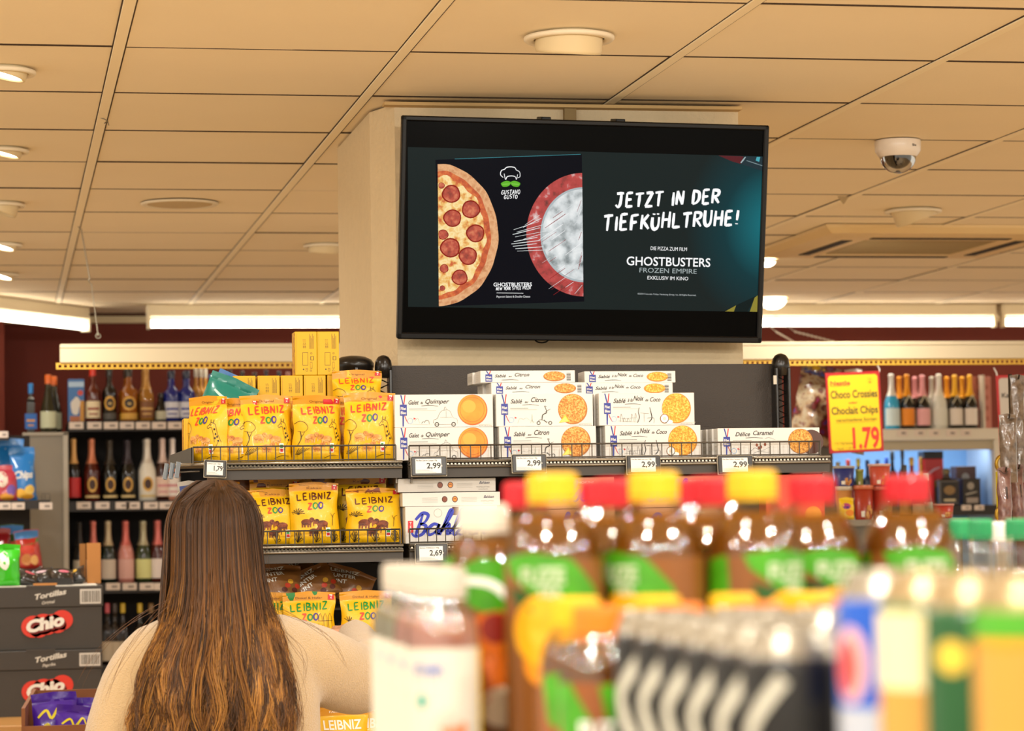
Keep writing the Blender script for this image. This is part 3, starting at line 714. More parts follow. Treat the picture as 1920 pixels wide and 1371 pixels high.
obj('wire_guard', guard([(pt(768, 1000, SY).x, SY), (RX1-.02, SY)], S2, .034, .0205), sh)
ZD = pt(566, 1110, SY+.045).z-.150; ZLOW = pt(640, 1325, SY+.03).z-.150
shelf(LX0, LX1-.004, ZD-.001, 'l', lr=True); shelf(LX0, LX1-.004, ZLOW-.001, 'l', lr=True); shelf(RX0, RX1, S3-.1, 'r', rr=True)
# back sheet of the left bay
obj('back_panel', MB().span(LX0+.12, bx0, SY+.42, SY+.435, .1, SZ+.02, M('#1b1410', .7)), t)

# electronic price labels
def price(px0, py0, px1, py1, Y, num, top, label, grp='electronic price labels on the biscuit shelves', roll=0):
    a = pt(px0, py0, Y); b = pt(px1, py1, Y); w, h = b.x-a.x, a.z-b.z
    t = thing('price_display', label, 'price label', ((a.x+b.x)/2, Y, (a.z+b.z)/2), group=grp, rot=(math.radians(-6), roll, 0))
    obj('case', MB().box((0, 0, 0), (w, .008, h), M('#1d1a16', .35), .0015), t)
    obj('rim', MB().box((0, .0015, 0), (w+.003, .005, h+.003), M('#a39c8c', .4, metal=.4), .001), t)
    mb = MB().box((-.02*w, -.0042, 0), (w*.74, .001, h*.76), M('#dcdad2', .35)); obj('display', mb, t)
    K = M('#1e1e22', .5); A = Art()
    A.text(num, w*.33, -h*.12, K, h=h*.30, w=w*.40, align='r', bold=.02)
    A.text(top, -w*.37, h*.26, K, h=h*.075, w=w*.60)
    for q in range(3): A.rect(-w*.37, -h*(.22+.06*q), w*(.0+.1*q), -h*(.205+.06*q), M('#8a8983', .6))
    A.rect(w*.36, -h*.03, w*.375, h*.04, M('#d8d5cc'))
    obj('lettering', A.mesh(facing(-.0048), .0002), t)
PY = SY-.018
price(771, 857, 837, 892, PY, '2,99', 'Filet Bleu Galet de Quimper 130g', 'electronic 2,99 price label below the Galet de Quimper boxes')
price(960, 853, 1024, 886, PY, '2,99', 'Filet Bleu Sabl\u00e9 au Citron 130g', 'electronic 2,99 price label below the Sabl\u00e9 au Citron boxes')
price(1175, 855, 1238, 889, PY, '2,99', 'Filet Bleu Sabl\u00e9 noix coco 130g', 'electronic 2,99 price label below the Noix de Coco boxes')
price(1346, 855, 1411, 889, PY, '2,99', 'Filet Bleu D\u00e9lice Caramel 130g', 'electronic 2,99 price label below the D\u00e9lice Caramel box')
price(383, 864, 424, 895, PY, '1,79', 'Leibniz Zoo 125g', 'electronic 1,79 price label below the yellow animal biscuit bags', roll=.05)
price(779, 1021, 839, 1055, PY, '2,69', 'Bahlsen Waffelletten 100g', 'electronic 2,69 price label below the white wafer box')
for py in (884, 1033):
    a = pt(322, py, SY+.004); obj('clip_bar', MB().tube([a+Vector((-.02, 0, -.004)), (LX0+.05, SY+.03, a.z+.0)], .0022, WIREM, 6), t)
obj('side_panel', MB().span(bx0-.004, bx0+.012, SY+.42, BY+.01, .1, SZ-.01, DARK), t)
# spare label clips at the left end
for k, (px, py) in enumerate(((311, 884), (322, 883), (333, 881), (316, 1033))):
    a = pt(px, py, SY+.0); g = MB()
    g.box((0, 0, 0), (.0115, .0015, .036), M('#8d949b', .25, metal=.8), .0005).box((.005, .005, 0), (.0015, .012, .036), M('#6d747b', .3, metal=.8), .0005)
    o = obj('label_clip', g, t, a, (0, .18, .5)); o['label'] = 'grey metal label clip'

# ------------------------------------------------------------------ biscuit boxes, right side
INK = M('#26221f', .5); GRY = M('#8d8880', .5); CARD = M('#dbd7d0', .5, coat=.05); BLU = M('#26338e', .45); RB = M('#c8202c', .45)
COOK = {'galet': ramp_mat('galet_biscuit', [(.3, '#d9711c'), (.5, '#e88f22'), (.7, '#eda132')], 14, .5, bump=.1),
        'citron': ramp_mat('lemon_biscuit', [(.35, '#a8601a'), (.5, '#d98f35'), (.62, '#edb566')], 260, .5, bump=.3),
        'coco': ramp_mat('coconut_biscuit', [(.35, '#c47a10'), (.5, '#eaa326'), (.62, '#f6c75e')], 240, .5, bump=.3),
        'caramel': ramp_mat('caramel_biscuit', [(.35, '#a0621c'), (.5, '#d8922f'), (.62, '#eab35c')], 220, .5, bump=.3)}
RIM_ = {'galet': '#c2601a', 'citron': '#b06a20', 'coco': '#c47f1a', 'caramel': '#a9681f'}
TITLE = {'galet': [('Galet', .14, .70, .24, .10), ('de', .262, .71, .285, .065), ('Quimper', .31, .725, .545, .105)],
         'citron': [('Sabl\u00e9', .15, .71, .265, .10), ('au', .295, .72, .33, .055), ('Citron', .36, .745, .51, .115)],
         'coco': [('Sabl\u00e9', .15, .70, .275, .105), ('\u00e0 la', .30, .735, .35, .08), ('Noix', .36, .765, .465, .12), ('de', .485, .745, .515, .06), ('Coco', .535, .735, .64, .105)],
         'caramel': [('D\u00e9lice', .17, .72, .31, .11), ('Caramel', .345, .755, .54, .12)]}
def sketch(A, kind, W, H):
    st = lambda P, w=.0006, c=INK: A.stroke([(p[0]*W, p[1]*H) for p in P], w, c, 3)
    if kind == 'galet':
        st([(.39, .12), (.395, .22), (.43, .27), (.46, .45), (.50, .52), (.555, .5), (.59, .3), (.63, .24), (.635, .1)]); st([(.40, .08), (.62, .08)])
        for c in (.425, .595): A.ring(c*W, .085*H, .0035, .0052, INK, 3, 14)
        st([(.46, .3), (.58, .3)], .0004); st([(.52, .3), (.52, .5)], .0004); st([(.50, .52), (.51, .62), (.53, .53)])
        st([(.30, .14), (.31, .20), (.34, .2), (.35, .1)], .001); st([(.27, .12), (.285, .17), (.30, .16)], .001); st([(.2, .18), (.23, .28), (.25, .12)], .0004); st([(.15, .1), (.38, .07)], .0004, GRY)
    elif kind == 'citron':
        st([(.42, .1), (.45, .2), (.50, .16), (.55, .1)], .001)
        for c in (.435, .555): A.ring(c*W, .1*H, .003, .0045, INK, 3, 12)
        st([(.47, .2), (.48, .35), (.52, .42), (.51, .55)], .0022); st([(.51, .55), (.50, .62), (.52, .6)], .0014); st([(.5, .42), (.54, .5), (.56, .52)], .001); st([(.49, .2), (.52, .1)], .0016)
        st([(.22, .1), (.24, .24), (.28, .22), (.31, .26), (.34, .2), (.40, .12)], .0005, GRY); st([(.35, .1), (.365, .2), (.37, .38)], .0005, M('#5e7350')); st([(.38, .1), (.372, .2), (.37, .38)], .0005, M('#5e7350'))
    elif kind == 'coco':
        st([(.40, .08), (.42, .25), (.41, .42), (.42, .55)], .0018); st([(.52, .1), (.55, .22), (.54, .42), (.53, .55)], .0022); st([(.43, .38), (.52, .36)], .0006); st([(.47, .36), (.47, .1)], .0006); st([(.50, .22), (.57, .22), (.57, .06)], .0008)
        for x in (.22, .25, .29, .33, .37): st([(x, .1), (x+.01, .3+.1*math.sin(x*40)), (x+.03, .12)], .0006)
        st([(.2, .14), (.40, .1)], .0005); st([(.23, .2), (.39, .24)], .0005)
    else:
        st([(.3, .1), (.36, .3), (.42, .2), (.52, .35)], .0006); st([(.46, .62), (.5, .66), (.56, .58)], .0006); st([(.34, .1), (.4, .18), (.5, .12)], .0006)
        for x, y in ((.38, .4), (.42, .33), (.46, .42), (.4, .3)): A.disc(x*W, y*H, .003, .004, M('#8d4a2a'), 3, 8)
def biscuit_box(kind, W, H, D, name, label, loc, flat=False, group=None):
    """printed biscuit carton; origin at the front-bottom-left corner; flat: the narrow side faces the front"""
    t = thing(name, label, 'box', loc, group=group)
    obj('carton', MB().span(0, W, 0, D, 0, H, CARD, .0008), t)
    A = Art(); hs = 1 if not flat else 1
    r0 = .085*W
    A.quad([(r0-.0065, H*.99), (r0-.0035, H*.99), (r0+.0015, H*.70), (r0-.001, H*.68)], BLU, 1)
    A.quad([(r0+.0035, H*.99), (r0+.006, H*.99), (r0+.003, H*.7), (r0+.0008, H*.72)], RB, 1)
    bh = .34 if not flat else .62; bz = .36 if not flat else .08
    A.rect(r0-.0075, H*bz, r0+.0085, H*(bz+bh), BLU, 2)
    for k, wd_ in enumerate(('Filet', 'Bleu')): A.text(wd_, r0+.0005, H*(bz+bh*(.52-.38*k)), CARD, h=H*bh*.26, w=.012, bold=.03, align='c', layer=3)
    if not flat:
        A.quad([(r0-.002, H*.36), (r0+.002, H*.36), (r0+.001, 0.002), (r0-.002, .002)], BLU, 1); A.stroke([(r0+.003, H*.36), (r0+.008, H*.2), (r0+.012, H*.12)], .0018, RB, 1)
    sy = 1.0 if not flat else 1.9
    for s_, x, y, x2, h in TITLE[kind]:
        yy = y if not flat else .42+(y-.70)*2.2
        A.text(s_, x*W, yy*H, INK, h=h*H*sy*1.3, w=(x2-x)*W*1.04, shear=.34, bold=.012, layer=3)
    if not flat:
        A.stroke([(.27*W, .655*H), (.36*W, .668*H), (.44*W, .64*H)], .0011, INK, 3)
        A.rect(.145*W, .555*H, .33*W, .57*H, GRY, 2); A.rect(.145*W, .51*H, .42*W, .52*H, M('#b5b0a6'), 2)
        sketch(A, kind, W, H)
        A.ring(.155*W, .2*H, .0055, .0066, M('#8fb3d6'), 2, 12); A.quad([(.19*W, .3*H), (.215*W, .26*H), (.19*W, .24*H)], RB, 3)
    else:
        A.stroke([(.22*W, .2*H), (.33*W, .25*H), (.40*W, .18*H)], .0011, INK, 3)
    cu_ = (.79 if kind in ('galet', 'citron') else .81)*W
    if not flat:
        ru = .0345 if kind != 'caramel' else .030; cz = H*.52
        if kind == 'caramel': A.disc(cu_+.026, cz-.002, ru*.98, ru*.95, M('#4a2412', .35), 2, 30); cu_ -= .0
        A.disc(cu_, cz, ru, H*.47 if kind != 'caramel' else H*.44, M(RIM_[kind], .5), 3, 36); A.disc(cu_-.001, cz+.001, ru*.95, H*.445 if kind != 'caramel' else H*.42, COOK[kind], 4, 36)
        A.stroke([(cu_-ru*.2, H*.05), (cu_+ru*1.3, H*.08)], .0015, M('#c9c1b4'), 2)
        if kind == 'galet': A.ring(cu_-.001, cz+.001, ru*.80, ru*.83, M('#c9661a', .5), 5, 30); A.disc(cu_-.008, cz+.008, ru*.45, ru*.42, M('#efa53c', .5), 5, 20)
        if kind == 'citron': A.quad([(cu_-.033, H*.10), (cu_-.018, H*.34), (cu_-.008, H*.14)], M('#f2c81e', .4), 5); A.quad([(cu_-.031, H*.11), (cu_-.018, H*.29), (cu_-.011, H*.14)], M('#f9e06a', .4), 6)
        if kind == 'coco':
            A.disc(cu_-.029, H*.2, .0105, .011, M('#8c5b32'), 5, 16); A.disc(cu_-.029, H*.2, .0088, .0093, M('#f4efe6'), 6, 16); A.disc(cu_-.029, H*.2, .0035, .004, M('#e3d3b8'), 7, 12); A.disc(cu_-.018, H*.1, .009, .005, M('#f4efe6'), 5, 12)
        A.text('NET WT 4.58 OZ (130 g)', .985*W, H*.02, GRY, h=H*.035, w=.03, align='r')
    else:
        A.disc(cu_-.01*W, H*.5, .026, H*.42, M(RIM_[kind], .5), 3, 30); A.disc(cu_-.01*W, H*.54, .0245, H*.36, COOK[kind], 4, 30)
        for k in range(9): A.rect(.91*W, H*(.15+.075*k), .955*W, H*(.15+.075*k+(.03 if k % 3 else .05)), INK, 2)
    obj('printed_front', A.mesh(front, .00025), t)
    A2 = Art()
    for k in range(4): A2.rect(D*.2, H*(.2+.15*k), D*.75, H*(.23+.15*k), M('#c9c4ba'), 1)
    obj('printed_end', A2.mesh(lambda u, v, l: (-l, D-u, v), .0003), t)
    return t
BW, BH, BD = .2265, .0745, .036
YF = SY+.022
KN = {'galet': 'Galet de Quimper', 'citron': 'Sabl\u00e9 au Citron', 'coco': 'Sabl\u00e9 \u00e0 la Noix de Coco'}
for kind, (xlow, xup) in {'galet': (741, 740), 'citron': (936, 930), 'coco': (1135, 1123)}.items():
    z1 = SZ+.001; xa = pt(xlow, 830, YF).x; xb = pt(xup, 760, YF+.004).x
    low = biscuit_box(kind, BW, BH, BD, 'biscuit_box', 'white %s biscuit box behind the wire, lower of its stack' % KN[kind], (xa, YF, z1))
    up = dup(low, (xb, YF+.004, z1+BH+.0006), label='white %s biscuit box in front, upper of its stack' % KN[kind])
    for k in range(1, 3 if kind == 'galet' else 6):
        for lev in (0, 1):
            dup(low, ((xa if lev == 0 else xb)-.003*k*(1 if kind != 'galet' else -.15)+R_.uniform(-.001, .001), YF+.004+k*(BD+.0012)+.004*lev, z1+lev*(BH+.0006)), label='white %s biscuit box, %s from the front, %s layer' % (KN[kind], ORD[k], ['lower', 'upper'][lev]))
xa = pt(1346, 830, YF).x
low = biscuit_box('caramel', .246, .066, BD, 'biscuit_box', 'wide white D\u00e9lice Caramel biscuit box at the right end of the shelf', (xa, YF, SZ+.001))
for k in range(1, 4): dup(low, (xa-.004*k, YF+k*(BD+.001), SZ+.001), label='white D\u00e9lice Caramel biscuit box, %s from the front, its edge showing at the left' % ORD[k])
ztop = SZ+.001+2*BH+.002; fh = .0275
yb = YF+.06
def flatbox(kind, px, dz, y, label):
    return biscuit_box(kind, BW*(.985 if kind == 'citron' else .97), fh, .07, 'biscuit_box', label, (pt(px, 715, y).x, y, dz), flat=True)
flatbox('citron', 921, ztop, YF+.066, 'white Sabl\u00e9 au Citron box lying flat on the stack, lower of two')
flatbox('citron', 901, ztop+fh+.0006, YF+.068, 'white Sabl\u00e9 au Citron box lying flat, topmost of the left pile')
flatbox('coco', 1090, ztop+.0, YF+.10, 'white Noix de Coco box lying flat, lower of the right pile')
flatbox('coco', 1096, ztop+fh+.0006, YF+.115, 'white Noix de Coco box lying flat, topmost of the right pile')
for px, dz, y, lb in ((905, ztop, YF+.142, 'lower'), (886, ztop+fh, YF+.142, 'upper')):
    g = thing('biscuit_box', 'plain end of a white biscuit box poking out left behind the flat lemon ones, %s' % lb, 'box', (pt(px, 710, y).x, y, dz+.0006)); obj('carton', MB().span(0, BW, 0, .07, 0, fh, CARD, .0008), g)
    obj('printed_end', Art().rect(.01, .006, .06, .02, M('#c5c0b5')).mesh(lambda u, v, l: (-l, u, v), .0003), g)

# second tier: wafer boxes with the big blue script
SIL = M('#b9b3aa', .35, metal=.25); WB = M('#d6d3cd', .45, coat=.1); PEACH = M('#b98565', .4, coat=.2); SCR = M('#1c2fae', .4); CHO = M('#4e2514', .4)
SCRIPT = {'B': ([[(.3, .0), (.42, .5), (.5, .95)], [(.1, .7), (.45, 1.0), (.85, .92), (.75, .62), (.45, .5)], [(.45, .52), (.85, .42), (.75, .08), (.3, -.05), (.02, .12)]], 1.0),
 'a': ([[(.75, .45), (.4, .5), (.1, .25), (.25, .02), (.6, .15), (.78, .5)], [(.78, .5), (.68, .1), (.95, .05)]], .9),
 'h': ([[(-.05, .05), (.4, .6), (.62, 1.05), (.45, 1.1), (.25, .5), (.12, 0)], [(.15, .15), (.5, .5), (.6, .35), (.52, .05), (.85, .08)]], .85),
 'l': ([[(-.1, .08), (.3, .55), (.55, 1.05), (.38, 1.1), (.2, .5), (.2, .02), (.5, .06)]], .5),
 's': ([[(-.1, .05), (.35, .5), (.45, .6), (.5, .2), (.3, 0), (.05, .05)]], .6), 'e': ([[(-.05, .15), (.45, .3), (.5, .5), (.25, .48), (.15, .15), (.4, 0), (.7, .12)]], .65),
 'n': ([[(.0, .5), (.1, .3), (.08, 0)], [(.08, .1), (.4, .48), (.55, .4), (.5, .05), (.8, .1)]], .8)}
def script(A, word, u, v, h, w, mat, layer=3):
    x = u
    for c in word:
        st, adv = SCRIPT[c]
        for P in st: A.stroke([(x+p[0]*h*.72+p[1]*h*.22, v+p[1]*h) for p in P], w, mat, layer)
        x += adv*h*.66
    return x
def wafer(name, label, loc, W, H, D, body, art, grp=None):
    t = thing(name, label, 'box', loc, group=grp); obj('carton', MB().span(0, W, 0, D, 0, H, body, .0008), t)
    A = Art(); art(A, W, H); obj('printed_front', A.mesh(front, .00025), t); return t
def art_slim(A, W, H):
    for k, u in enumerate((.43, .535)):
        A.disc(u*W, H*.5, .0065, .0072, CHO, 2, 18); A.disc(u*W, H*.5, .005, .0055, M('#7c3d20', .3) if k == 0 else M('#d8862a', .4), 3, 16)
    A.stroke([(.515*W, H*.5), (.54*W, H*.55), (.55*W, H*.45)], .0012, CHO, 4)
    A.text('Bahlsen', .83*W, H*.55, M('#2a2a4a'), h=H*.2, w=.024, shear=.4, bold=.01); A.text('WAFFELLETTEN', .80*W, H*.28, GRY, h=H*.1, w=.03); A.text('VOLLMILCH', .82*W, H*.12, GRY, h=H*.08, w=.022)
    for k in range(4): A.rect(.2*W, H*(.3+.1*k), .36*W, H*(.315+.1*k), GRY, 2); A.rect(.6*W, H*(.3+.1*k), .76*W, H*(.315+.1*k), GRY, 2)
def art_big(A, W, H):
    script(A, 'Bahlsen', .012, H*.22, H*.60, .0078, SCR)
    A.rect(.006, H*.3, .018, H*.62, RB, 4); 
    for k, c in enumerate('TET'): A.text(c, .012, H*(.52-.1*k), WB, h=H*.07, layer=5, align='c', bold=.03)
    A.ring(.075, H*.82, .009, .0096, GRY, 2, 20); A.rect(.108, H*.76, .123, H*.98, CHO, 2)
def art_chok(A, W, H):
    A.text('CHOKINI', W*.54, H*.80, M('#e9dccd'), h=H*.07, w=.045, layer=3)
    script(A, 'Bahlsen', .02, H*.25, H*.55, .0075, SCR)
    A.rect(0, H*.74, W, H*.76, M('#8c5c42'), 1)
    A.disc(W*.93, H*.35, .011, .018, M('#c88b4d', .6, var=.3, vscale=90), 2, 16); A.disc(W*.9, H*.18, .014, .01, M('#c88b4d', .6, var=.3, vscale=90), 2, 16)
zb = S2+.001; h1 = .083
x = pt(760, 980, YF).x; wafer('wafer_box', 'white wafer box with big blue script, second shelf beside the yellow bags', (x, YF, zb), .212, h1, .06, WB, art_big)
wafer('wafer_box', 'slim white wafer box lying on the big white script box', (pt(755, 940, YF).x, YF+.003, zb+h1+.0006), .225, .031, .06, WB, art_slim)
wafer('wafer_box', 'slim silver-grey wafer box, topmost of the wafer pile', (pt(746, 910, YF+.01).x, YF+.012, zb+h1+.033), .226, .031, .06, SIL, art_slim)
g = wafer('wafer_box', 'white wafer box with blue script standing in the row behind the front one', (x-.006, YF+.062, zb), .212, h1, .06, WB, art_big)
bk = wafer('chocolate_biscuit_box', 'brown and peach chocolate biscuit box with blue script, left of two behind the bottle caps', (pt(988, 930, YF).x, YF, zb+.0728), .205, .072, .06, PEACH, art_chok)
dup(bk, (pt(1196, 930, YF).x, YF+.002, zb+.0728), label='brown and peach chocolate biscuit box with nuts, right of two behind the bottle caps')
dup(bk, (pt(988, 930, YF).x+.001, YF+.0, zb), label='brown and peach biscuit box in the lower layer of the stack, left')
dup(bk, (pt(1196, 930, YF).x+.001, YF+.0, zb), label='brown and peach biscuit box in the lower layer of the stack, right')
def art_red(A, W, H):
    A.rect(.1*W, .1*H, .25*W, .35*H, M('#2a3f9c'), 2); A.disc(.8*W, .35*H, .02, .02, COOK['galet'], 2, 20)
ORG = M('#d83c1c', .4, coat=.2)
wafer('biscuit_packet', 'orange-red biscuit carton behind the right-hand red bottle caps', (pt(1436, 930, YF).x, YF, zb+.0), .142, .145, .06, ORG, art_red)
# ================================================================== foil bags
def bagfn(W, H, D, seed=0, seal=.85, crump=.0035, lean=0.0, twist=0.0, wtop=1.0):
    o = Vector((seed*7.31, seed*3.7, seed*1.9))
    def f(u, v, l=0.0, side=1):
        s = max(-1, min(1, u/(W/2))); t = max(0, min(1, v/H))
        if t < .12: g = .55+.45*math.sin(t/.12*PI/2)
        elif t < .5: g = 1
        else: g = max(0, math.cos(min(1, (t-.5)/(seal-.5))*PI/2))**.8 if t < seal else 0
        T = D/2*max(0, 1-abs(s)**2.6)**.55*g
        n1 = noise.noise(Vector((u*28, v*24, side*3.0))+o); n2 = noise.noise(Vector((u*70, v*55, side*5.0))+o*2)
        edge = noise.noise(Vector((v*30, 1.0 if s > 0 else -1.0, 0))+o)
        x = u*(1-.05*math.sin(PI*t)+(wtop-1)*t)+edge*.004*abs(s)**3
        y = -side*(T+(crump*(n1+.45*n2)*(1 if t < seal else .25)*(1-abs(s)**4)))+noise.noise(Vector((u*20, v*9, 9))+o)*.005*t
        y += lean*t*t*H; z = v-.004*abs(s)*(t > .95)
        y -= side*l
        return (x+twist*t*(-y), y+twist*u*t, z)
    return f
def bag(name, label, loc, W, H, D, mat, artfn=None, seed=0, rz=0.0, group=None, back=None, rot=None, band=None, **kw):
    t = thing(name, label, 'bag', loc, rz, group, rot)
    f = bagfn(W, H, D, seed, **kw); mb = MB()
    nu, nv = 18, 22
    mb.grid(lambda a, b: f((a-.5)*W, b*H, 0, 1), nu, nv, mat); mb.grid(lambda a, b: f((a-.5)*W, b*H, 0, -1), nu, nv, back or mat, flip=True)
    mb.add([f((a/8-.5)*W, 0, 0, sd) for sd in (1, -1) for a in range(9)], [(a, 9+a, 10+a, a+1) for a in range(8)], mat)
    obj('foil_bag', mb, t)
    if band:
        z0 = kw.get('seal', .85)*H; B = MB(); B.grid(lambda a, b: f((a-.5)*W*.995, z0+b*(H-z0), .0004, 1), nu, 7, band); obj('top_seal', B, t)
    if artfn:
        A = Art(); artfn(A, W, H, seed); obj('printed_front', A.mesh(lambda u, v, l: f(u, v, l, 1), .00045), t)
    return t
YB = M('#e8b404', .42, coat=.10, bump=(35, .35)); YD = M('#d08e06', .42, coat=.10, bump=(35, .3)); ORED = M('#d8432a', .45); GRN = M('#1f8a35', .45); PUR = M('#3a2d86', .45)
TAN = ramp_mat('animal_biscuit', [(.3, '#b86c28'), (.5, '#dd9c50'), (.7, '#efc07c')], 90, .6); COC = ramp_mat('cocoa_biscuit', [(.3, '#4b1f0c'), (.55, '#7a3a1c'), (.75, '#985230')], 90, .6)
OUT = M('#231a0a', .5); WHL = M('#f1ede2', .45)
def animal(A, cx, cy, s, mat, flip=1, layer=3):
    q = lambda x, y: (cx+flip*x*s, cy+y*s)
    A.poly([q(0, .35)]+[q(.5*math.cos(a), .35+.28*math.sin(a)) for a in [2*PI*k/16 for k in range(16)]], [(0, 1+k, 1+(k+1) % 16) for k in range(16)], mat, layer)
    for x in (-.38, -.16, .14, .36): A.quad([q(x-.08, .3), q(x+.08, .3), q(x+.06, -.12), q(x-.07, -.12)], mat, layer)
    A.poly([q(.5, .55)]+[q(.5+.24*math.cos(a), .55+.22*math.sin(a)) for a in [2*PI*k/14 for k in range(14)]], [(0, 1+k, 1+(k+1) % 14) for k in range(14)], mat, layer)
    A.stroke([q(.68, .55), q(.8, .4), q(.78, .15)], .12*s, mat, layer)
    dk = M('#8a5220', .6) if mat is TAN else M('#35140a', .6)
    A.stroke([q(.3, .62), q(.38, .42), q(.55, .38)], .035*s, dk, layer+1); A.stroke([q(-.45, .3), q(-.3, .15), q(0, .22), (q(.3, .1))], .03*s, dk, layer+1)
    A.disc(*q(.52, .6), .03*s, .03*s, dk, layer+1, 8)
def leib(kind):
    def fn(A, W, H, seed):
        col = {'orig': ORED, 'kakao': M('#5b2a12', .45), 'dinkel': GRN}[kind]; top = {'orig': 'Original', 'kakao': 'Kakao', 'dinkel': 'Dinkel & Hafer'}[kind]
        A.text(top, 0, H*.885, M('#7c4a0c', .5), h=H*.032, w=W*(.30 if kind != 'dinkel' else .5), align='c', layer=3)
        A.brush('LEIBNIZ', -W*.38, H*.70, W*.36, H*.735, H*.105, H*.0235, col, 3, seed=seed+2)
        A.brush('ZOO', -W*.17, H*.565, W*.17, H*.58, H*.095, H*.026, None, 3, seed=seed, mats=[ORED, GRN, PUR])
        A.rect(W*.36, H*.87, W*.47, H*.965, RB, 3); A.text('TE', W*.415, H*.925, WHL, h=H*.028, align='c', layer=4, bold=.02); A.text('X', W*.415, H*.885, WHL, h=H*.028, align='c', layer=4, bold=.02)
        bm = COC if kind == 'kakao' else TAN
        animal(A, -W*.20, H*.30, W*.22, bm); animal(A, W*.13, H*.27, W*.23, bm, -1)
        animal(A, -W*.05, H*.16, W*.2, bm)
        A.rect(W*.20, H*.13, W*.29, H*.27, WHL, 4); A.rect(W*.215, H*.2, W*.275, H*.25, GRN, 5); A.rect(W*.215, H*.145, W*.275, H*.19, RB, 5)
        w = .0011
        if kind == 'orig':
            gx, gy = W*.30, H*.34
            P = lambda x, y: (gx+x*W*.2, gy+y*H*.2)
            A.stroke([P(-.6, .95), P(-.35, 1.1), P(-.2, 1.25), P(.05, 1.2), P(.25, 1.05), P(.4, .5), P(.75, -.2)], w, OUT, 4); A.stroke([P(-.6, .95), P(-.5, .82), P(-.15, .9), P(.0, .5), P(.15, -.2)], w, OUT, 4)
            A.stroke([P(-.2, 1.25), P(-.22, 1.5)], w*1.4, OUT, 4, 0); A.stroke([P(.02, 1.22), P(.08, 1.48)], w*1.4, OUT, 4, 0); A.disc(*P(-.2, 1.08), .0012, .0014, OUT, 4, 8)
            for x, y in ((.15, .75), (.25, .4), (.2, .1), (.4, .2), (.5, -.1)): A.disc(*P(x, y), W*.016, H*.018, OUT, 4, 7, wob=.2, seed=int(x*50))
            A.stroke([(-W*.5, H*.56), (-W*.42, H*.60), (-W*.32, H*.57), (-W*.27, H*.5), (-W*.34, H*.44), (-W*.46, H*.45)], w, OUT, 4); A.stroke([(-W*.42, H*.45), (-W*.38, H*.34), (-W*.44, H*.22)], w*1.5, OUT, 4); A.stroke([(-W*.33, H*.44), (-W*.39, H*.34)], w, OUT, 4)
            for k in range(5): A.stroke([(-W*.46+k*.015*W, H*.1), (-W*.4+k*.05*W, H*.2)], w, OUT, 4, 0)
            A.stroke([(W*.2, H*.12), (W*.32, H*.2), (W*.4, H*.3)], w, OUT, 4); A.stroke([(W*.1, H*.05), (W*.25, H*.09), (W*.4, H*.08)], w, OUT, 4)
        elif kind == 'kakao':
            for k in range(7):
                a = .2+k*.42; A.stroke([(-W*.36, H*.48), (-W*.36+W*.08*math.cos(a)-.002, H*.48+H*.06*math.sin(a)+.002), (-W*.36+W*.13*math.cos(a), H*.48+H*.1*math.sin(a)), (-W*.36+W*.09*math.cos(a+.3), H*.48+H*.05*math.sin(a+.3))], w, OUT, 4)
            for sx_, n in ((-.36, 6), (.36, 7), (0, 5)):
                for k in range(n): a = .35+k*2.4/n; A.stroke([(W*sx_, H*.04), (W*sx_+W*.1*math.cos(a), H*.04+H*.14*math.sin(a)), (W*sx_+W*.05*math.cos(a), H*.04+H*.2*math.sin(a)), (W*sx_+.002, H*.06)], w, OUT, 4)
            A.stroke([(W*.34, H*.3), (W*.36, H*.46), (W*.42, H*.5)], w, OUT, 4); A.stroke([(W*.36, H*.42), (W*.31, H*.5)], w, OUT, 4)
            A.stroke([(-W*.3, H*.97), (-W*.1, H*.93)], w, OUT, 4)
        else:
            for k in range(3):
                x = W*(.16+.1*k); A.stroke([(x, H*.42), (x, H*.62), (x+W*.035, H*.67), (x+W*.07, H*.62), (x+W*.07, H*.42)], w, OUT, 4, 0)
            A.stroke([(W*.14, H*.56), (W*.45, H*.56)], w, OUT, 4, 0)
            for k in range(5): a = .3+k*.55; A.stroke([(-W*.38, H*.54), (-W*.38+W*.1*math.cos(a), H*.54+H*.08*math.sin(a)), (-W*.37+W*.03*math.cos(a), H*.55)], w, OUT, 4)
    return fn
BZ = SZ+.002; bw, bh_, bd = .119, .150, .05
def zbag(kind, px, py, Y, seed, rz, label, w=bw, h=bh_, z=None, back=None, **kw):
    p = pt(px, py, Y); q = (p.x, Y, p.z if z is None else z)
    return bag('biscuit_bag', label, q, w, h, bd, YB, leib(kind), seed, rz, back=back, band=YD, **kw)
yf = SY+.045
zbag('orig', 682, 0, yf+.005, 11, -.06, 'yellow animal biscuit bag, rightmost in the front row of the upper shelf', z=BZ, h=.157, back=M('#c4161c', .35, coat=.3))
zbag('orig', 584, 0, yf+.012, 12, .08, 'yellow animal biscuit bag in the front row, next left of the rightmost', z=BZ, h=.151, back=M('#c4161c', .35, coat=.3), twist=.4)
zbag('orig', 492, 0, yf+.004, 13, .12, 'yellow animal biscuit bag in the middle of the front row of the upper shelf', z=BZ, h=.153, lean=.08)
zbag('orig', 430, 0, yf+.024, 14, -.30, 'yellow animal biscuit bag half covered by its right neighbour on the upper shelf', z=BZ, h=.146)
zbag('orig', 383, 0, yf+.03, 15, -.75, 'yellow animal biscuit bag turned sideways at the left end of the upper shelf', z=BZ, h=.152, w=.11)
bag('biscuit_bag', 'red-sided biscuit bag squeezed between the turned yellow bags at the left', (pt(407, 0, yf+.06).x, yf+.055, BZ), .09, .145, .035, M('#d51a1d', .35, coat=.35, bump=(35, .3)), None, 16, -.9)
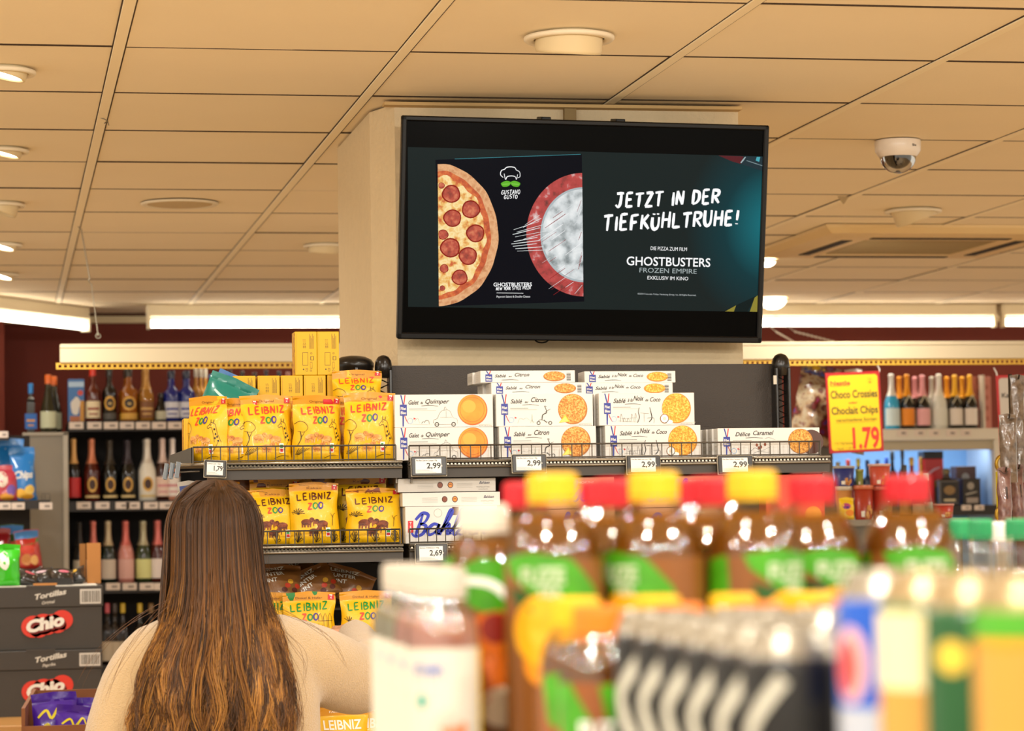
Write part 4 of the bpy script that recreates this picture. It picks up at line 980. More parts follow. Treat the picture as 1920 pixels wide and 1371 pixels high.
zbag('orig', 660, 0, 6.10, 17, .03, 'yellow animal biscuit bag standing higher behind the front row, near the black pole cap', z=BZ+.104, h=.112, seal=.80)
for k, (px, y, hgt) in enumerate(((640, 6.03, .150), (560, 6.04, .143), (470, 6.05, .142), (700, 6.02, .15))):
    zbag('orig', px, 0, y-.01, 20+k, R_.uniform(-.1, .1), 'yellow animal biscuit bag in the second row, %s' % ['behind the two rightmost front bags', 'behind the gap left of them', 'behind the half-covered bag', 'at the right shelf end'][k], z=BZ, h=hgt)
bag('snack_bag', 'teal and green foil bag leaning at the left end of the upper shelf', (pt(388, 0, 6.13).x, 6.12, BZ+.06), .12, .15, .05, M('#127a6c', .3, coat=.4, bump=(30, .4)), lambda A, W, H, s: (A.stroke([(-W*.5, H*.45), (-W*.2, H*.55), (W*.1, H*.5), (W*.5, H*.7)], .012, WHL, 2), A.stroke([(-W*.3, H*.72), (0, H*.66), (W*.3, H*.74)], .006, M('#b8d8d0'), 2)), 31, rot=(0, .42, -.35))
bag('snack_bag', 'blue foil bag leaning behind the teal bag', (pt(392, 0, 6.17).x, 6.19, BZ+.065), .12, .155, .045, M('#1c5fa0', .3, coat=.4, bump=(30, .4)), None, 32, rot=(0, .5, -.2))
# yellow cartons stacked behind
YC = M('#dcac06', .55); YCS = ramp_mat('carton_side', [(.35, '#c97a10'), (.5, '#e8b52a'), (.62, '#a5651a')], 60, .5)
def ycarton(label, loc, W=.0512, H=.1015, D=.062, grp=None, side=True):
    t = thing('biscuit_carton', label, 'box', loc, group=grp); obj('carton', MB().span(0, W, 0, D, 0, H, YC, .0008), t)
    A = Art(); K = M('#5c4410', .5)
    A.rect(W*.06, H*.06, W*.075, H*.95, M('#c08d10'), 1)
    for k, u in enumerate((.38, .46)): A.text('0824 17:2%d' % k, u*W, H*.55, K, h=H*.028, w=H*.26, layer=2, rot=PI/2) if False else A.text('08.24 17', (u+.04)*W, H*.62, K, h=H*.03, w=H*.2, layer=2, rot=PI/2)
    for k in range(5): A.rect(W*(.66+.045*k), H*.6, W*(.675+.045*k), H*(.95-.05*(k % 3)), K, 2)
    A.ring(W*.74, H*.50, W*.03, W*.045, K, 2, 12); A.rect(W*.70, H*.34, W*.86, H*.43, K, 2); A.rect(W*.73, H*.35, W*.83, H*.42, YC, 3)
    for u0, v0, u1, v1 in ((.34, .22, .355, .52), (.58, .22, .595, .52), (.34, .51, .595, .52), (.34, .22, .595, .23)): A.rect(W*u0, H*v0, W*u1, H*v1, K, 2)
    A.disc(W*.38, H*.13, W*.035, H*.02, K, 2, 10); A.text('CE', W*.58, H*.08, K, h=H*.05, layer=2, rot=PI/2)
    A.ring(W*.72, H*.10, W*.03, W*.045, K, 2, 12); A.rect(W*.69, H*.15, W*.78, H*.30, K, 2); A.rect(W*.70, H*.16, W*.77, H*.29, YC, 3)
    obj('printed_end', A.mesh(front, .0002), t)
    if side: obj('printed_side', Art().rect(.002, .002, D-.002, H-.002, YCS).mesh(lambda u, v, l: (-l, D-u, v), .0003), t)
    return t
y6 = 6.12; zc0 = BZ
x1 = pt(553, 650, y6).x
c0 = ycarton('yellow biscuit carton on top of the carton stack, left of two', (x1, y6, zc0+.205))
dup(c0, (x1+.0522, y6, zc0+.205), label='yellow biscuit carton on top of the carton stack, right of two')
for k, px in enumerate((438, 483.5, 527, 570, 614, 657)):
    x = pt(px, 750, y6).x
    dup(c0, (x, y6, zc0+.1025), label='yellow biscuit carton in the middle layer behind the bags, %s' % nth(k, 6))
    dup(c0, (x, y6, zc0), label='yellow biscuit carton in the bottom layer behind the bags, %s' % nth(k, 6))
dup(c0, (pt(345, 830, 6.0).x, 6.0, BZ), label='yellow biscuit carton standing alone at the left end of the upper shelf')
# second tier
z2 = S2+.002
zbag('kakao', 578, 0, yf, 41, .05, 'yellow bag of cocoa animal biscuits with brown lettering, middle of the second shelf', z=z2, h=.142, w=.114, back=M('#5b2210', .35, coat=.3))
zbag('kakao', 688, 0, yf+.01, 42, -.08, 'yellow bag of cocoa animal biscuits slumped at the right end of the second shelf', z=z2, h=.128, w=.128, back=M('#7a3410', .35, coat=.3), twist=.3, seal=.9)
zbag('kakao', 500, 0, yf+.012, 43, .25, 'yellow bag of cocoa animal biscuits partly covered by the brown hair', z=z2, h=.128)
for k, (px, y, rz, hh) in enumerate(((505, 5.99, .2, .152), (590, 6.03, .1, .155), (665, 6.0, -.15, .158), (712, 6.04, -.4, .15))):
    zbag('kakao', px, 0, y, 50+k, rz, 'yellow cocoa biscuit bag in the back row of the second shelf, %s' % nth(k, 4), z=z2, h=hh, back=M('#5b2210', .35, coat=.3))
def art_mix(A, W, H, s):
    A.disc(-W*.1, H*.5, W*.32, H*.2, M('#e9e2d2'), 1, 20, wob=.15, seed=s); A.disc(W*.15, H*.35, W*.2, H*.14, M('#d8601c'), 2, 18, wob=.15, seed=s+1); A.disc(-W*.2, H*.65, W*.15, H*.1, M('#f0b02a'), 2, 18, seed=s+2)
    A.brush('LEIBNIZ', -W*.4, H*.72, W*.38, H*.75, H*.1, H*.017, WHL, 3, seed=s)
bag('snack_bag', 'white, orange and blue foil bag at the left end of the second shelf', (pt(352, 0, yf+.03).x, yf+.03, z2), .075, .14, .04, M('#2b3c80', .3, coat=.4, bump=(30, .4)), art_mix, 61, -.8)
bag('snack_bag', 'red and silver crumpled foil bag at the left end of the second shelf', (pt(346, 0, yf+.09).x, yf+.09, z2), .085, .15, .05, M('#b8b0a8', .25, coat=.3, metal=.3, bump=(40, .6)), art_mix, 62, -1.0)
zbag('kakao', 395, 0, yf+.04, 63, -.5, 'yellow biscuit bag peeking out left above the brown hair', z=z2, h=.148)
bag('snack_bag', 'brown foil bag just above the top of the brown hair', (pt(440, 0, yf+.05).x, yf+.05, z2), .11, .149, .05, M('#7c4a1c', .35, coat=.3, bump=(30, .4)), art_mix, 64, .1)
# third tier
z3 = S3-.048
for k, (px, y) in enumerate(((566, yf), (672, yf+.004), (488, yf+.02))):
    zbag('dinkel', px, 0, y, 70+k, R_.uniform(-.08, .08), ['yellow spelt and oat biscuit bag with green lettering, directly right of the hair', 'yellow spelt and oat biscuit bag with green lettering behind the raised sleeve', 'yellow spelt and oat biscuit bag mostly hidden by the hair'][k], z=ZD+.001, h=.150, w=.122, back=M('#1c7a30', .35, coat=.3))
KB = M('#8a5a2a', .4, coat=.3, bump=(35, .5))
def art_kb(A, W, H, s):
    A.text('LEIBNIZ', -W*.42, H*.7, WHL, h=H*.11, w=W*.6, bold=.02, layer=3, rot=.15); A.text('KUNTER', -W*.42, H*.52, WHL, h=H*.12, w=W*.55, bold=.02, layer=3, rot=.15); A.text('BUNT', -W*.38, H*.36, WHL, h=H*.11, w=W*.35, bold=.02, layer=3, rot=.15)
    for k in range(5): A.disc(W*(.1+.07*k), H*(.2+.12*(k % 3)), W*.06, W*.05, M(['#5a2010', '#c23a1c', '#d9a02a'][k % 3]), 2, 12)
zk = S3-.05+.16
for k, (px, py, y, r1, r2) in enumerate(((520, 1108, 6.03, .1, .15), (600, 1112, 6.06, -1.1, .2), (640, 1112, 6.1, 1.0, -.1), (560, 1100, 6.12, -.5, .3))):
    p = pt(px, py, y)
    bag('snack_bag', ['brown biscuit bag upright in the dark shelf beside the hair', 'brown variety biscuit bag lying tilted in the dark third shelf, lettering readable', 'brown biscuit bag with dark berries, right end of the dark third shelf', 'dark brown biscuit bag deepest in the third shelf'][k], (p.x, y, p.z-.02), .12, .085, .05, KB, art_kb, 80+k, r2, rot=(-.3, r1*.35, r2))
obj('inner_tray', MB().span(LX0+.13, LX1-.02, 6.0, 6.3, pt(566, 1125, 6.0).z-.025, pt(566, 1125, 6.0).z-.02, STEEL), t)
zq = pt(640, 1318, 5.75)
zlow = S3-.30+.002
for k, (px, y) in enumerate(((640, SY+.035), (590, SY+.085), (705, SY+.06))):
    p = pt(px, 1371, y); zz = ZLOW+.001
    bag('biscuit_bag', ['yellow biscuit bag with white lettering below the sleeve at the bottom edge', 'yellow biscuit bag behind it at the bottom edge, left', 'yellow biscuit bag at the bottom edge beside the white-capped bottles'][k], (p.x, y, zz), .125, .150, .05, YB, lambda A, W, H, s: (A.text('FAIRTRADE', 0, H*.9, WHL, h=H*.03, w=W*.45, align='c', layer=3), A.text('LEIBNIZ', 0, H*.66, WHL, h=H*.14, w=W*.72, bold=.02, align='c', layer=3), A.text('ZOO', 0, H*.5, M('#7a2a50'), h=H*.1, w=W*.25, bold=.02, align='c', layer=3)), 90+k, [.1, .5, -.2][k], band=YD)

# ================================================================== bottles far away
BC = {}
def far_bottle(kind, body, cap, label, H, Rr, lab2=None, foil=.38):
    """returns dict of part meshes (cached)"""
    k = (kind, body, cap, label, round(H, 3), round(Rr, 3), lab2, foil)
    if k in BC: return BC[k]
    G = M(body, .07, spec=.6); parts = {}
    if kind == 'champ': pr = [(Rr*.9, 0), (Rr, .01*H), (Rr, .42*H), (Rr*.93, .50*H), (Rr*.66, .60*H), (Rr*.42, .68*H), (Rr*.33, .78*H), (Rr*.31, .93*H), (Rr*.34, .94*H), (Rr*.34, .98*H)]
    elif kind == 'tall': pr = [(Rr*.9, 0), (Rr, .01*H), (Rr, .52*H), (Rr*.94, .58*H), (Rr*.6, .64*H), (Rr*.36, .68*H), (Rr*.33, .75*H), (Rr*.33, .90*H)]
    elif kind == 'square': pr = [(Rr*.95, 0), (Rr, .02*H), (Rr, .62*H), (Rr*.9, .68*H), (Rr*.45, .72*H), (Rr*.42, .85*H)]
    else: pr = [(Rr*.9, 0), (Rr, .02*H), (Rr*.98, .3*H), (Rr*.86, .45*H), (Rr*.6, .62*H), (Rr*.4, .75*H), (Rr*.36, .9*H)]
    seg = 4 if kind == 'square' else 18
    mb = MB().lathe(pr, G, seg, cap=True)
    if seg == 4:
        mb.v = [((x-y)*.72, (x+y)*.72, z) for x, y, z in mb.v]; mb.sm = [False]*len(mb.sm)
    parts['glass'] = mb.mesh('glass')
    if kind == 'champ':
        z0 = (1-foil)*H; c = [(r+.0012, z) for r, z in pr if z >= z0-.03*H]+[(Rr*.34, .985*H), (Rr*.2, 1.0*H), (.001, 1.0*H)]
        parts['foil'] = MB().lathe(c, M(cap, .3, metal=.35, bump=(120, .6)), 18, cap=False).mesh('foil')
    else:
        zc = pr[-1][1]-.06*H; r0 = pr[-1][0]+.0015
        parts['cap'] = MB().lathe([(r0, zc), (r0*1.05, zc+.01), (r0*1.05, H*.985), (r0*.9, H), (.001, H)], M(cap, .35, coat=.2), 16, cap=False).mesh('cap')
    if label:
        A = Art(); L = M(label, .5); zt_ = .38*H if kind != 'round' else .36*H; w = Rr*1.25
        if kind == 'tall' and lab2 == 'roundel':
            A.disc(0, .34*H, Rr*.85, .13*H, M('#c9973a', .4, metal=.3), 1, 20); A.disc(0, .34*H, Rr*.55, .09*H, M('#201612'), 2, 18); A.text('43', 0, .31*H, M('#e6c67a'), h=.05*H, align='c', bold=.03, layer=3); A.rect(-w, .04*H, w, .16*H, L, 1, 8)
        elif lab2 == 'medal':
            A.disc(0, .27*H, Rr*.62, .12*H, M('#c79a48', .4, metal=.3), 1, 20); A.disc(0, .27*H, Rr*.38, .08*H, M('#3a1c10'), 2, 16); A.rect(-w*.8, .06*H, w*.8, .10*H, M('#c9b27a'), 1, 6)
        else:
            A.rect(-w, .07*H, w, zt_, L, 1, 8)
            if lab2: A.rect(-w*.7, .22*H, w*.7, .26*H, M(lab2), 2, 6); A.rect(-w*.5, .13*H, w*.5, .155*H, M(lab2), 2, 6)
        fn = cyl(Rr+.0003) if kind != 'square' else facing(-Rr*.72*1.0-.0006)
        if kind == 'square': fn = (lambda R2: (lambda u, v, l: (u*.9, -R2-l, v)))(Rr*1.0)
        parts['paper_label'] = A.mesh(fn, .0004)
    BC[k] = parts; return parts
def put(name, parts, label, cat, loc, group=None, rz=0):
    t = thing(name, label, cat, loc, rz, group)
    for n, me in parts.items(): obj(n, me, t)
    return t
def fb(px, ytop, ybase, wpx, Y, kind, body, cap, label_c, text, lab2=None, foil=.38, z=None, behind=0, behind_label=None, name='bottle'):
    b = pt(px, ybase, Y); tp = pt(px, ytop, Y); z0 = b.z if z is None else z; H = tp.z-z0; Rr = wpx*Y/F/2
    t = put(name, far_bottle(kind, body, cap, label_c, H, Rr, lab2, foil), text, 'bottle', (b.x, Y, z0))
    for k in range(behind):
        dup(t, (b.x-.002, Y+(k+1)*(2*Rr+.006), z0), label=('%s of its file, ' % ORD[k+1])+' '.join(text.replace(',', '').split()[:13]))
    return t
TAG = M('#d8c9bd', .5); TAGK = M('#1e1916', .5)
def shelf_tag(px, py, w, h, Y, label, grp):
    p = pt(px, py, Y); t = obj('price_tag', MB().box((0, 0, 0), (w*Y/F, .004, h*Y/F), TAG, .001), None, p); tag(t, label, 'price label', grp)
    A = Art().rect(-w*Y/F*.1, -h*Y/F*.2, w*Y/F*.3, h*Y/F*.15, M('#8a7f78')); obj('lettering', A.mesh(facing(-.002), .0004), t); return t
# ---- liquor shelving by the rear wall, left
LY = 12.55; sx0, sx1 = pt(127, 800, LY).x, pt(640, 800, LY).x
lu = thing('liquor_shelving', 'black shelving along the rear wall filled with liquor and sparkling wine', 'shelving', (0, 0, 0))
SHK = M('#1c1614', .5); zL = [pt(250, y, LY).z for y in (791, 940, 1093, 1246)]
for z in zL: obj('shelf_board', MB().span(sx0, sx1, LY-.05, LY+.45, z-.012, z, SHK).span(sx0, sx1, LY-.06, LY-.045, z-.045, z+.002, SHK), lu)
obj('back_panel', MB().span(sx0, sx1, LY+.45, LY+.48, 0, zL[0]-.005, M('#120d0b', .8)), lu)
px_a = pt(46, 815, LY).x
obj('side_cabinet', MB().span(px_a, sx0-.022, LY-.06, LY+.45, 0, pt(80, 818, LY).z, M('#8d8577', .5)), lu)
obj('side_post', MB().span(sx0-.024, sx0, LY-.075, LY+.45, 0, pt(120, 812, LY).z, M('#b3ab9c', .4), .003), lu)
obj('cabinet_top', MB().span(px_a-.01, sx0, LY-.075, LY+.45, pt(80, 818, LY).z, pt(80, 812, LY).z, M('#a59d8e', .45), .002), lu)
for j, (y, xs) in enumerate(((798, (143, 177, 208, 238, 268, 298, 328)), (948, (157, 192, 230, 249, 283, 312)), (1100, (212, 243, 275, 302)))):
    for k, x in enumerate(xs): shelf_tag(x, y, 26, 13, LY-.064, 'pale price tag on the %s liquor shelf, %s' % (['top', 'middle', 'lower'][j], nth(k, len(xs))), 'price tags on the %s liquor shelf' % ['top', 'middle', 'lower'][j])
zt0 = pt(80, 811, LY).z
fb(58, 719, 811, 19, LY, 'square', '#101a22', '#1f7fd0', '#1c62b8', 'dark square bottle with blue cap and blue label on the grey side cabinet', '#d99a2a', z=zt0)
fb(91, 703, 811, 30, LY-.02, 'round', '#2b2a1c', '#e06a1c', '#c3c9ac', 'dark bottle with orange cap and pale label, left of two on the cabinet', z=zt0)
fb(102, 706, 811, 28, LY+.14, 'round', '#2b2a1c', '#e06a1c', '#c3c9ac', 'dark bottle with orange cap and pale label, right of two on the cabinet', z=zt0)
a = pt(128, 790, LY); b = pt(158, 711, LY)
t = thing('gift_box', 'blue upright gift carton left of the red-capped liquor bottle', 'box', (a.x, LY, zL[0])); w, h = b.x-a.x, b.z-zL[0]
obj('carton', MB().span(0, w, 0, .08, 0, h, M('#3a6fae', .45), .002), t)
A = Art().rect(.002, h*.82, w-.002, h*.94, M('#a9c3dd')).disc(w*.75, h*.68, w*.17, w*.17, M('#c8473f'), 2, 16).disc(w*.45, h*.38, w*.3, h*.2, M('#d6d0c8'), 2, 16, wob=.2, seed=2).rect(w*.72, .004, w*.98, h*.5, M('#c48a2e'), 1).rect(w*.1, .004, w*.7, h*.14, M('#b0653a'), 1)
obj('printed_front', A.mesh(front, .0006), t)
fb(136, 716, 790, 26, LY+.16, 'square', '#26324a', '#1f2a3c', None, 'dark blue bottle half hidden behind the blue gift carton', z=zL[0])
fb(175, 689, 790, 27, LY, 'tall', '#5a1e0c', '#d2301a', '#ddcdaa', 'red-capped amber liquor bottle with cream and red label', '#8e2416', z=zL[0], behind=1)
fb(206, 689, 790, 26, LY, 'tall', '#18130f', '#22201c', '#4a4640', 'black liquor bottle with gold roundel, slim black cap', 'roundel', z=zL[0], behind=1)
fb(242, 691, 790, 33, LY, 'tall', '#8a4d10', '#2a241c', '#c99a3a', 'golden liqueur bottle with round gold label, black cap', 'roundel', z=zL[0], behind=2)
fb(275, 691, 790, 28, LY, 'champ', '#9a6a2a', '#b98a48', '#7a4a20', 'golden bottle with matt gold neck, right of the golden liqueur', '#c9a05a', z=zL[0], behind=2)
fb(303, 737, 790, 23, LY, 'round', '#151210', '#191512', '#b8b49a', 'small black bottle between golden and blue bottles', z=zL[0], behind=1)
fb(323, 695, 790, 29, LY, 'tall', '#16257a', '#1b2440', '#c9c9d2', 'deep blue liquor bottle with silver band, left of two', '#1a2a8a', z=zL[0], behind=1)
fb(351, 695, 790, 29, LY, 'tall', '#16257a', '#1b2440', '#c9c9d2', 'deep blue liquor bottle with silver band, right of two', '#1a2a8a', z=zL[0], behind=1)
for k, x in enumerate((368, 377, 386)): fb(x, 692, 790, 18, LY+.1+.1*k, 'tall', '#b07a24', '#b8b0a0', '#c79a38', 'amber bottle with silver cap above the teal bag, %s of three' % ['left', 'middle', 'right'][k], z=zL[0])
for k, x in enumerate((398, 409)): fb(x, 702, 790, 24, LY+.12*k, 'round', '#14161c', '#2a7cc0', '#24344a', 'dark bottle with light blue cap, %s of two above the teal bag' % ['left', 'right'][k], z=zL[0])
for k, x in enumerate((432, 455, 478, 500, 524, 541)): fb(x, 694+(k % 3)*2, 790, 20, LY+.05*(k % 2), 'tall', '#191110', ['#241a18', '#2a201c', '#301c1c', '#2a2430', '#2a3038', '#a8786c'][k], '#3a3028', 'dark bottle whose cap just shows above the yellow cartons, %s' % nth(k, 6), z=zL[0])
L2 = [(139, 822, 26, 'champ', '#15110e', '#d8a868', '#b81a1c', None, 'black sparkling bottle with gold foil and red label'),
      (173, 822, 30, 'champ', '#4a1208', '#c87a58', None, 'medal', 'dark rose sparkling bottle with copper foil and gold medal'),
      (207, 824, 30, 'champ', '#0f0f0c', '#3a3228', None, 'medal', 'black sparkling bottle with black foil and gold medal, left of two'),
      (240, 824, 30, 'champ', '#0f0f0c', '#3a3238', None, 'medal', 'black sparkling bottle with black foil and gold medal, right of two'),
      (277, 822, 33, 'champ', '#e2ddd0', '#d8cfc2', None, 'medal', 'white sparkling bottle with gold medal in the middle shelf'),
      (306, 821, 27, 'champ', '#3a1810', '#d3b9ae', '#dcc0b0', '#c9868a', 'sparkling bottle with pale foil and blush label'),
      (325, 821, 25, 'champ', '#c9886a', '#dcd0c8', '#e2d8d0', '#c9868a', 'blush sparkling bottle with white foil and white label')]
for x, yt, w, kd, bo, ca, la, l2, tx in L2: fb(x, yt, 939, w, LY, kd, bo, ca, la if la else '#b8a070', tx, l2, z=zL[1], behind=1, foil=.42)
L3 = [(150, 978, 24, '#171310', '#2a2420', '#c8bfae', 'dark sparkling bottle at the left end of the lower shelf'), (176, 976, 27, '#2a120e', '#cf7466', '#c9a8a0', 'sparkling bottle with coral foil behind the cardboard flap'),
      (204, 976, 28, '#16241a', '#b3a07e', '#c9bcae', 'green sparkling bottle with champagne foil and greyish label'), (237, 976, 30, '#c98478', '#c8665a', '#d9a8a0', 'pink sparkling bottle with rose foil'),
      (270, 976, 30, '#2f3a1e', '#a9a080', '#cfd08a', 'green sparkling bottle with silver foil and yellow-edged label'), (297, 975, 30, '#4a1a12', '#c96a62', '#dccfc8', 'dark rose sparkling bottle with pink foil and white label')]
for x, yt, w, bo, ca, la, tx in L3: fb(x, yt, 1093, w, LY, 'champ', bo, ca, la, tx, None, z=zL[2], behind=1, foil=.45)
for k, (x, ca) in enumerate(((202, '#c4505a'), (216, '#3a2a20'), (231, '#c9a81c'), (263, '#c9a81c'), (284, '#7a5a2a'))): fb(x, 1131, 1246, 24, LY, 'tall', '#1d130f', ca, '#b8a890', 'wine bottle with %s cap in the lowest shelf beside the dark boxes' % {'#c4505a': 'pink', '#3a2a20': 'dark', '#c9a81c': 'yellow', '#7a5a2a': 'brown'}[ca]+(' (nearer the hair)' if x > 250 else ''), z=zL[3])
# ---- crisps shelves at the left edge
CY = 11.6; cu_ = thing('snack_shelving', 'dark shelving with bagged crisps at the left edge', 'shelving', (0, 0, 0))
cx0, cx1 = pt(-60, 900, CY).x, pt(93, 940, CY).x; zc1 = pt(40, 940, CY).z; zc2 = pt(40, 1068, CY).z; zc3 = pt(40, 812, CY).z
for z, xe in ((zc1, cx1), (zc2, cx1-.02), (zc3, pt(17, 812, CY).x)):
    obj('shelf_board', MB().span(cx0, xe, CY-.12, CY+.35, z-.02, z, SHK).span(cx0, xe, CY-.13, CY-.118, z-.035, z+.003, SHK), cu_)
obj('back_panel', MB().span(cx0, cx1-.08, CY+.35, CY+.37, 0, zc3, M('#2a2420', .8)), cu_)
gx0 = pt(78, 930, CY).x
obj('wire_guard', MB().tube([(gx0, CY-.12, zc1), (gx0, CY-.12, zc1+.03), (cx1, CY-.12, zc1+.03), (cx1, CY-.12, zc1)], .0018, WIREM, 5).tube([(gx0+.012, CY-.12, zc1), (gx0+.012, CY-.12, zc1+.03)], .0014, WIREM, 5), cu_)
for k, x in enumerate((8, 34, 86)): shelf_tag(x, 949, 24, 13, CY-.135, 'pale price tag under the crisps bags, %s' % nth(k, 3), 'price tags under the crisps')
shelf_tag(6, 815, 18, 12, CY-.135, 'price tag on the top crisps shelf in the left corner', 'price tag top left')
BLB = M('#1d78c4', .3, coat=.4, bump=(25, .4))
def art_chips(A, W, H, s):
    A.rect(-W*.15, H*.70, W*.3, H*.84, M('#e8d9a0'), 1); A.text('Chips', -W*.38, H*.42, WHL, h=H*.14, w=W*.75, bold=.03, shear=.2, layer=3)
    A.rect(-W*.35, H*.60, W*.35, H*.63, M('#a8d4ec'), 2); A.disc(-W*.15, H*.14, W*.22, H*.09, M('#e8b23a'), 2, 16, wob=.1, seed=s); A.disc(W*.2, H*.2, W*.2, H*.09, M('#f0c860'), 3, 16, wob=.1, seed=s+1); A.disc(W*.1, H*.08, W*.25, H*.06, M('#d99a28'), 2, 16)
def cbag(px, pyt, pyb, wpx, Y, mat, fn, seed, rz, label, z=None, rot=None, D=.07):
    b = pt(px, pyb, Y); tp = pt(px, pyt, Y); z0 = b.z if z is None else z
    return bag('crisps_bag', label, (b.x, Y, z0), wpx*Y/F, tp.z-z0, D, mat, fn, seed, rz, rot=rot)
cbag(46, 838, 940, 46, CY-.05, BLB, art_chips, 101, .1, 'blue crisps bag with white lettering at the right end of the shelf', z=zc1+.001, rot=(0, -.05, .1))
cbag(18, 822, 940, 52, CY+.06, BLB, art_chips, 102, -.1, 'blue crisps bag behind the front one at the left edge', z=zc1+.001)
cbag(12, 872, 940, 44, CY-.07, M('#b93a4a', .3, coat=.4, bump=(25, .4)), lambda A, W, H, s: (A.disc(-W*.2, H*.6, W*.25, H*.22, M('#e0d3c0'), 1, 16), A.disc(W*.2, H*.3, W*.2, H*.15, M('#7a5ab0'), 2, 16), A.disc(0, H*.12, W*.3, H*.1, M('#d9962a'), 2, 16)), 103, .05, 'red and cream crisps bag in front at the left edge', z=zc1+.001)
def art_hot(A, W, H, s):
    A.rect(-W*.48, H*.78, W*.48, H*.98, M('#3f7fc0'), 1, 6); A.rect(-W*.48, H*.62, W*.48, H*.78, M('#3a7a3a'), 1, 6); A.disc(0, H*.50, W*.3, H*.12, M('#d0402a'), 2, 16); A.disc(-W*.1, H*.25, W*.22, H*.14, M('#c98040'), 2, 16, wob=.1); A.disc(W*.22, H*.22, W*.16, H*.12, M('#e0a860'), 3, 16, wob=.1); A.disc(0, H*.84, W*.16, H*.05, M('#d8503a'), 3, 12)
cbag(56, 993, 1068, 46, CY-.04, M('#b83226', .3, coat=.4, bump=(25, .4)), art_hot, 104, 0, 'red snack bag with blue and green top on the lower crisps shelf', z=zc2+.001, rot=(0, -.1, 0))
cbag(22, 983, 1068, 44, CY+.04, M('#2a5a2c', .3, coat=.4, bump=(25, .4)), art_hot, 105, .2, 'dark green and red snack bag behind it on the lower crisps shelf', z=zc2+.001)
cbag(5, 990, 1068, 30, CY+.0, M('#8a1c22', .3, coat=.4, bump=(25, .4)), None, 106, -.2, 'dark red snack bag in the left corner of the lower crisps shelf', z=zc2+.001)
# ---- dark display cartons with crisps lettering
HY = 9.2; hx0, hx1 = pt(-70, 1100, HY).x, pt(193, 1100, HY).x; KC = M('#3e3832', .6, bump=(60, .15)); KR = M('#d8321c', .4)
def chio(px0, px1, yt, ym, yb, label, sub, loc_y, dx=0):
    a = pt(px0, yt, loc_y); zt_ = pt(90, yt, loc_y).z; zm = pt(90, ym, loc_y).z; zb_ = pt(90, yb, loc_y).z; xr_ = pt(px1, yt, loc_y).x
    t = thing('display_carton', label, 'box', (hx0, loc_y, zb_)); W = xr_-hx0; H = zt_-zb_; Hm = zm-zb_
    obj('carton_tray', MB().span(0, W-.004, .003, .40, 0, Hm, KC, .002), t)
    obj('carton_lid', MB().span(0, W, 0, .403, Hm, H, KC, .002).span(W*.45, W*.66, -.001, .01, H-.004, H+.004, KC), t)
    s = loc_y/F; A = Art(); cx = pt(px0, 0, loc_y).x-hx0
    A.text('Tortillas', cx, Hm+(H-Hm)*.38, M('#d8d2c6'), h=10*s, w=58*s, bold=.03, shear=.3, layer=2, rot=.17)
    A.text(sub, cx+12*s, Hm+(H-Hm)*.14, M('#cfc8bb'), h=5.5*s, w=24*s, bold=.02, shear=.3, layer=2, rot=.12)
    x0 = W-42*s; A.rect(x0, Hm+5*s, x0+38*s, H-6*s, M('#cfc9bf'), 1)
    rr = random.Random(3); q = x0+3*s
    while q < x0+34*s:
        ww = rr.choice((.8, 1.4, 2.2))*s; A.rect(q, Hm+8*s, q+ww, H-9*s, M('#6a645c'), 2); q += ww+rr.choice((.9, 1.5))*s
    xL = W-200*s; A.rect(xL-10*s, Hm+7*s, xL+4*s, H-7*s, M('#b9b3a8'), 1); A.rect(xL-8*s, Hm+9*s, xL+2*s, (Hm+H)/2-1*s, KC, 2); A.rect(xL-8*s, (Hm+H)/2+1*s, xL+2*s, H-9*s, KC, 2)
    lx, lz = cx-14*s, Hm*.40
    for R_x, R_c, ly in ((13, KR, 1),):
        for k, (u, v, r) in enumerate(((10, 16, 22), (28, 20, 21), (45, 22, 18), (62, 27, 20), (36, 16, 17), (20, 12, 18), (54, 18, 16))): A.disc(lx+u*s, lz+(v-4)*s, r*s, r*s*.92, KR, 1, 20)
    for ly, bd_, c in ((3, .10, M('#7a0f0a')), (4, .055, M('#e9e3d8'))): A.text('Chio', lx-1*s+(2*s if ly == 3 else 0), lz+1*s-(2*s if ly == 3 else 0), c, h=23*s, w=70*s, bold=bd_, shear=.2, layer=ly, rot=.2)
    obj('printed_front', A.mesh(front, .0005), t); return t, zt_
chio(60, 192, 1220, 1256, 1344, 'dark carton with red and white crisps logo, lower of the two stacked at the left', 'Paprika', HY-.02)
_, zct = chio(60, 193, 1100, 1139, 1219, 'dark carton with red and white crisps logo, upper of the two stacked at the left', 'Original', HY)
obj('white_liner', MB().span(hx0+.05, hx1-.02, .004+HY, HY+.39, zct, zct+.003, M('#dcd8cc', .6)), None)
tag(bpy.data.objects['white_liner'], 'white cardboard liner on top of the upper dark carton', 'cardboard')
k_ = pt(165, 1095, HY+.2)
t = thing('cardboard_flap', 'brown cardboard display flap standing on the upper dark carton', 'cardboard', (k_.x, HY+.2, zct+.003))
w = 26*HY/F; h = 76*HY/F; CB = M('#b3783c', .75, bump=(80, .2))
obj('front_panel', MB().box((w*.42, 0, h/2), (w, .004, h), CB), t); obj('side_panel', MB().box((-w*.35, .02, h/2), (w*.62, .004, h*.97), M('#9c6730', .75), 0, -.9), t)
BKF = M('#1d1a1a', .25, coat=.5, bump=(40, .6))
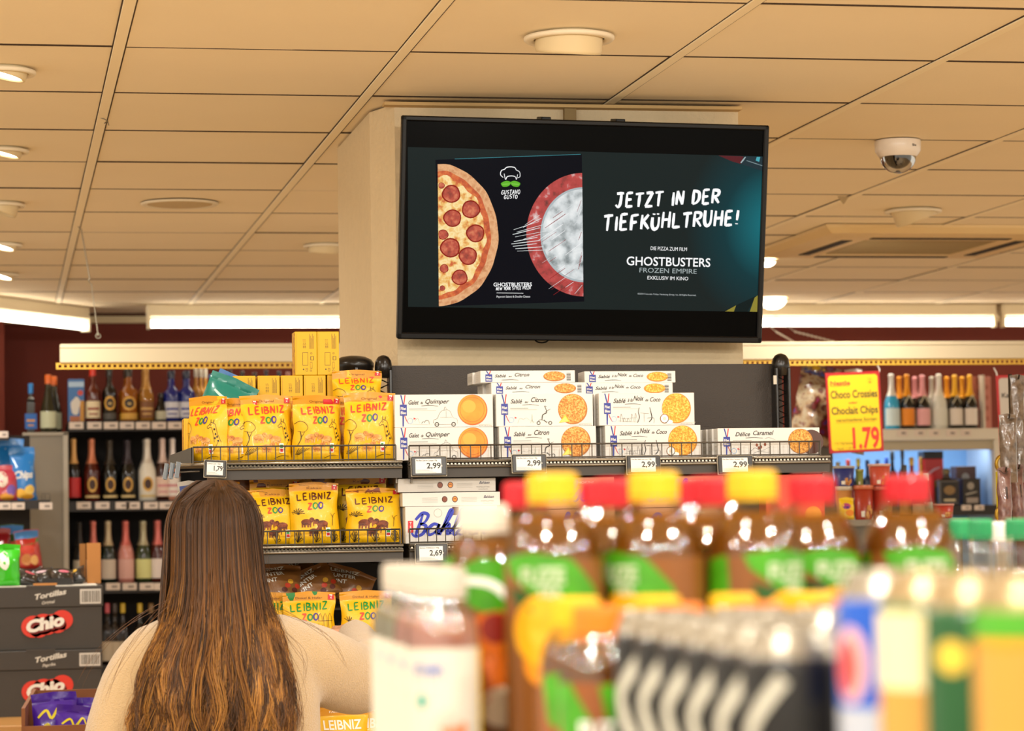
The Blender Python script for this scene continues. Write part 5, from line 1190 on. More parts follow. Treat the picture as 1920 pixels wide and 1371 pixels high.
for k, (x, y, r, c) in enumerate(((52, 1090, .5, '#b8505a'), (80, 1088, -.3, '#c9a8b0'), (95, 1084, .9, '#b8505a'), (118, 1088, .2, '#c8687a'), (142, 1086, -.7, '#d9a81c'), (62, 1082, -.9, '#c9a8b0'))):
    p = pt(x, y, HY+.1+.03*(k % 3))
    bag('snack_bag', 'small black foil snack bag lying on the dark carton, %s' % nth(k, 6), (p.x, HY+.08+.05*(k % 3), zct+.006), .075, .085, .04, BKF, lambda A, W, H, s, c=c: (A.disc(0, H*.55, W*.25, H*.12, M(c), 1, 14), A.rect(-W*.2, H*.3, W*.2, H*.36, M('#c9bfae'), 1)), 110+k, r, rot=(-.9, r*.6, r*.4))
t = thing('snack_tray', 'black cardboard tray edge with snack bags on the dark carton', 'tray', (pt(90, 1095, HY+.05).x, HY+.05, zct+.003))
obj('front_edge', MB().box((.03, -.01, .012), (.10, .004, .024), M('#1f1c1a', .5)), t); obj('brown_strip', MB().box((-.01, -.016, .004), (.08, .004, .008), CB), t)
GB = M('#35b81c', .25, coat=.5, bump=(25, .5))
cbag(10, 1020, 1092, 56, HY+.06, GB, lambda A, W, H, s: (A.disc(-W*.1, H*.6, W*.2, H*.2, WHL, 1, 14, wob=.2), A.rect(W*.2, H*.05, W*.45, H*.5, M('#4a4a3a'), 1)), 120, .2, 'bright green foil snack bag on the dark carton at the left edge', z=zct+.004)
# table below
tt = thing('display_table', 'tan wooden display table under the dark cartons', 'table', (hx0, HY-.15, 0)); zz = pt(30, 1344, HY-.02).z-.0015
obj('table_top', MB().span(-.2, .75, -.25, .7, zz-.03, zz, M('#b98748', .5, var=.1, vscale=6), .003), tt)
for x in (-.15, .7):
    for y in (-.2, .65): obj('leg', MB().span(x-.02, x+.02, y-.02, y+.02, 0, zz-.03, M('#5a4630', .6)), tt)
# wooden tray with purple bags
WY = 7.6; x0, x1 = pt(40, 1330, WY).x, pt(205, 1330, WY).x; zt1 = pt(60, 1308, WY).z
WD = M('#8a5124', .6, var=.25, vscale=12)
t = thing('wooden_crate', 'brown open crate with purple foil bags in the bottom left corner', 'crate', (x0, WY, zt1-.2)); W = x1-x0+.04
obj('side_board', MB().add([(-.0, 0, 0), (.01, 0, 0), (.045, .30, 0), (.035, .30, 0), (-.0, 0, .17), (.01, 0, .17), (.045, .30, .205), (.035, .30, .205)], [(0, 1, 2, 3), (7, 6, 5, 4), (0, 4, 5, 1), (1, 5, 6, 2), (2, 6, 7, 3), (3, 7, 4, 0)], WD), t)
obj('back_board', MB().span(.03, W+.03, .30, .31, 0, .20, WD), t); obj('front_board', MB().span(0, W, -.01, 0, 0, .12, WD), t); obj('bottom_board', MB().span(0, W, 0, .3, 0, .01, WD), t)
obj('side_board', MB().span(W, W+.01, 0, .3, 0, .19, WD), t)
PB = M('#4a24a0', .25, coat=.5, bump=(28, .5))
def art_pur(A, W, H, s):
    Yl = M('#e6d21c', .4)
    A.brush('TAKIS', -W*.4, H*.62, W*.4, H*.72, H*.17, H*.035, Yl, 3, seed=s) if False else A.brush('TOLLE', -W*.42, H*.58, W*.40, H*.70, H*.18, H*.034, Yl, 3, seed=s)
    A.brush('DOLLE', -W*.38, H*.36, W*.42, H*.46, H*.18, H*.034, Yl, 3, seed=s+4); A.disc(-W*.25, H*.2, W*.25, H*.12, M('#d8401c'), 2, 14, wob=.2); A.disc(W*.25, H*.2, W*.14, H*.1, M('#4aa8d8'), 2, 14)
def art_pur2(A, W, H, s):
    Yl = M('#e6d21c', .4)
    for k in range(3):
        A.stroke([(-W*.4, H*(.64-.2*k)), (-W*.2, H*(.74-.2*k)), (-W*.1, H*(.62-.2*k)), (W*.1, H*(.78-.2*k)), (W*.2, H*(.64-.2*k)), (W*.42, H*(.76-.2*k))], H*.04, Yl, 3)
    A.disc(-W*.25, H*.2, W*.25, H*.12, M('#d8401c'), 2, 14, wob=.2); A.disc(W*.25, H*.2, W*.14, H*.1, M('#4aa8d8'), 2, 14)
for k, (x, y, yt, rz) in enumerate(((108, WY+.10, 1297, .1), (160, WY+.17, 1308, -.2), (135, WY+.04, 1322, .3))):
    p = pt(x, yt, y); bag('snack_bag', ['purple foil bag with yellow lettering, highest in the wooden crate', 'purple foil bag with yellow lettering at the right in the crate beside the sleeve', 'purple foil bag with yellow lettering, lowest and frontmost in the crate'][k], (p.x, y, zt1-.19), .13, p.z-(zt1-.19), .06, PB, art_pur2, 130+k, rz, rot=(-.1, -.05+.1*k, rz))
sp = thing('crate_stand', 'plain stand carrying the brown crate, below the picture edge', 'stand', (x0, WY, 0)); obj('plinth', MB().span(-.02, W+.05, -.03, .34, 0, zt1-.2005, M('#4a3826', .7)), sp)

# ================================================================== right side background
RYw = 12.6; wz = pt(1750, 805, RYw).z; wx0, wx1 = pt(1540, 805, RYw).x, pt(1866, 805, RYw).x
WC = M('#d9d2c2', .45); BLUI = M('#7aa6d2', .55)
cb = thing('champagne_cabinet', 'white shelving with a blue-backed niche right of the price sign', 'shelving', (0, 0, 0))
obj('shelf_board', MB().span(wx0, wx1, RYw-.06, RYw+.5, wz-.02, wz, WC).span(wx0, wx1, RYw-.075, RYw-.06, wz-.055, wz, WC), cb)
obj('beam', MB().span(wx0, wx1-.02, RYw-.05, RYw+.0, wz-.105, wz-.055, M('#b0a58c', .5)), cb)
px1 = pt(1857, 900, RYw).x; px2 = pt(1880, 900, RYw).x
obj('side_post', MB().span(px1, px2, RYw-.07, RYw-.02, 0, wz-.02, WC, .003), cb)
obj('side_wall', MB().span(px2-.015, px2, RYw-.02, RYw+.5, 0, wz-.02, M('#b9cbe0', .6)), cb)
obj('blue_back', MB().span(wx0, px2, RYw+.46, RYw+.5, 0, wz-.02, BLUI), cb)
obj('upper_side', MB().span(pt(1840, 740, RYw).x, pt(1842, 740, RYw).x+.006, RYw-.02, RYw+.04, wz, wz+.27, M('#c9bfb0', .5)), cb)
zn = pt(1780, 948, RYw).z
obj('niche_board', MB().span(wx0, px2, RYw-.06, RYw+.46, zn-.02, zn, M('#5f7f9e', .5)).span(wx0, px2, RYw-.075, RYw-.06, zn-.05, zn, SHK), cb)
lamp('niche_lamp', ((wx0+px2)/2, RYw+.15, wz-.07), ((wx0+px2)/2, RYw+.4, zn), 2.2, .8, (.75, .87, 1), 'RECTANGLE', .04)
for k, x in enumerate((1692, 1724, 1752, 1784, 1811)): shelf_tag(x, 812, 22, 13, RYw-.079, 'price tag under the champagne bottles, %s' % nth(k, 5), 'price tags under the champagne')
for k, x in enumerate((1812, 1836)): shelf_tag(x, 952, 20, 10, RYw-.079, 'white price tag below the dark boxed spirits, %s of two' % ['left', 'right'][k], 'price tags below the spirits')
CHB = [(1673, 701, 30, '#2f9fd0', '#dcdcd8', '#c9dde4', 'light blue sparkling bottle with white foil next to the price sign'), (1702, 702, 28, '#11120f', '#e0941c', '#ea8c10', 'black champagne bottle with orange foil and orange label'),
      (1731, 703, 29, '#14110f', '#dc9aa0', '#e5a9ad', 'black champagne bottle with pink foil and pink label'), (1762, 701, 31, '#d8d9cf', '#dedcd2', '#d8d9cf', 'white champagne bottle with white foil'),
      (1792, 703, 28, '#11120f', '#e8b02a', '#e2d8ce', 'black champagne bottle with gold foil, left of the two gold ones in front'), (1820, 703, 28, '#11120f', '#e8b02a', '#e2d8ce', 'black champagne bottle with gold foil, right of the two gold ones in front')]
for x, yt, w, bo, ca, la, tx in CHB:
    t = fb(x, yt, 804, w, RYw, 'champ', bo, ca, la, tx, None, z=wz, foil=.42)
    if bo[1] == '1':
        H = pt(x, yt, RYw).z-wz; Rr = w*RYw/F/2; A = Art()
        A.stroke([(-Rr*.6, H*.47), (0, H*.62)], .004, M('#d8d0b0', .3), 2, 0, False); A.stroke([(Rr*.6, H*.47), (0, H*.62)], .004, M('#d8d0b0', .3), 2, 0, False)
        obj('neck_ribbon', A.mesh(cyl(Rr*.92), .001), t)
for x, ca, bo, tx in ((1688, '#d98a1c', '#11120f', 'orange foil'), (1717, '#cf8a90', '#14110f', 'pink foil'), (1749, '#b0aca0', '#8a8a80', 'grey foil'), (1777, '#e0941c', '#11120f', 'amber foil'), (1806, '#d99a24', '#11120f', 'gold foil'), (1640, '#d8c9a0', '#14110f', 'pale foil')):
    fb(x, 706, 804, 27, RYw+.13, 'champ', bo, ca, '#b8a890', 'champagne bottle with %s in the second row, seen between the front ones' % tx, None, z=wz, foil=.42)
for k, (xa, xb, c, tx) in enumerate(((1831, 1841, '#8a4a3a', 'slim brown-red gift box right of the champagne'), (1846, 1860, '#c0796a', 'dusty pink gift box at the end of the champagne shelf'))):
    a = pt(xa, 804, RYw+.03); b = pt(xb, 706, RYw+.03); t = thing('gift_box', tx, 'box', (a.x, RYw+.03+.02*k, wz)); w, h = b.x-a.x, b.z-wz
    obj('carton', MB().span(0, w, 0, .08, 0, h, M(c, .5), .001), t); A = Art()
    for q in range(4): A.disc(w/2, h*(.2+.2*q), w*.25, h*.05, M('#a8604f'), 1, 10)
    obj('printed_front', A.mesh(front, .0005), t)
# spirits in the niche
NB = [(1551, 862, 20, 'tall', '#1c1a24', '#3a5a9a', '#8a8a90', 'slim dark bottle below the sign, left end of the niche'), (1573, 866, 20, 'tall', '#3a2a1c', '#8c8060', '#a8946a', 'brown bottle below the sign in the niche'), (1592, 862, 20, 'tall', '#2a1410', '#c83a2a', '#c83a2a', 'bottle with red neck below the sign'),
      (1611, 860, 20, 'tall', '#1f2430', '#c9b82a', '#3a4a6a', 'bottle with yellow cap below the sign'), (1628, 863, 20, 'tall', '#1c2a4a', '#23407a', '#3a4a6a', 'navy bottle below the right part of the sign'), (1647, 862, 20, 'tall', '#141a2a', '#1c2f60', '#8a94a8', 'dark blue bottle below the right corner of the sign'),
      (1664, 858, 18, 'tall', '#1c4ab8', '#1c4ab8', '#9ab8e0', 'bright blue slim bottle right of the sign'), (1675, 846, 20, 'tall', '#14181c', '#14181c', '#8a6a2a', 'tall black bottle right of the blue one'), (1694, 842, 17, 'tall', '#2a2a30', '#2a2a30', '#4a3a30', 'tall dark slim bottle beside the red-necked one'),
      (1711, 858, 22, 'tall', '#8c2018', '#d9a82a', '#b8302a', 'red bottle with gold cap in the blue niche'), (1729, 857, 17, 'tall', '#c08a20', '#a87a1c', '#3a2a14', 'slender golden bottle in the blue niche')]
for x, yt, w, kd, bo, ca, la, tx in NB: fb(x, yt, 948, w, RYw+.05+.1*((x//7) % 2), kd, bo, ca, la, tx, z=zn)
a = pt(1735, 948, RYw+.12); b = pt(1768, 846, RYw+.12); t = thing('gift_box', 'red gift box with black lid in the blue niche', 'box', (a.x, RYw+.12, zn)); w, h = b.x-a.x, b.z-zn
obj('carton', MB().span(0, w, 0, .09, 0, h*.86, M('#c01c24', .4, coat=.2), .002), t); obj('lid', MB().span(-.001, w+.001, -.001, .091, h*.86, h, M('#1c1a22', .4), .002), t)
obj('printed_front', Art().stroke([(w*.2, h*.58), (w*.5, h*.66), (w*.8, h*.70)], .012, M('#c9a8c0'), 1).mesh(front, .0005), t)
a = pt(1781, 948, RYw-.02)
t = thing('whisky_bottle', 'square whisky bottle with black label and stubby neck in the niche', 'bottle', (a.x, RYw-.02, zn)); s = RYw/F
obj('glass', MB().span(-21*s, 21*s, 0, .08, 0, 52*s, M('#3a2a18', .1, coat=.5), .008).lathe([(9*s, 52*s), (7*s, 58*s), (6.5*s, 66*s)], M('#3a2a18', .1), 14, (0, .04, 0)), t)
obj('stopper', MB().lathe([(7*s, 62*s), (7.5*s, 64*s), (7.5*s, 72*s), (.001, 73*s)], M('#6a5c3a', .4), 14, (0, .04, 0), cap=False), t)
A = Art().rect(-17*s, 6*s, 17*s, 46*s, M('#191411'), 1).disc(0, 30*s, 12*s, 9*s, M('#8a6c40'), 2, 16).rect(-12*s, 8*s, 12*s, 13*s, M('#c9b890'), 2); obj('paper_label', A.mesh(front, .0006), t)
for k, (xa, xb, ya, c, tx) in enumerate(((1806, 1838, 897, '#241c16', 'dark spirits carton with round emblem, right in the niche'), (1795, 1830, 874, '#5a3e34', 'brown carton standing behind the dark one in the niche'))):
    Y = RYw+.0+.16*k; a = pt(xa, 948, Y); b = pt(xb, ya, Y); t = thing('gift_box', tx, 'box', (a.x, Y, zn)); w, h = b.x-a.x, b.z-zn
    obj('carton', MB().span(0, w, 0, .09, 0, h, M(c, .45), .002), t)
    A = Art().disc(w*.45, h*.72, w*.2, w*.2, M('#9c9488'), 1, 14).stroke([(w*.15, h*.4), (w*.8, h*.5)], .008, M('#b0a898'), 1, 0).rect(w*.2, h*.08, w*.85, h*.28, M('#a8988a'), 1); obj('printed_front', A.mesh(front, .0005), t)
# tubs and pouches on a display stand in the middle distance
TY = 8.4; zs1 = pt(1600, 975, TY).z
st = thing('display_stand', 'grey display stand carrying chocolate tubs behind the bottles', 'stand', (0, 0, 0)); tx0, tx1 = pt(1545, 960, TY).x, pt(1800, 960, TY).x
obj('stand_top', MB().span(tx0, tx1, TY-.09, TY+.3, zs1-.02, zs1, M('#8a8478', .5)), st); obj('stand_body', MB().span(tx0+.02, tx1-.02, TY-.07, TY+.28, 0, zs1-.02, M('#6a655c', .6)), st)
def tub(px0, px1, yt, yb, Y, c, lid, label, z=None, nuts=True, seed=1, txt=None):
    s = Y/F; r = (px1-px0)/2*s; p = pt((px0+px1)/2, yb, Y); z0 = p.z if z is None else z; H = pt((px0+px1)/2, yt, Y).z-z0
    t = thing('chocolate_tub', label, 'tub', (p.x, Y, z0)); obj('cup', MB().lathe([(r*.82, 0), (r*.84, .003), (r*.97, H*.9)], M(c, .4, coat=.3), 24), t)
    obj('lid', MB().lathe([(r*.97, H*.88), (r*1.03, H*.885), (r*1.03, H*.99), (r*.98, H), (.001, H)], M(lid, .35, coat=.3), 24, cap=False), t)
    A = Art(); rr = random.Random(seed)
    if nuts:
        for k in range(8): A.disc(rr.uniform(-.1, .7)*r, H*rr.uniform(.1, .38), r*.17, H*.09, M(rr.choice(['#c98a42', '#a8662a', '#dba762']), .5), 2+k % 2, 10, wob=.1, seed=k)
    if txt: A.text(txt, -r*.7, H*.62, WHL, h=H*.14, w=r*1.1, bold=.03)
    A.rect(-r*.6, H*.08, -r*.2, H*.25, WHL, 1, 2)
    obj('printed_label', A.mesh(lambda u, v, l: ((r*(.82+.15*v/H)+l+.0006)*math.sin(u/r), -(r*(.82+.15*v/H)+l+.0006)*math.cos(u/r), v), .0005), t); return t
zu = pt(1600, 912, TY).z
tub(1600, 1640, 910, 975, TY, '#a8341c', '#c9704a', 'brown-red chocolate tub in the lower row, left', z=zs1, seed=3)
tub(1634, 1676, 912, 975, TY-.0, '#b8382a', '#c96a5a', 'salmon-red chocolate tub in the lower row, right', z=zs1, seed=5)
tub(1566, 1600, 912, 975, TY+.02, '#c98a4a', '#cfc6b4', 'tan and white tub at the left end of the lower row', z=zs1, seed=6, nuts=False)
tub(1562, 1604, 874, 911, TY+.02, '#26327c', '#a8a49c', 'blue chocolate tub in the upper row', z=zu+.001, seed=7)
tub(1628, 1671, 870, 911, TY+.0, '#c8503a', '#d0a89a', 'coral chocolate tub in the upper row right of the blue one', z=zu+.001, seed=8)
tub(1604, 1620, 880, 911, TY+.02, '#8a9a4a', '#a8b06a', 'small green tub between the blue and coral tubs', z=zu+.001, nuts=False)
tub(1748, 1790, 945, 975, TY-.03, '#b83a2a', '#c88a7a', 'low red tub standing alone right of the stack', z=zs1, seed=9)
a = pt(1697, 975, TY); t = fb(1697, 872, 975, 24, TY+.08, 'round', '#1c1a14', '#1c1a14', '#b8832a', 'small black bottle with gold label beside the coral tub', z=zs1)
t = fb(1722, 893, 975, 26, TY+.05, 'round', '#3a1410', '#a01820', '#c9b090', 'dark red bottle behind the rightmost red bottle cap', z=zs1)
t = fb(1738, 888, 975, 22, TY+.1, 'round', '#2a3a34', '#bfd8cc', '#a8c8b8', 'bottle with pale mint cap behind the rightmost red bottle cap', z=zs1)
bag('sweets_bag', 'bright yellow sweets bag in front of the red tubs', (pt(1589, 975, TY-.07).x, TY-.06, zs1+.001), 32*TY/F, 44*TY/F, .035, M('#f0c814', .3, coat=.4, bump=(30, .4)), lambda A, W, H, s: (A.disc(-W*.1, H*.6, W*.3, H*.14, M('#b8407a'), 1, 14), A.disc(W*.1, H*.3, W*.3, H*.14, M('#e88a14'), 2, 14), A.rect(-W*.3, H*.5, W*.05, H*.6, M('#4a2a8a'), 3)), 140, .1)
# red carton just right of the shelf end
# large hanging plastic bag
PBG = ramp_mat('printed_film', [(.34, '#2a3a84'), (.40, '#7a2028'), (.46, '#4a281c'), (.52, '#9a7a58'), (.58, '#a8997c'), (.64, '#6a2c1c'), (.70, '#6a6a62')], 14, .3, detail=3, bump=.6, coat=.3)
p = pt(1562, 832, 9.62)
bag('plastic_bag', 'large glossy printed plastic bag hanging behind the price sign', (p.x-.03, 9.62, p.z-.01), .32, .30, .07, PBG, lambda A, W, H, s: (A.text('Snack', -W*.46, H*.86, M('#23408c'), h=H*.06, w=W*.3, bold=.03), A.disc(-W*.3, H*.95, W*.12, H*.03, M('#e0c01c'), 1, 12)), 150, .0, rot=(0, .22, .1), crump=.012)
wb = bpy.data.objects['plastic_bag']; obj('hanging_tab', MB().box((0, 0, 0), (.02, .14, .012), M('#d8d0c0', .4)), wb, (.03, -.05, .295))
p = pt(1492, 832, 9.95); gs_ = thing('green_carton', 'green packet standing on a slim display rack under the hanging plastic bag', 'box', p); obj('carton', MB().span(0, .12, 0, .05, 0, .05, M('#1c7a4a', .5), .003), gs_)
p2 = thing('orange_packet', 'orange packet standing beside the green one behind the price sign', 'packet', p+Vector((.122, 0, 0))); obj('carton', MB().span(0, .03, 0, .05, 0, .09, M('#c9582a', .5), .003), p2)
rk = thing('display_rack', 'slim grey display rack behind the right end of the biscuit shelf', 'rack', (p.x-.02, p.y, 0)); obj('rack_board', MB().span(0, .2, -.02, .12, p.z-.012, p.z-.0005, M('#6a655c', .5)), rk); obj('rack_body', MB().span(.03, .17, 0, .1, 0, p.z-.012, M('#5a554c', .6)), rk)
# price signs hanging from the rail
SR = M('#a00c0c', .45, coat=.1); SYE = M('#dcb200', .45, coat=.1)
def rrect(A, u0, v0, u1, v1, r, mat, layer):
    P = []
    for cx, cy, a0 in ((u1-r, v1-r, 0), (u0+r, v1-r, PI/2), (u0+r, v0+r, PI), (u1-r, v0+r, 1.5*PI)):
        P += [(cx+r*math.cos(a0+PI/2*k/5), cy+r*math.sin(a0+PI/2*k/5)) for k in range(6)]
    A.quad(P, mat, layer)
def sign(cx, cy, w, h, face, label, roll, art):
    p = pt(cx, cy, RY-.03); s = RY/F; W, H = w*s, h*s
    t = thing('price_sign', label, 'sign', p, rot=(0, roll, 0)); B = Art(); 
    obj('sign_frame', MB().box((0, 0, 0), (W, .006, H), SR, .002), t)
    A = Art(); rrect(A, -W/2+.009, -H/2+.010, W/2-.010, H/2-.011, .012, face, 1); art(A, W, H); obj('printed_face', A.mesh(facing(-.003), .0005), t)
    obj('hanger_hook', MB().tube([(W/2-.005, 0, H/2-.02), (W/2+.002, 0, H/2+.005), (W/2-.002, .01, H/2+.02)], .0025, M('#cfc8ba', .3), 6) if w > 80 and cx < 1700 else MB().tube([(-W/2+.006, 0, H/2-.01), (-W/2+.004, 0, H/2+.01), (-W/2-.002, .01, H/2+.03)], .0025, M('#cfc8ba', .3), 6), t)
def art1(A, W, H):
    K = M('#2a2a14', .5); Rd = M('#d8301c', .5); g = lambda x, y: ((x-203.5)/370*W, (731-y)/535*H)   # sheet units
    def tx(s, x0, x1, yb, hh, m, b=.02): u, v = g(x0, yb); A.text(s, u, v, m, h=hh/535*H, w=(x1-x0)/370*W, bold=b, layer=3)
    g = lambda x, y: ((x-553)/388*W, (730-y)/538*H)
    tx('Nestle', 390, 525, 545, 30, M('#cf4a1c'), .03); tx('Choco Crossies', 388, 706, 633, 52, K, .02); tx('oder', 513, 574, 672, 14, M('#cf4a1c'), .03)
    tx('Choclait Chips', 388, 704, 740, 50, K, .02); tx('verschiedene Sorten', 415, 694, 790, 22, M('#5a5414'), .01)
    tx('1.79', 528, 710, 970, 142, Rd, .03); tx('115/ 150g Packung', 400, 522, 942, 17, M('#8a7c14'), .01); tx('1kg ab 11,93 \u20ac', 412, 530, 974, 14, M('#8a7c14'), .01)
    u, v = g(390, 549); u2, _ = g(525, 549); A.rect(u, v-.0012, u2, v, M('#cf4a1c'), 3); u, v = g(415, 797); u2, _ = g(694, 797); A.rect(u, v-.001, u2, v, M('#8a7c14'), 3)
    u, v = g(672, 520); A.ring(u, v, .0105, .0112, M('#a89a10'), 3, 20); A.quad([(u-.006, v-.009), (u, v-.004), (u+.006, v-.009)], M('#7a4a10'), 3)
    for k in range(3): A.rect(u-.006, v+.006-.003*k, u+.006, v+.0068-.003*k, M('#a89a10'), 3)
sign(1602, 773, 111, 157, SYE, 'yellow and red price sign for chocolates reading 1.79', .035*-1+.0, art1)
def art2(A, W, H):
    A.text('Katl.Pflegetuch', -W/2+.018, H*.22, M('#3a342c'), h=.018, w=.17, bold=.02, layer=3); A.text('0.99', -W*.1, -H*.36, M('#8c3428'), h=.07, w=.1, bold=.03, layer=3)
sign(1924, 777, 118, 158, M('#a89c8c', .45), 'red-framed grey price sign cut off by the right edge', -.03, art2)
# wrapped items at the right edge
FILM = ramp_mat('crinkled_film', [(.3, '#3c322a'), (.45, '#6a5a4c'), (.6, '#7c6c5e'), (.75, '#5a4240')], 45, .2, bump=1.0, coat=.6)
hx_ = pt(1912, 900, 6.7).x
hs = thing('hook_stand', 'slim dark metal rod carrying the film-wrapped packs at the right edge', 'stand', (hx_, 6.75, 0))
obj('rod', MB().tube([(0, 0, 0), (0, 0, pt(1912, 700, 6.7).z)], .006, WIREM, 8), hs); obj('foot', MB().lathe([(.12, 0), (.12, .01), (.01, .02)], WIREM, 20), hs)
PINKF = ramp_mat('pink_film', [(.3, '#4e3430'), (.5, '#7a5650'), (.7, '#8c7468')], 40, .3, bump=.8, coat=.5)
for k, (x, yt, yb, w, Y, mt, tx) in enumerate(((1892, 768, 905, 36, 6.45, FILM, 'narrow film-wrapped grey pack hanging left at the right edge'), (1912, 690, 905, 30, 6.55, FILM, 'tall film-wrapped grey pack at the very right edge'), (1886, 868, 1010, 30, 6.38, PINKF, 'pinkish wrapped pack with folded end, lower left at the right edge'), (1911, 862, 1010, 26, 6.5, PINKF, 'pinkish wrapped pack with folded end, lower right at the right edge'))):
    p = pt(x, yb, Y); h = (yb-yt)*Y/F
    bag('wrapped_pack', tx, (p.x, Y, p.z), w*Y/F, h, .03, mt, (lambda A, W, H, s: (A.rect(-W*.05, H*.55, W*.08, H*.72, M('#3a2c28'), 1), A.stroke([(-W*.4, H*.97), (0, H*.9), (W*.4, H*.96)], .003, M('#4a3a34'), 1))) if mt is PINKF else None, 160+k, .1*(k-1), crump=.007, seal=.95)
    q = Vector((p.x-hx_, Y-6.75, p.z+h-.012))
    obj('hook_arm', MB().tube([(0, 0, q.z), (q.x, q.y-.012, q.z), (q.x, q.y-.016, q.z+.01)], .0022, WIREM, 6), hs)
for y_ in (870, 965):
    p = pt(1880, y_, 6.72); o = obj('ring_handle', MB().tube([(.018*math.cos(a), 0, .022*math.sin(a)) for a in [2*PI*k/20 for k in range(20)]], .005, M('#b08a2a', .3, metal=.6), 8, closed=True), hs, (p.x-hx_, -.03, p.z)); o['label'] = 'yellowish ring handle'
    obj('hook_arm', MB().tube([(0, 0, p.z), (p.x-hx_+.018, -.03, p.z)], .002, WIREM, 6), hs)
p = pt(1876, 925, 6.80); t = thing('yellow_packet', 'yellow packet with blue base behind the ring handles at the right edge', 'packet', (p.x, 6.80, p.z)); obj('carton', MB().box((.012, 0, 0), (.04, .03, .12), M('#e6d81c', .4), .003), t); obj('blue_label', MB().box((.012, -.016, -.04), (.04, .002, .03), M('#2a5ac8', .4)), t)
# ================================================================== drinks in the foreground
DZ = 1.31
ds = thing('drinks_shelf', 'grey drinks shelving below the picture edge that carries the foreground bottles', 'shelving', (0, 0, 0))
obj('shelf_top', MB().span(.25, 1.30, 1.00, 3.25, DZ-.03, DZ, M('#4a4540', .5), .003), ds)
obj('shelf_body', MB().span(.30, 1.25, 1.05, 3.20, 0, DZ-.03, M('#55504a', .6)), ds)
CLR = clear_mat('clear_plastic', '#f4f1ea', .10, rough=.015); TEA = clear_mat('iced_tea', '#c88a48', .03, .70, '#9a6018')
PINKD = clear_mat('pink_drink', '#f0cec4', .04, .8, '#e0aaa0'); GREYD = clear_mat('still_drink', '#e4e2d0', .04, .7, '#c8c6b0')
def near_parts(kind, H, Rr, drink, capc, capr, art=None, z_fill=None, glass=None, caph=.019, prof=None):
    P = {}
    pr = prof or [(Rr*.80, 0), (Rr*.96, .006), (Rr, .02), (Rr*.97, .10*H), (Rr, .16*H), (Rr, .80*H), (Rr*.96, .835*H), (Rr*.82, .875*H), (Rr*.58, .915*H), (capr*.86, .935*H), (capr*.84, H-caph)]
    P['bottle'] = MB().lathe(pr, glass or CLR, 32, cap=True).mesh('bottle')
    if drink:
        zf = z_fill or .90*H; ip = [(max(.004, r-.0016), z+.0016) for r, z in pr if z < zf]; r1 = ip[-1][0]; ip.append((r1*.93, zf))
        P['drink'] = MB().lathe(ip, drink, 28, cap=True).mesh('drink')
    mb = MB(); n = 36; vs = []; fs = []
    lv = [(1.0, 0), (1.0, .78), (.95, .95), (.80, 1.0)]
    for j, (q, zz) in enumerate(lv):
        for k in range(n*2):
            a = PI*k/n; r = capr*q*(1 if (k % 2 or j > 1) else .965); vs.append((r*math.cos(a), r*math.sin(a), H-caph+caph*zz))
    m2 = 2*n
    for j in range(3):
        for k in range(m2): fs.append((j*m2+k, j*m2+(k+1) % m2, (j+1)*m2+(k+1) % m2, (j+1)*m2+k))
    fs.append(tuple(3*m2+k for k in range(m2))); mb.add(vs, fs, M(capc, .4, coat=.15))
    mb.lathe([(capr*.99, H-caph-.004), (capr*.99, H-caph-.001)], M(capc, .4), 36, cap=False)
    P['cap'] = mb.mesh('cap')
    if art:
        A = Art(); art(A, H, Rr); P['paper_label'] = A.mesh(cyl(Rr+.0005), .0004).copy()
    return P
LGR = M('#40900a', .4, coat=.1, var=.45, vscale=45); DGR = M('#1a4a0c', .4, coat=.2); LMN = M('#e0a008', .4, coat=.1, var=.2, vscale=40); PCH = M('#d8660c', .4, coat=.1, var=.25, vscale=40); PC2 = M('#8a1c0a', .4); BRL = M('#7c4814', .4, coat=.15)
def art_tea(v=0):
    def f(A, H, R_2):
        A.rect(-2.6*R_2, .30*H, 2.6*R_2, .80*H, BRL, 1, 20)
        P = lambda x, y: (x*R_2, y*H)
        A.patch([P(-1.25, .80), P(-.5, .815), P(.3, .80), P(.95, .72), P(1.0, .66), P(.2, .68), P(-.6, .725), P(-1.15, .77)], LGR, 2)
        A.patch([P(-1.1, .735), P(0, .705), P(.9, .655), P(.9, .625), P(.2, .64), P(-.9, .69)], DGR, 3)
        A.text('FUZE', -.75*R_2, .742*H, M('#b4c49a'), h=.04*H, w=.9*R_2, bold=.04, layer=5); A.text('TEA', -.4*R_2, .712*H, M('#b4c49a'), h=.024*H, w=.5*R_2, bold=.04, layer=5)
        A.disc(-.2*R_2, .635*H, .76*R_2, .085*H, LMN, 4, 24); A.disc(-.1*R_2, .56*H, .62*R_2, .06*H, M('#e08a12', .4), 3, 20)
        A.patch([P(-2.1, .79), P(-1.6, .80), P(-1.5, .58), P(-2.2, .62)], LGR, 2)
    return f
def art_peach(A, H, R_2):
    P = lambda x, y: (x*R_2, y*H)
    A.rect(-2.6*R_2, .40*H, 2.6*R_2, .84*H, M('#8a5018', .4, coat=.15), 1, 20)
    A.patch([P(-1.5, .82), P(-.4, .86), P(.9, .84), P(1.2, .74), P(.3, .70), P(-.5, .72), P(-1.4, .76)], LGR, 2); A.stroke([P(-1.2, .80), P(-.2, .79), P(.5, .72), P(.9, .66)], .022*H, WHL, 3)
    A.disc(-.1*R_2, .60*H, 1.05*R_2, .12*H, PCH, 3, 24); A.disc(-.1*R_2, .675*H, .4*R_2, .04*H, PC2, 4, 16); A.disc(.2*R_2, .47*H, .8*R_2, .055*H, M('#e9cfa8'), 4, 20)
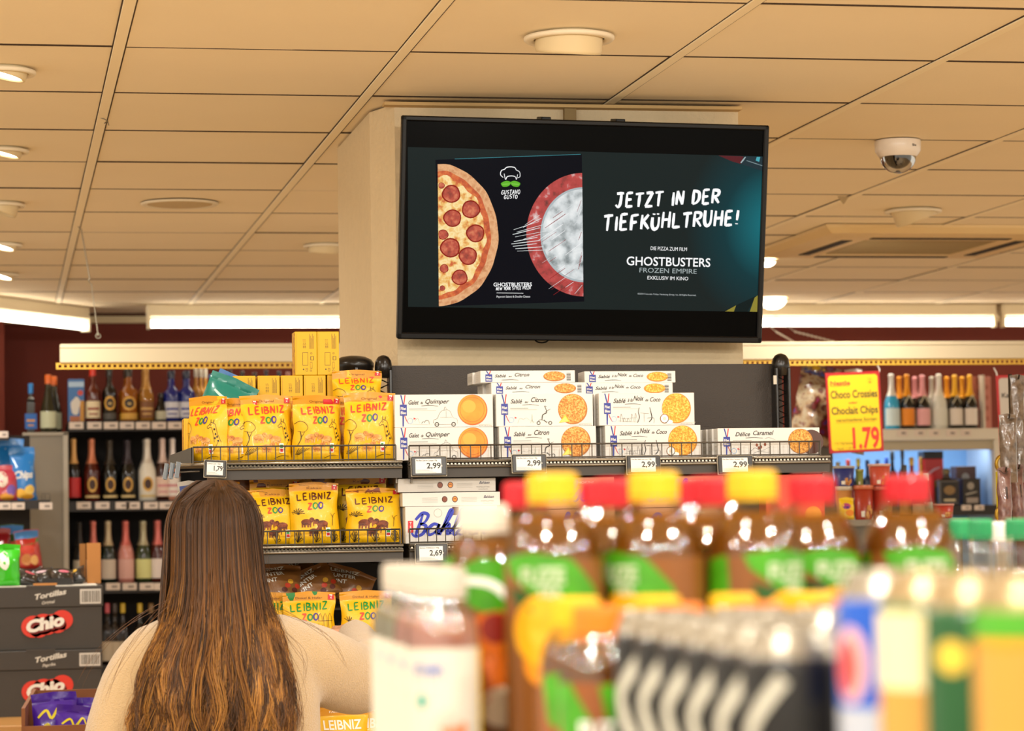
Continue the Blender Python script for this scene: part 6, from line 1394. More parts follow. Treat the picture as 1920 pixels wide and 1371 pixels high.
def art_small(A, H, R_2):
    P = lambda x, y: (x*R_2, y*H)
    A.rect(-2.6*R_2, .22*H, 2.6*R_2, .78*H, M('#8a4a14', .4, coat=.2), 1, 20)
    for s in (-1.0, .45): A.patch([P(s-.55, .77), P(s+.1, .78), P(s+.75, .66), P(s+.4, .60), P(s-.3, .63)], LGR, 2)
    A.text('FUZE', -.6*R_2, .62*H, WHL, h=.05*H, w=1.1*R_2, bold=.04, layer=5)
    A.disc(-.3*R_2, .46*H, .8*R_2, .10*H, PCH, 3, 20); A.disc(.8*R_2, .42*H, .7*R_2, .09*H, LMN, 3, 20); A.disc(.1*R_2, .52*H, .3*R_2, .03*H, PC2, 4, 12)
def art_white(A, H, R_2):
    A.rect(-2.6*R_2, .08*H, 1.18*R_2, .77*H, M('#ccc4b4', .45), 1, 20); A.rect(1.18*R_2, .08*H, 1.45*R_2, .77*H, M('#e8c81a', .45), 1, 4)
    A.text('VITAMIN', -.9*R_2, .69*H, M('#7a86b8'), h=.04*H, w=.9*R_2, bold=.02, layer=3); A.disc(-.6*R_2, .62*H, .15*R_2, .02*H, M('#3aa08a'), 3, 10); A.text('well', -.1*R_2, .52*H, M('#e8804a'), h=.04*H, w=.7*R_2, bold=.04, layer=3)
    for k in range(9): A.rect(-1.2*R_2, H*(.14+.036*k), .3*R_2, H*(.15+.036*k), M('#cbbfa8'), 2, 6)
def art_black(A, H, R_2):
    P = lambda x, y: (x*R_2, y*H); c = M('#c9c5b4', .4)
    A.stroke([P(.75, .72), P(.15, .62), P(-.2, .50), P(-.3, .40), P(.15, .24), P(.35, .18)], .0115, c, 2, 4, False)
def Y_(px, Y): return pt(px, 900, Y).x
def near(name, parts, label, px, Y, X=None, group=None, rz=None):
    t = thing(name, label, 'bottle', (Y_(px, Y) if X is None else X, Y, DZ), R_.uniform(-.25, .25) if rz is None else rz, group)
    for n, me in parts.items(): obj(n, me, t)
    return t
def topH(px, py, Y): return pt(px, py, Y).z-DZ
# tall iced teas
HT = topH(1226, 884, 1.95); ty = near_parts('t', HT, .0365, TEA, '#dfae00', .0192, art_tea())
for k, x in enumerate((1036, 1226, 1410)): near('iced_tea_bottle', ty, 'tall iced tea bottle with yellow cap, %s of the three in the foreground' % ['left', 'middle', 'right'][k], x, 1.95, rz=(-.15, -.75, .75)[k])
HR = topH(1522, 892, 2.06); tr_ = near_parts('t', HR, .0385, TEA, '#c00418', .0192, art_tea())
for k, x in enumerate((985, 1158, 1338, 1522, 1700)): near('iced_tea_bottle', tr_, 'tall iced tea bottle with red cap, %s' % ['half hidden left of the first yellow cap', 'half hidden left of the middle yellow cap', 'half hidden left of the rightmost yellow cap', 'standing free right of the last yellow cap', 'rightmost and free-standing, next to the small green caps'][k], x, (2.20, 2.06, 2.06, 2.10, 2.10)[k], rz=(0, .3, .9, .5, .35)[k])
for k, x in enumerate((1160, 1345)): near('iced_tea_bottle', tr_, 'tall iced tea bottle hidden in the third row behind the red caps, %s' % ['left', 'right'][k], x-30, 2.21)
# peach teas
HP = topH(910, 945, 2.06); pe = near_parts('p', HP, .030, TEA, '#d8ccb8', .0170, art_peach)
near('peach_tea_bottle', pe, 'iced tea bottle with peach label and pale cap, between white-capped bottles and first yellow cap', 912, 2.06, rz=.1)
near('peach_tea_bottle', pe, 'second peach-labelled iced tea bottle half hidden behind the first', 896, 2.16, rz=-.5)
# white-capped bottles
HW = topH(752, 1056, 2.12); wp = near_parts('w', HW, .027, GREYD, '#beb4a4', .0185, art_white, z_fill=.86*HW); wp2 = near_parts('w', HW, .027, PINKD, '#beb4a4', .0185, art_white, z_fill=.86*HW)
for k, y in enumerate((2.12, 2.055, 1.985, 1.915)): near('flavoured_water_bottle', wp if k < 2 else wp2, 'clear bottle with white cap and white label at the left, %s' % ['farthest back', 'second from the back', 'second from the front', 'frontmost'][k], 0, y, .3165-.0012*k, rz=-.15)
# small teas and black bottles
HS = topH(1078, 1120, 1.80); sy_ = near_parts('s', HS, .0262, TEA, '#e0ac00', .0165, art_small, z_fill=.86*HS); so = near_parts('s', HS-.004, .0262, TEA, '#e07408', .0165, art_small, z_fill=.86*HS)
for k, x in enumerate((1078, 1228, 1370, 1515)):
    X = Y_(x, 1.80)
    near('small_iced_tea_bottle', sy_, 'small iced tea bottle with yellow cap, %s of the second row' % nth(k, 4), x, 1.80, rz=.2)
    near('small_iced_tea_bottle', so, 'small iced tea bottle with orange cap, %s of its row' % nth(k, 4), 0, 1.742, X+.001, rz=-.1)
BLKG = M('#1c140c', .15, coat=.5); ALU = M('#948c7c', .3, metal=.6); GG = clear_mat('green_glass', '#2c7a1c', .08, .5, '#0d3c0c')
def can_parts(H, Rr, body, art, neck=ALU):
    P = {}; fn = Rr*.80
    P['can_body'] = MB().lathe([(Rr*.74, 0), (Rr*.84, .004), (Rr, .014), (Rr, H-.019), (Rr*.97, H-.014)], M(body, .35, coat=.2), 36).mesh('can_body')
    P['can_top'] = MB().lathe([(Rr*.975, H-.0145), (Rr*.88, H-.006), (fn, H-.003), (fn*1.02, H), (fn*.97, H), (fn*.95, H-.005), (.001, H-.005)], neck, 36, cap=False).mesh('can_top')
    P['pull_tab'] = MB().box((0, -.006, H-.003), (.014, .022, .0015), ALU, .0006).mesh('pull_tab')
    if art: A = Art(); art(A, H, Rr); P['printed_label'] = A.mesh(cyl(Rr+.0004), .0003)
    return P
CZ = topH(1215, 1150, 1.62); HB = .165
rs = thing('raised_tray', 'low raised tray under the cans, below the picture edge', 'tray', (0, 0, 0))
obj('tray_board', MB().span(.345, .60, 1.05, 1.70, DZ, DZ+CZ-HB, M('#4a4540', .5)), rs)
def art_black(A, H, R_2):
    P = lambda x, y: (x*R_2, y*H); c = M('#b9b5a4', .4)
    A.stroke([P(-.28, .85), P(-.72, .76), P(-1.0, .69), P(-1.0, .64), P(-.74, .54), P(-.45, .46)], .0085, c, 2, 3, False)
bp = can_parts(HB, .0285, '#0c0805', art_black)
def can(parts, label, X, Y, z, name='drink_can'):
    t = thing(name, label, 'can', (X, Y, z), -.22); 
    for n, me in parts.items(): obj(n, me, t)
zc_ = DZ+CZ-HB+.0005
for k, y in enumerate((1.66, 1.60, 1.54, 1.48, 1.42, 1.36)): can(bp, 'black drink can with pale curved line, %s in the row towards the camera' % ['farthest', 'second farthest', 'third farthest', 'third nearest', 'second nearest', 'nearest'][k], .412, y, zc_)
for k, y in enumerate((1.66, 1.60, 1.54)): can(bp, 'black drink can with pale curved line in the right-hand row, %s' % ['farthest', 'middle', 'nearest'][k], .474, y, zc_)
gp = can_parts(HB+.006, .0285, '#0c2a0c', lambda A, H, R_2: A.disc(-.3*R_2, .62*H, .5*R_2, .14*H, M('#149a1c', .35, coat=.4), 2, 18))
for k, (x, y) in enumerate(((.474, 1.48), (.474, 1.415))): can(gp, 'dark green drink can left of the blue one, %s of two' % ['farther', 'nearer'][k], x, y, zc_)
def art_blue(A, H, R_2):
    A.rect(-2.6*R_2, .59*H, 2.6*R_2, .91*H, M('#0c4fb4', .4, coat=.3), 1, 18); A.rect(-2.6*R_2, .05*H, 2.6*R_2, .59*H, M('#aaaeb8', .4), 1, 18)
    A.disc(-1.0*R_2, .72*H, .40*R_2, .115*H, M('#d8a8a8', .4), 2, 20); A.disc(-1.08*R_2, .715*H, .28*R_2, .085*H, M('#c8463e', .4), 3, 20)
def art_cream(A, H, R_2): A.rect(-1.6*R_2, .67*H, .2*R_2, .89*H, M('#e4d2a0', .45), 1, 14); A.rect(-1.5*R_2, .03*H, .2*R_2, .67*H, M('#c08c3c', .45), 2, 12)
def art_round(A, H, R_2): A.disc(-.75*R_2, .78*H, .30*R_2, .045*H, M('#d9b83c', .4), 1, 18)
def art_or(A, H, R_2): A.rect(-2.6*R_2, .84*H, 2.6*R_2, .92*H, M('#46961a', .4, coat=.2), 1, 16); A.rect(-1.5*R_2, .03*H, -.1*R_2, .82*H, M('#c08a34', .4, coat=.2), 1, 16)
HC = .168; zn_ = DZ+topH(1600, 1070, 1.30)-HC
obj('tray_board', MB().span(.345, .60, 1.0, 1.335, DZ+CZ-HB, zn_-.0005, M('#4a4540', .5)), rs)
NK = M('#9a8560', .3, metal=.5)
can(can_parts(HC, .0295, '#0f5fc8', art_blue), 'near blue drink can with red and white emblem', .447, 1.296, zn_)
can(can_parts(HC, .0295, '#0f5a22', art_cream, NK), 'near green drink can with cream label, right of the blue one', .448, 1.234, zn_)
can(can_parts(HC, .0295, '#0e4a1c', art_round, NK), 'near dark green drink can with small yellow roundel', .449, 1.172, zn_)
can(can_parts(HC, .0295, '#e8890c', art_or, NK), 'nearest drink can, orange and tan with green band on top', .450, 1.110, zn_)
can(can_parts(HC, .0295, '#f09410', None, NK), 'orange drink can cut off by the right edge', .511, 1.135, zn_)
# small glass bottles with green caps
HG = topH(1835, 974, 2.95); sp_ = [(.026, 0), (.028, .01), (.028, .55*HG), (.024, .64*HG), (.0145, .76*HG), (.0125, .84*HG), (.0135, HG-.018)]
gb = near_parts('m', HG, .028, clear_mat('clear_water', '#d8dcd0', .04, .12, '#a8a89a'), '#14864a', .0145, None, prof=sp_, caph=.02, z_fill=.72*HG); gw = near_parts('m', HG-.004, .028, clear_mat('clear_water', '#d8dcd0', .04, .12, '#a8a89a'), '#d8cfc4', .0145, None, prof=sp_, caph=.02, z_fill=.72*HG)
for x, y, p_, tx in ((1800, 3.10, gb, 'clear glass bottle with green cap, leftmost of the small ones at the right'), (1836, 2.98, gb, 'clear glass bottle with green cap, second of the small ones at the right'), (1874, 3.06, gw, 'clear glass bottle with white cap between the green-capped ones'), (1905, 2.92, gb, 'clear glass bottle with green cap at the right edge'), (1707, 3.12, gb, 'clear glass bottle with green cap just left of the last red-capped tea')):
    near('water_bottle', p_, tx, x, y)

# ================================================================== the customer
PYc = 5.28; pxc = pt(404, 1000, PYc).x
SKIN = M('#d09a78', .5, spec=.4); KNIT = M('#c2a478', .95, bump=(380, .9), sheen=.6, var=.06, vscale=40)
def loft(mb, rings, mat, seg=20, capa=True):
    """rings: (centre, u-axis vector, v-axis vector)"""
    vs = []; fs = []
    for c, u, v in rings:
        c = Vector(c); u = Vector(u); v = Vector(v)
        for k in range(seg): a = 2*PI*k/seg; vs.append(c+u*math.cos(a)+v*math.sin(a))
    for i in range(len(rings)-1):
        for k in range(seg): k2 = (k+1) % seg; fs.append((i*seg+k, i*seg+k2, (i+1)*seg+k2, (i+1)*seg+k))
    fs.append(tuple(range(seg-1, -1, -1))); fs.append(tuple((len(rings)-1)*seg+k for k in range(seg)))
    return mb.add(vs, fs, mat, True)
def limb(mb, pts, rads, mat, seg=14, sub=5):
    P = [Vector(p) for p in pts]; out = []; rr = []
    for i in range(len(P)-1):
        p0 = P[i-1] if i else P[i]; p3 = P[i+2] if i+2 < len(P) else P[i+1]
        for k in range(sub):
            t = k/sub; out.append(.5*((2*P[i])+(P[i+1]-p0)*t+(2*p0-5*P[i]+4*P[i+1]-p3)*t*t+(3*P[i]-p0-3*P[i+1]+p3)*t**3)); rr.append(rads[i]*(1-t)+rads[i+1]*t)
    out.append(P[-1]); rr.append(rads[-1]); n = len(out); 
    # rounded ends
    d0 = (out[0]-out[1]).normalized(); d1 = (out[-1]-out[-2]).normalized()
    out = [out[0]+d0*rr[0]*.8]+out+[out[-1]+d1*rr[-1]*.8]; rr = [rr[0]*.35]+rr+[rr[-1]*.35]; n += 2
    rings = []; ref = Vector((.13, .9, .4))
    for i in range(n):
        d = (out[min(n-1, i+1)]-out[max(0, i-1)]).normalized(); u = d.cross(ref).normalized(); v = d.cross(u).normalized(); rings.append((out[i], u*rr[i], v*rr[i]))
    return loft(mb, rings, mat, seg)
def ell(mb, c, r, mat, rot=None, seg=20, n=12):
    vs = []; fs = []; Mx = rot or Matrix.Identity(3)
    for i in range(1, n):
        th = PI*i/n
        for k in range(seg): a = 2*PI*k/seg; vs.append(Vector(c)+Mx @ Vector((r[0]*math.sin(th)*math.cos(a), r[1]*math.sin(th)*math.sin(a), -r[2]*math.cos(th))))
    b = len(vs); vs.append(Vector(c)+Mx @ Vector((0, 0, -r[2]))); vs.append(Vector(c)+Mx @ Vector((0, 0, r[2])))
    for i in range(n-2):
        for k in range(seg): k2 = (k+1) % seg; fs.append((i*seg+k, i*seg+k2, (i+1)*seg+k2, (i+1)*seg+k))
    for k in range(seg): fs.append((b, (k+1) % seg, k)); fs.append((b+1, (n-2)*seg+k, (n-2)*seg+(k+1) % seg))
    return mb.add(vs, fs, mat, True)
def fused(name, mb, parent, voxel, smooth=4):
    o = obj(name, mb, parent); r = o.modifiers.new('r', 'REMESH'); r.mode = 'VOXEL'; r.voxel_size = voxel; r.use_smooth_shade = True
    s = o.modifiers.new('s', 'SMOOTH'); s.iterations = smooth; s.factor = .6
    bpy.context.view_layer.update(); dg = bpy.context.evaluated_depsgraph_get(); ev = o.evaluated_get(dg)
    me = bpy.data.meshes.new_from_object(ev, depsgraph=dg); o.modifiers.clear(); o.data = me
    me.polygons.foreach_set('use_smooth', [True]*len(me.polygons)); return o
per = thing('person', 'person with long brown hair and cream sweater, seen from behind, reaching towards the shelf', 'person', (pxc, PYc, 0))
HT_ = 1.672                                            # top of the head
SL, SR_ = Vector((-.142, 0, 1.362)), Vector((.138, .01, 1.365))
EL, WL_ = Vector((-.190, .03, 1.09)), Vector((-.13, .24, 1.02))
ER, WR_ = Vector((.305, .175, 1.262)), Vector((.332, .455, 1.345))
body = MB(); B_ = SKIN
hc = Vector((0, .015, 1.558)); hr = Matrix.Rotation(-.62, 3, 'Z'); face = hr @ Vector((0, 1, 0)); side = hr @ Vector((1, 0, 0))
ell(body, hc+Vector((0, 0, .012)), (.074, .092, .100), B_, hr)
ell(body, hc+face*.028+Vector((0, 0, -.045)), (.054, .062, .068), B_, hr)             # jaw and chin
ell(body, hc+face*.093+Vector((0, 0, -.012)), (.010, .014, .020), B_, hr)             # nose
for s in (-1, 1):
    ell(body, hc+side*.075*s+face*-.004+Vector((0, 0, -.005)), (.008, .016, .028), B_, hr)   # ears
    ell(body, hc+face*.066+side*.04*s+Vector((0, 0, -.03)), (.022, .022, .022), B_, hr)  # cheeks
limb(body, [(0, -.005, 1.36), (0, .0, 1.43), (0, .012, 1.50)], [.060, .048, .050], B_)
loft(body, [((0, .0, .86), (.165, 0, 0), (0, .105, 0)), ((0, 0, .98), (.15, 0, 0), (0, .10, 0)), ((0, 0, 1.12), (.125, 0, 0), (0, .09, 0)), ((0, 0, 1.28), (.145, 0, 0), (0, .095, 0)), ((0, 0, 1.38), (.13, 0, 0), (0, .07, 0)), ((0, 0, 1.42), (.06, 0, 0), (0, .05, 0))], B_)
limb(body, [SL+Vector((.035, 0, -.01)), EL, WL_], [.036, .034, .025], B_); limb(body, [SR_-Vector((.035, 0, .01)), ER, WR_], [.036, .034, .025], B_)
for s in (-1, 1):
    limb(body, [(s*.085, 0, .90), (s*.09, .01, .50), (s*.09, -.01, .09)], [.085, .055, .036], B_)
    limb(body, [(s*.09, -.03, .045), (s*.095, .10, .035)], [.032, .028], B_)
def hand(W, d, up, s):
    """palm + five bent fingers; d: pointing direction, up: back of the hand"""
    d = d.normalized(); sd = d.cross(up).normalized(); up = sd.cross(d).normalized(); c = W+d*.045
    Rm = Matrix((sd, d, up)).transposed(); ell(body, c, (.036, .048, .014), B_, Rm)
    for k, (off, L) in enumerate(((-.028, .062), (-.009, .074), (.010, .078), (.028, .068))):
        p0 = W+d*.075+sd*off*.9; p1 = p0+d*L*.42+sd*off*.18; p2 = p1+d*L*.28-up*L*.20; p3 = p2+d*L*.12-up*L*.26
        limb(body, [p0, p1, p2, p3], [.0088, .0080, .0072, .0062], B_, 10, 3)
    p0 = W+d*.025+sd*.028*s; limb(body, [p0, p0+sd*.026*s+d*.02, p0+sd*.036*s+d*.048-up*.012], [.011, .0095, .0075], B_, 10, 3)
hand(WR_, Vector((.02, 1, .10)), Vector((-.1, -.1, 1)), -1); hand(WL_, Vector((.2, 1, -.3)), Vector((-.9, .2, .4)), 1)
bo = fused('body', body, per, .0052, 3)
ey = MB()
for s in (-1, 1):
    e = hc+face*.0775+side*.030*s+Vector((0, 0, .004)); ell(ey, e, (.011, .006, .006), M('#e8e2da', .2), hr, 12, 8); ell(ey, e+face*.004, (.005, .003, .005), M('#3a2414', .2), hr, 10, 6)
obj('eyes', ey, bo)
mo = MB(); ell(mo, hc+face*.083+Vector((0, 0, -.050)), (.019, .007, .006), M('#b0605a', .5), hr, 12, 8); obj('lips', mo, bo)
sw = MB()
loft(sw, [((0, 0, .80), (.205, 0, 0), (0, .150, 0)), ((0, 0, .92), (.212, 0, 0), (0, .152, 0)), ((.0, 0, 1.10), (.208, 0, 0), (0, .140, 0)), ((0, 0, 1.24), (.205, 0, 0), (0, .128, 0)), ((0, 0, 1.33), (.192, 0, 0), (0, .112, 0)), ((0, 0, 1.385), (.150, 0, 0), (0, .092, 0)), ((0, .0, 1.415), (.088, 0, 0), (0, .075, 0)), ((0, .003, 1.437), (.060, 0, 0), (0, .058, 0))], KNIT, 32)
limb(sw, [SL+Vector((.035, 0, -.015)), SL+Vector((-.020, .0, -.085)), EL+Vector((-.010, -.01, .03)), WL_], [.062, .066, .068, .045], KNIT, 20)
limb(sw, [SR_+Vector((-.03, 0, -.035)), SR_+Vector((.07, .06, -.065)), ER+Vector((.0, .0, .0)), ER+Vector((.02, .1, .035)), WR_-Vector((0, .03, .005))], [.082, .080, .074, .058, .040], KNIT, 20)
# folds
for k in range(3): limb(sw, [ER+Vector((-.06+.03*k, -.03, -.02)), ER+Vector((.02, -.01-.0*k, .065-.03*k)), ER+Vector((.03, .05, .06))], [.016, .022, .016], KNIT, 10)
so_ = fused('sweater', sw, per, .009, 10)
tr2 = MB(); loft(tr2, [((0, 0, .83), (.175, 0, 0), (0, .12, 0)), ((0, 0, .95), (.165, 0, 0), (0, .115, 0))], M('#2b3444', .8))
for s in (-1, 1): limb(tr2, [(s*.085, 0, .88), (s*.092, .01, .50), (s*.092, -.01, .10)], [.10, .075, .062], M('#2b3444', .8), 18)
fused('trousers', tr2, per, .010, 4)
for s in (-1, 1):
    shb = MB(); limb(shb, [(s*.092, -.05, .048), (s*.095, .05, .045), (s*.097, .14, .036)], [.044, .044, .036], M('#e4e0d8', .6), 16)
    o = fused('shoe', shb, per, .008, 3)
    for v in o.data.vertices: v.co.z = max(v.co.z, .0)
# hair: a solid mass close to the head plus many locks of fine strands
HM = bpy.data.materials.new('hair'); HM.use_nodes = True; nt = HM.node_tree; b = nt.nodes['Principled BSDF']
at = nt.nodes.new('ShaderNodeAttribute'); at.attribute_name = 'tint'; cr = nt.nodes.new('ShaderNodeValToRGB'); el = cr.color_ramp.elements
el[0].color = (*lin('#1e1006'), 1); el[1].color = (*lin('#c48a3a'), 1); e = el.new(.35); e.color = (*lin('#4a2d0e'), 1); e = el.new(.68); e.color = (*lin('#80501a'), 1)
nt.links.new(at.outputs['Fac'], cr.inputs[0]); nt.links.new(cr.outputs[0], b.inputs['Base Color']); b.inputs['Roughness'].default_value = .42; b.inputs['Specular IOR Level'].default_value = .35
zs_ = np.array([1.00, 1.10, 1.17, 1.24, 1.30, 1.36, 1.42, 1.48, 1.54, 1.60, 1.635, 1.655, 1.668, 1.676])
hwL = np.array([.140, .158, .166, .166, .155, .130, .104, .092, .090, .088, .078, .060, .036, .004])
hwR = np.array([.110, .128, .140, .144, .138, .124, .110, .098, .092, .084, .073, .056, .032, .004])
bk_ = np.array([.185, .186, .182, .174, .160, .146, .132, .118, .108, .102, .088, .068, .042, .004])
cxs = np.array([-.01, -.008, -.005, -.004, -.002, 0, 0, .0, 0, .0, .002, .004, .006, .006])
swz = np.array([.8, .92, 1.10, 1.24, 1.33, 1.385, 1.415, 1.437]); swx = np.array([.205, .212, .208, .205, .192, .150, .088, .060]); swy = np.array([.15, .152, .14, .128, .112, .092, .075, .058])
def env(z, s, lay):
    """outer surface of the falling hair; below the neck it lies on the back of the sweater"""
    z = np.asarray(z, float); w = np.where(s < 0, np.interp(z, zs_, hwL), np.interp(z, zs_, hwR)); bd = np.interp(z, zs_, bk_)
    x = np.interp(z, zs_, cxs)+w*s*lay; y = .012-bd*np.sqrt(np.clip(1-s*s, 0, 1))*lay
    rx = np.interp(z, swz, swx); ry = np.interp(z, swz, swy)
    ys = -ry*np.sqrt(np.clip(1-(x/rx)**2, .12, 1))-.014-.03*(lay-.88)
    ys = np.where((z < 1.40) & (np.abs(x) > .09), np.minimum(ys, -.088), ys)
    k = np.clip((1.46-z)/.06, 0, 1)
    return x, y*(1-k)+np.minimum(y, ys)*k
mb = MB(); zz = np.concatenate([np.linspace(1.08, 1.63, 30), np.linspace(1.64, 1.674, 9)]); vs = []; ns = 36
for z in zz:
    for k in range(ns+1):
        s = math.sin((k/ns-.5)*PI); lay = .86-.26*max(0, (1.42-z)/.34); x, y = env(z, s, lay); vs.append((float(x), float(y), float(z-.004)))
nv_ = len(vs)
for z in zz:
    for k in range(ns+1):
        s = math.sin((k/ns-.5)*PI); x, y = env(z, s, .6); fy = .012+.085*math.sqrt(max(0, 1-((z-1.56)/.115)**2))*math.sqrt(1-s*s)*.6 if z > 1.55 else y+.02; vs.append((float(x), float(fy if z > 1.55 else y+.02), float(z-.006)))
fs = [(j*(ns+1)+k, j*(ns+1)+k+1, (j+1)*(ns+1)+k+1, (j+1)*(ns+1)+k) for j in range(len(zz)-1) for k in range(ns)]
fs += [tuple(nv_+i for i in f[::-1]) for f in fs]
mb.add(vs, fs, M('#3a1f0c', .6, bump=(150, .6)), True); ho = obj('hair', mb, per)
rng = np.random.default_rng(4)
def strands(nl, per_lock, zroot, zend, lay_rng, width, s_rng=(-1, 1), wave=1.0, npt=26, spread=1.0, seed=0):
    Vs = []; T = []
    for i in range(nl):
        s0 = rng.uniform(*s_rng); s0 = math.sin(s0*PI/2) if s_rng == (-1, 1) else s0
        ph = rng.uniform(0, 6.28); ph2 = rng.uniform(0, 6.28); fr = rng.uniform(20, 36); ze = zend+rng.uniform(-.05, .10)*1.2; lay = rng.uniform(*lay_rng); tone = rng.uniform(.10, .70)
        drift = rng.normal(0, .10)
        for k in range(per_lock):
            t = np.linspace(0, 1, npt); z0 = zroot+rng.uniform(-.004, .004); ztip = ze+rng.uniform(-.03, .03)
            z = z0+(ztip-z0)*(t**1.35*.55+t*.45)
            ds_ = rng.uniform(-1, 1)*.085*spread
            fall = np.clip((1.50-z)/.35, 0, 1)
            s = np.clip(s0+drift*fall+ds_*(1-.55*t**2), -.995, .995)
            s = s*np.clip(.30+t*6.0, 0, 1)**.6
            l = lay+rng.uniform(-.03, .02)
            x, y = env(z, s, l); amp = wave*fall*(.004+.011*fall)
            x = x+amp*np.sin(fr*(1.5-z)+ph)+rng.normal(0, .0012)+.004*fall*np.sin(55*(1.5-z)+ph2+k*.05); y = y-amp*.4*(1+np.cos(fr*(1.5-z)+ph2))
            Vs.append(np.stack([x, y, z], 1)); T.append(np.clip(.27+(tone-.27+rng.normal(0, .14))*np.clip(.18+t*1.2, 0, 1)+.34*t-.06, 0, 1))
    return np.array(Vs), np.array(T)
def strand_mesh(name, sets, parent):
    VV = []; FF = []; TT = []; base = 0
    for P, T, w in sets:
        n, m_, _ = P.shape; d = np.gradient(P, axis=1); d /= np.linalg.norm(d, axis=2, keepdims=True)+1e-9
        a = np.cross(d, np.array([0, 1, 0.])); a /= np.linalg.norm(a, axis=2, keepdims=True)+1e-9; c = np.cross(d, a)
        tt = np.linspace(0, 1, m_); ww = (w*(1-.75*tt**4))[None, :, None]
        rings = [P+ww*(a*math.cos(q)+c*math.sin(q)) for q in (PI/2, PI/2+2*PI/3, PI/2+4*PI/3)]
        V = np.stack(rings, 2).reshape(-1, 3); VV.append(V); TT.append(np.repeat(T.reshape(-1), 3))
        i = np.arange(n)[:, None, None]; j = np.arange(m_-1)[None, :, None]; k = np.arange(3)[None, None, :]
        q0 = base+(i*m_+j)*3+k; q1 = base+(i*m_+j)*3+(k+1) % 3; FF.append(np.stack([q0, q1, q1+3, q0+3], -1).reshape(-1, 4)); base += len(V)
    V = np.concatenate(VV); Fc = np.concatenate(FF); T = np.concatenate(TT); me = bpy.data.meshes.new(name)
    me.vertices.add(len(V)); me.vertices.foreach_set('co', V.astype(np.float32).ravel()); me.loops.add(Fc.size); me.loops.foreach_set('vertex_index', Fc.astype(np.int32).ravel())
    me.polygons.add(len(Fc)); me.polygons.foreach_set('loop_start', np.arange(0, Fc.size, 4, dtype=np.int32)); me.polygons.foreach_set('loop_total', np.full(len(Fc), 4, np.int32)); me.update(calc_edges=True)
    at_ = me.attributes.new('tint', 'FLOAT', 'POINT'); at_.data.foreach_set('value', T.astype(np.float32)); me.polygons.foreach_set('use_smooth', [True]*len(Fc)); me.materials.append(HM); me.validate()
    return obj(name, me, parent)
S_a = strands(130, 20, 1.672, 1.10, (.93, 1.0), 0); S_b = strands(90, 12, 1.670, 1.06, (.84, .94), 0); S_c = strands(16, 9, 1.668, 1.13, (.98, 1.02), 0, s_rng=(-1.0, -.75), wave=1.6)
S_d = strands(12, 8, 1.668, 1.16, (.98, 1.02), 0, s_rng=(.80, .99), wave=1.4); S_e = strands(26, 1, 1.668, 1.12, (1.0, 1.12), 0, wave=2.4)
# cap of hair over the crown and temples, and locks falling beside the face
cap = MB(); cc = hc+Vector((0, 0, .012)); vs = []; fs = []; nA, nB = 44, 22; keep = {}
for i in range(nB+1):
    th = PI*.80*i/nB
    for k in range(nA):
        a = 2*PI*k/nA; vs.append(cc+hr @ Vector((.083*math.sin(th)*math.sin(a), .100*math.sin(th)*math.cos(a), .108*math.cos(th))))
for i in range(nB):
    for k in range(nA):
        c_ = (i+.5)/nB*.80*PI; a = 2*PI*(k+.5)/nA; d_ = math.sin(c_)*math.cos(a)          # d_: how far forward, along the face
        if d_ > .50+.12*math.cos(c_) or (math.cos(c_) < -.1 and d_ > .1): continue
        fs.append((i*nA+k, i*nA+(k+1) % nA, (i+1)*nA+(k+1) % nA, (i+1)*nA+k))
cap.add(vs, fs, M('#3a220c', .55, bump=(150, .6)), True); obj('hair_cap', cap, ho)
Vf = []; Tf = []
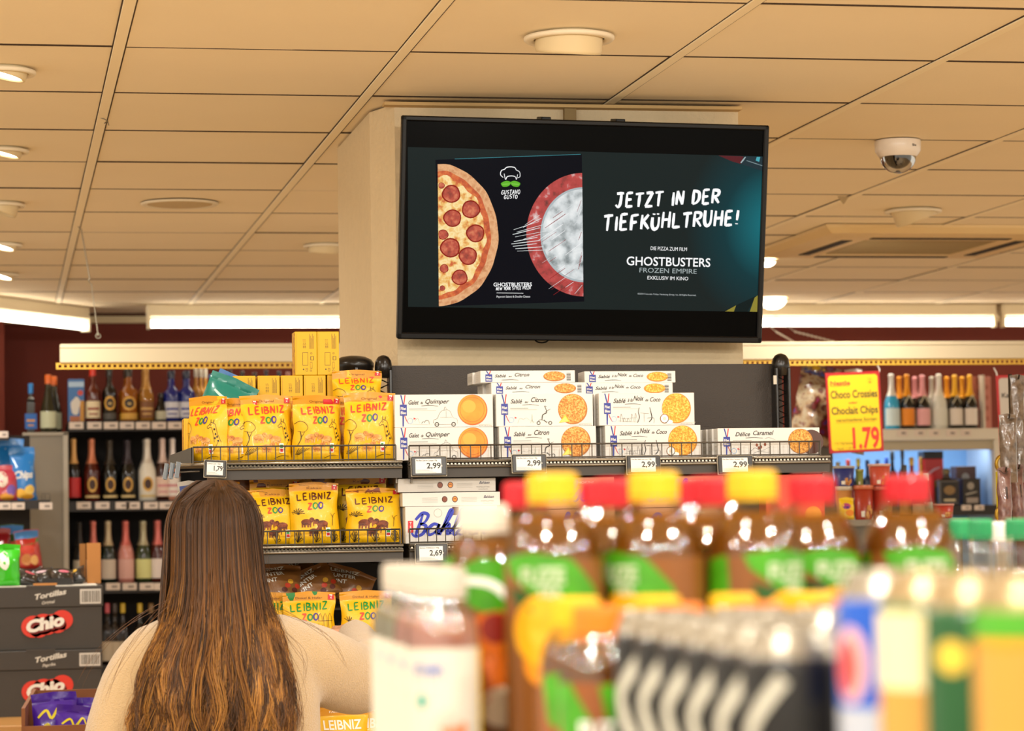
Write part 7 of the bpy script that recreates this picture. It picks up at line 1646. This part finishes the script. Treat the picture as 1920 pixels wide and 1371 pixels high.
for s_ in (-1, 1):
    for k in range(420):
        ph_ = math.radians(rng.uniform(48 if s_ < 0 else 66, 140))*s_; zt_ = 1.675; zl = rng.uniform(1.22, 1.40) if s_ < 0 else rng.uniform(1.30, 1.42)
        t = np.linspace(0, 1, 26); z = zt_+(zl-zt_)*t; cz = cc.z; el_ = np.clip((z-cz)/.112, -1, 1); r_ = np.where(z > cz, np.sqrt(np.clip(1-el_**2, .0, 1)), 1.0)
        q = rng.uniform(1.0, 1.06); lx = .087*q*r_*math.sin(ph_); ly = .104*q*r_*math.cos(ph_)-.03*np.clip((cz-z)/.2, 0, 1.5)
        v_ = np.stack([cc.x+hr[0][0]*lx+hr[0][1]*ly+.003*np.sin(20*z+k), cc.y+hr[1][0]*lx+hr[1][1]*ly, z], 1); Vf.append(v_); Tf.append(np.clip(.3+rng.normal(0, .08)+.2*t, 0, 1))
fl = strand_mesh('side_locks', [(np.array(Vf), np.array(Tf), .0009)], ho); fl['kind'] = 'stuff'
sto = strand_mesh('hair_strands', [(*S_a, .00085), (*S_b, .0010), (*S_c, .0007), (*S_d, .0007), (*S_e, .00035)], ho); sto['kind'] = 'stuff'
# loose wisps over the shoulders
W_ = []
for P0, P1, P2, P3, n in (((-.085, -.06, 1.44), (-.14, -.10, 1.40), (-.205, -.10, 1.33), (-.225, -.12, 1.25), 5), ((-.10, -.09, 1.40), (-.155, -.13, 1.32), (-.185, -.15, 1.22), (-.140, -.16, 1.12), 7), ((-.12, -.09, 1.38), (-.19, -.12, 1.30), (-.175, -.15, 1.20), (-.13, -.16, 1.14), 3),
                          ((.09, -.07, 1.43), (.16, -.09, 1.41), (.22, -.08, 1.375), (.255, -.06, 1.30), 4), ((.10, -.10, 1.38), (.15, -.14, 1.30), (.165, -.16, 1.20), (.13, -.17, 1.12), 6), ((.09, -.09, 1.42), (.13, -.12, 1.37), (.17, -.13, 1.33), (.16, -.14, 1.27), 4), ((-.085, -.04, 1.44), (-.15, -.07, 1.43), (-.24, -.05, 1.36), (-.27, -.03, 1.28), 3)):
    for k in range(n):
        j = rng.normal(0, .006, (4, 3)); Q = np.array([P0, P1, P2, P3])+j; t = np.linspace(0, 1, 26)[:, None]
        W_.append((1-t)**3*Q[0]+3*(1-t)**2*t*Q[1]+3*(1-t)*t*t*Q[2]+t**3*Q[3]+.003*np.sin(t*9+k))
ws = strand_mesh('loose_wisps', [(np.array(W_), np.full((len(W_), 26), .5), .00038)], ho); ws['kind'] = 'stuff'
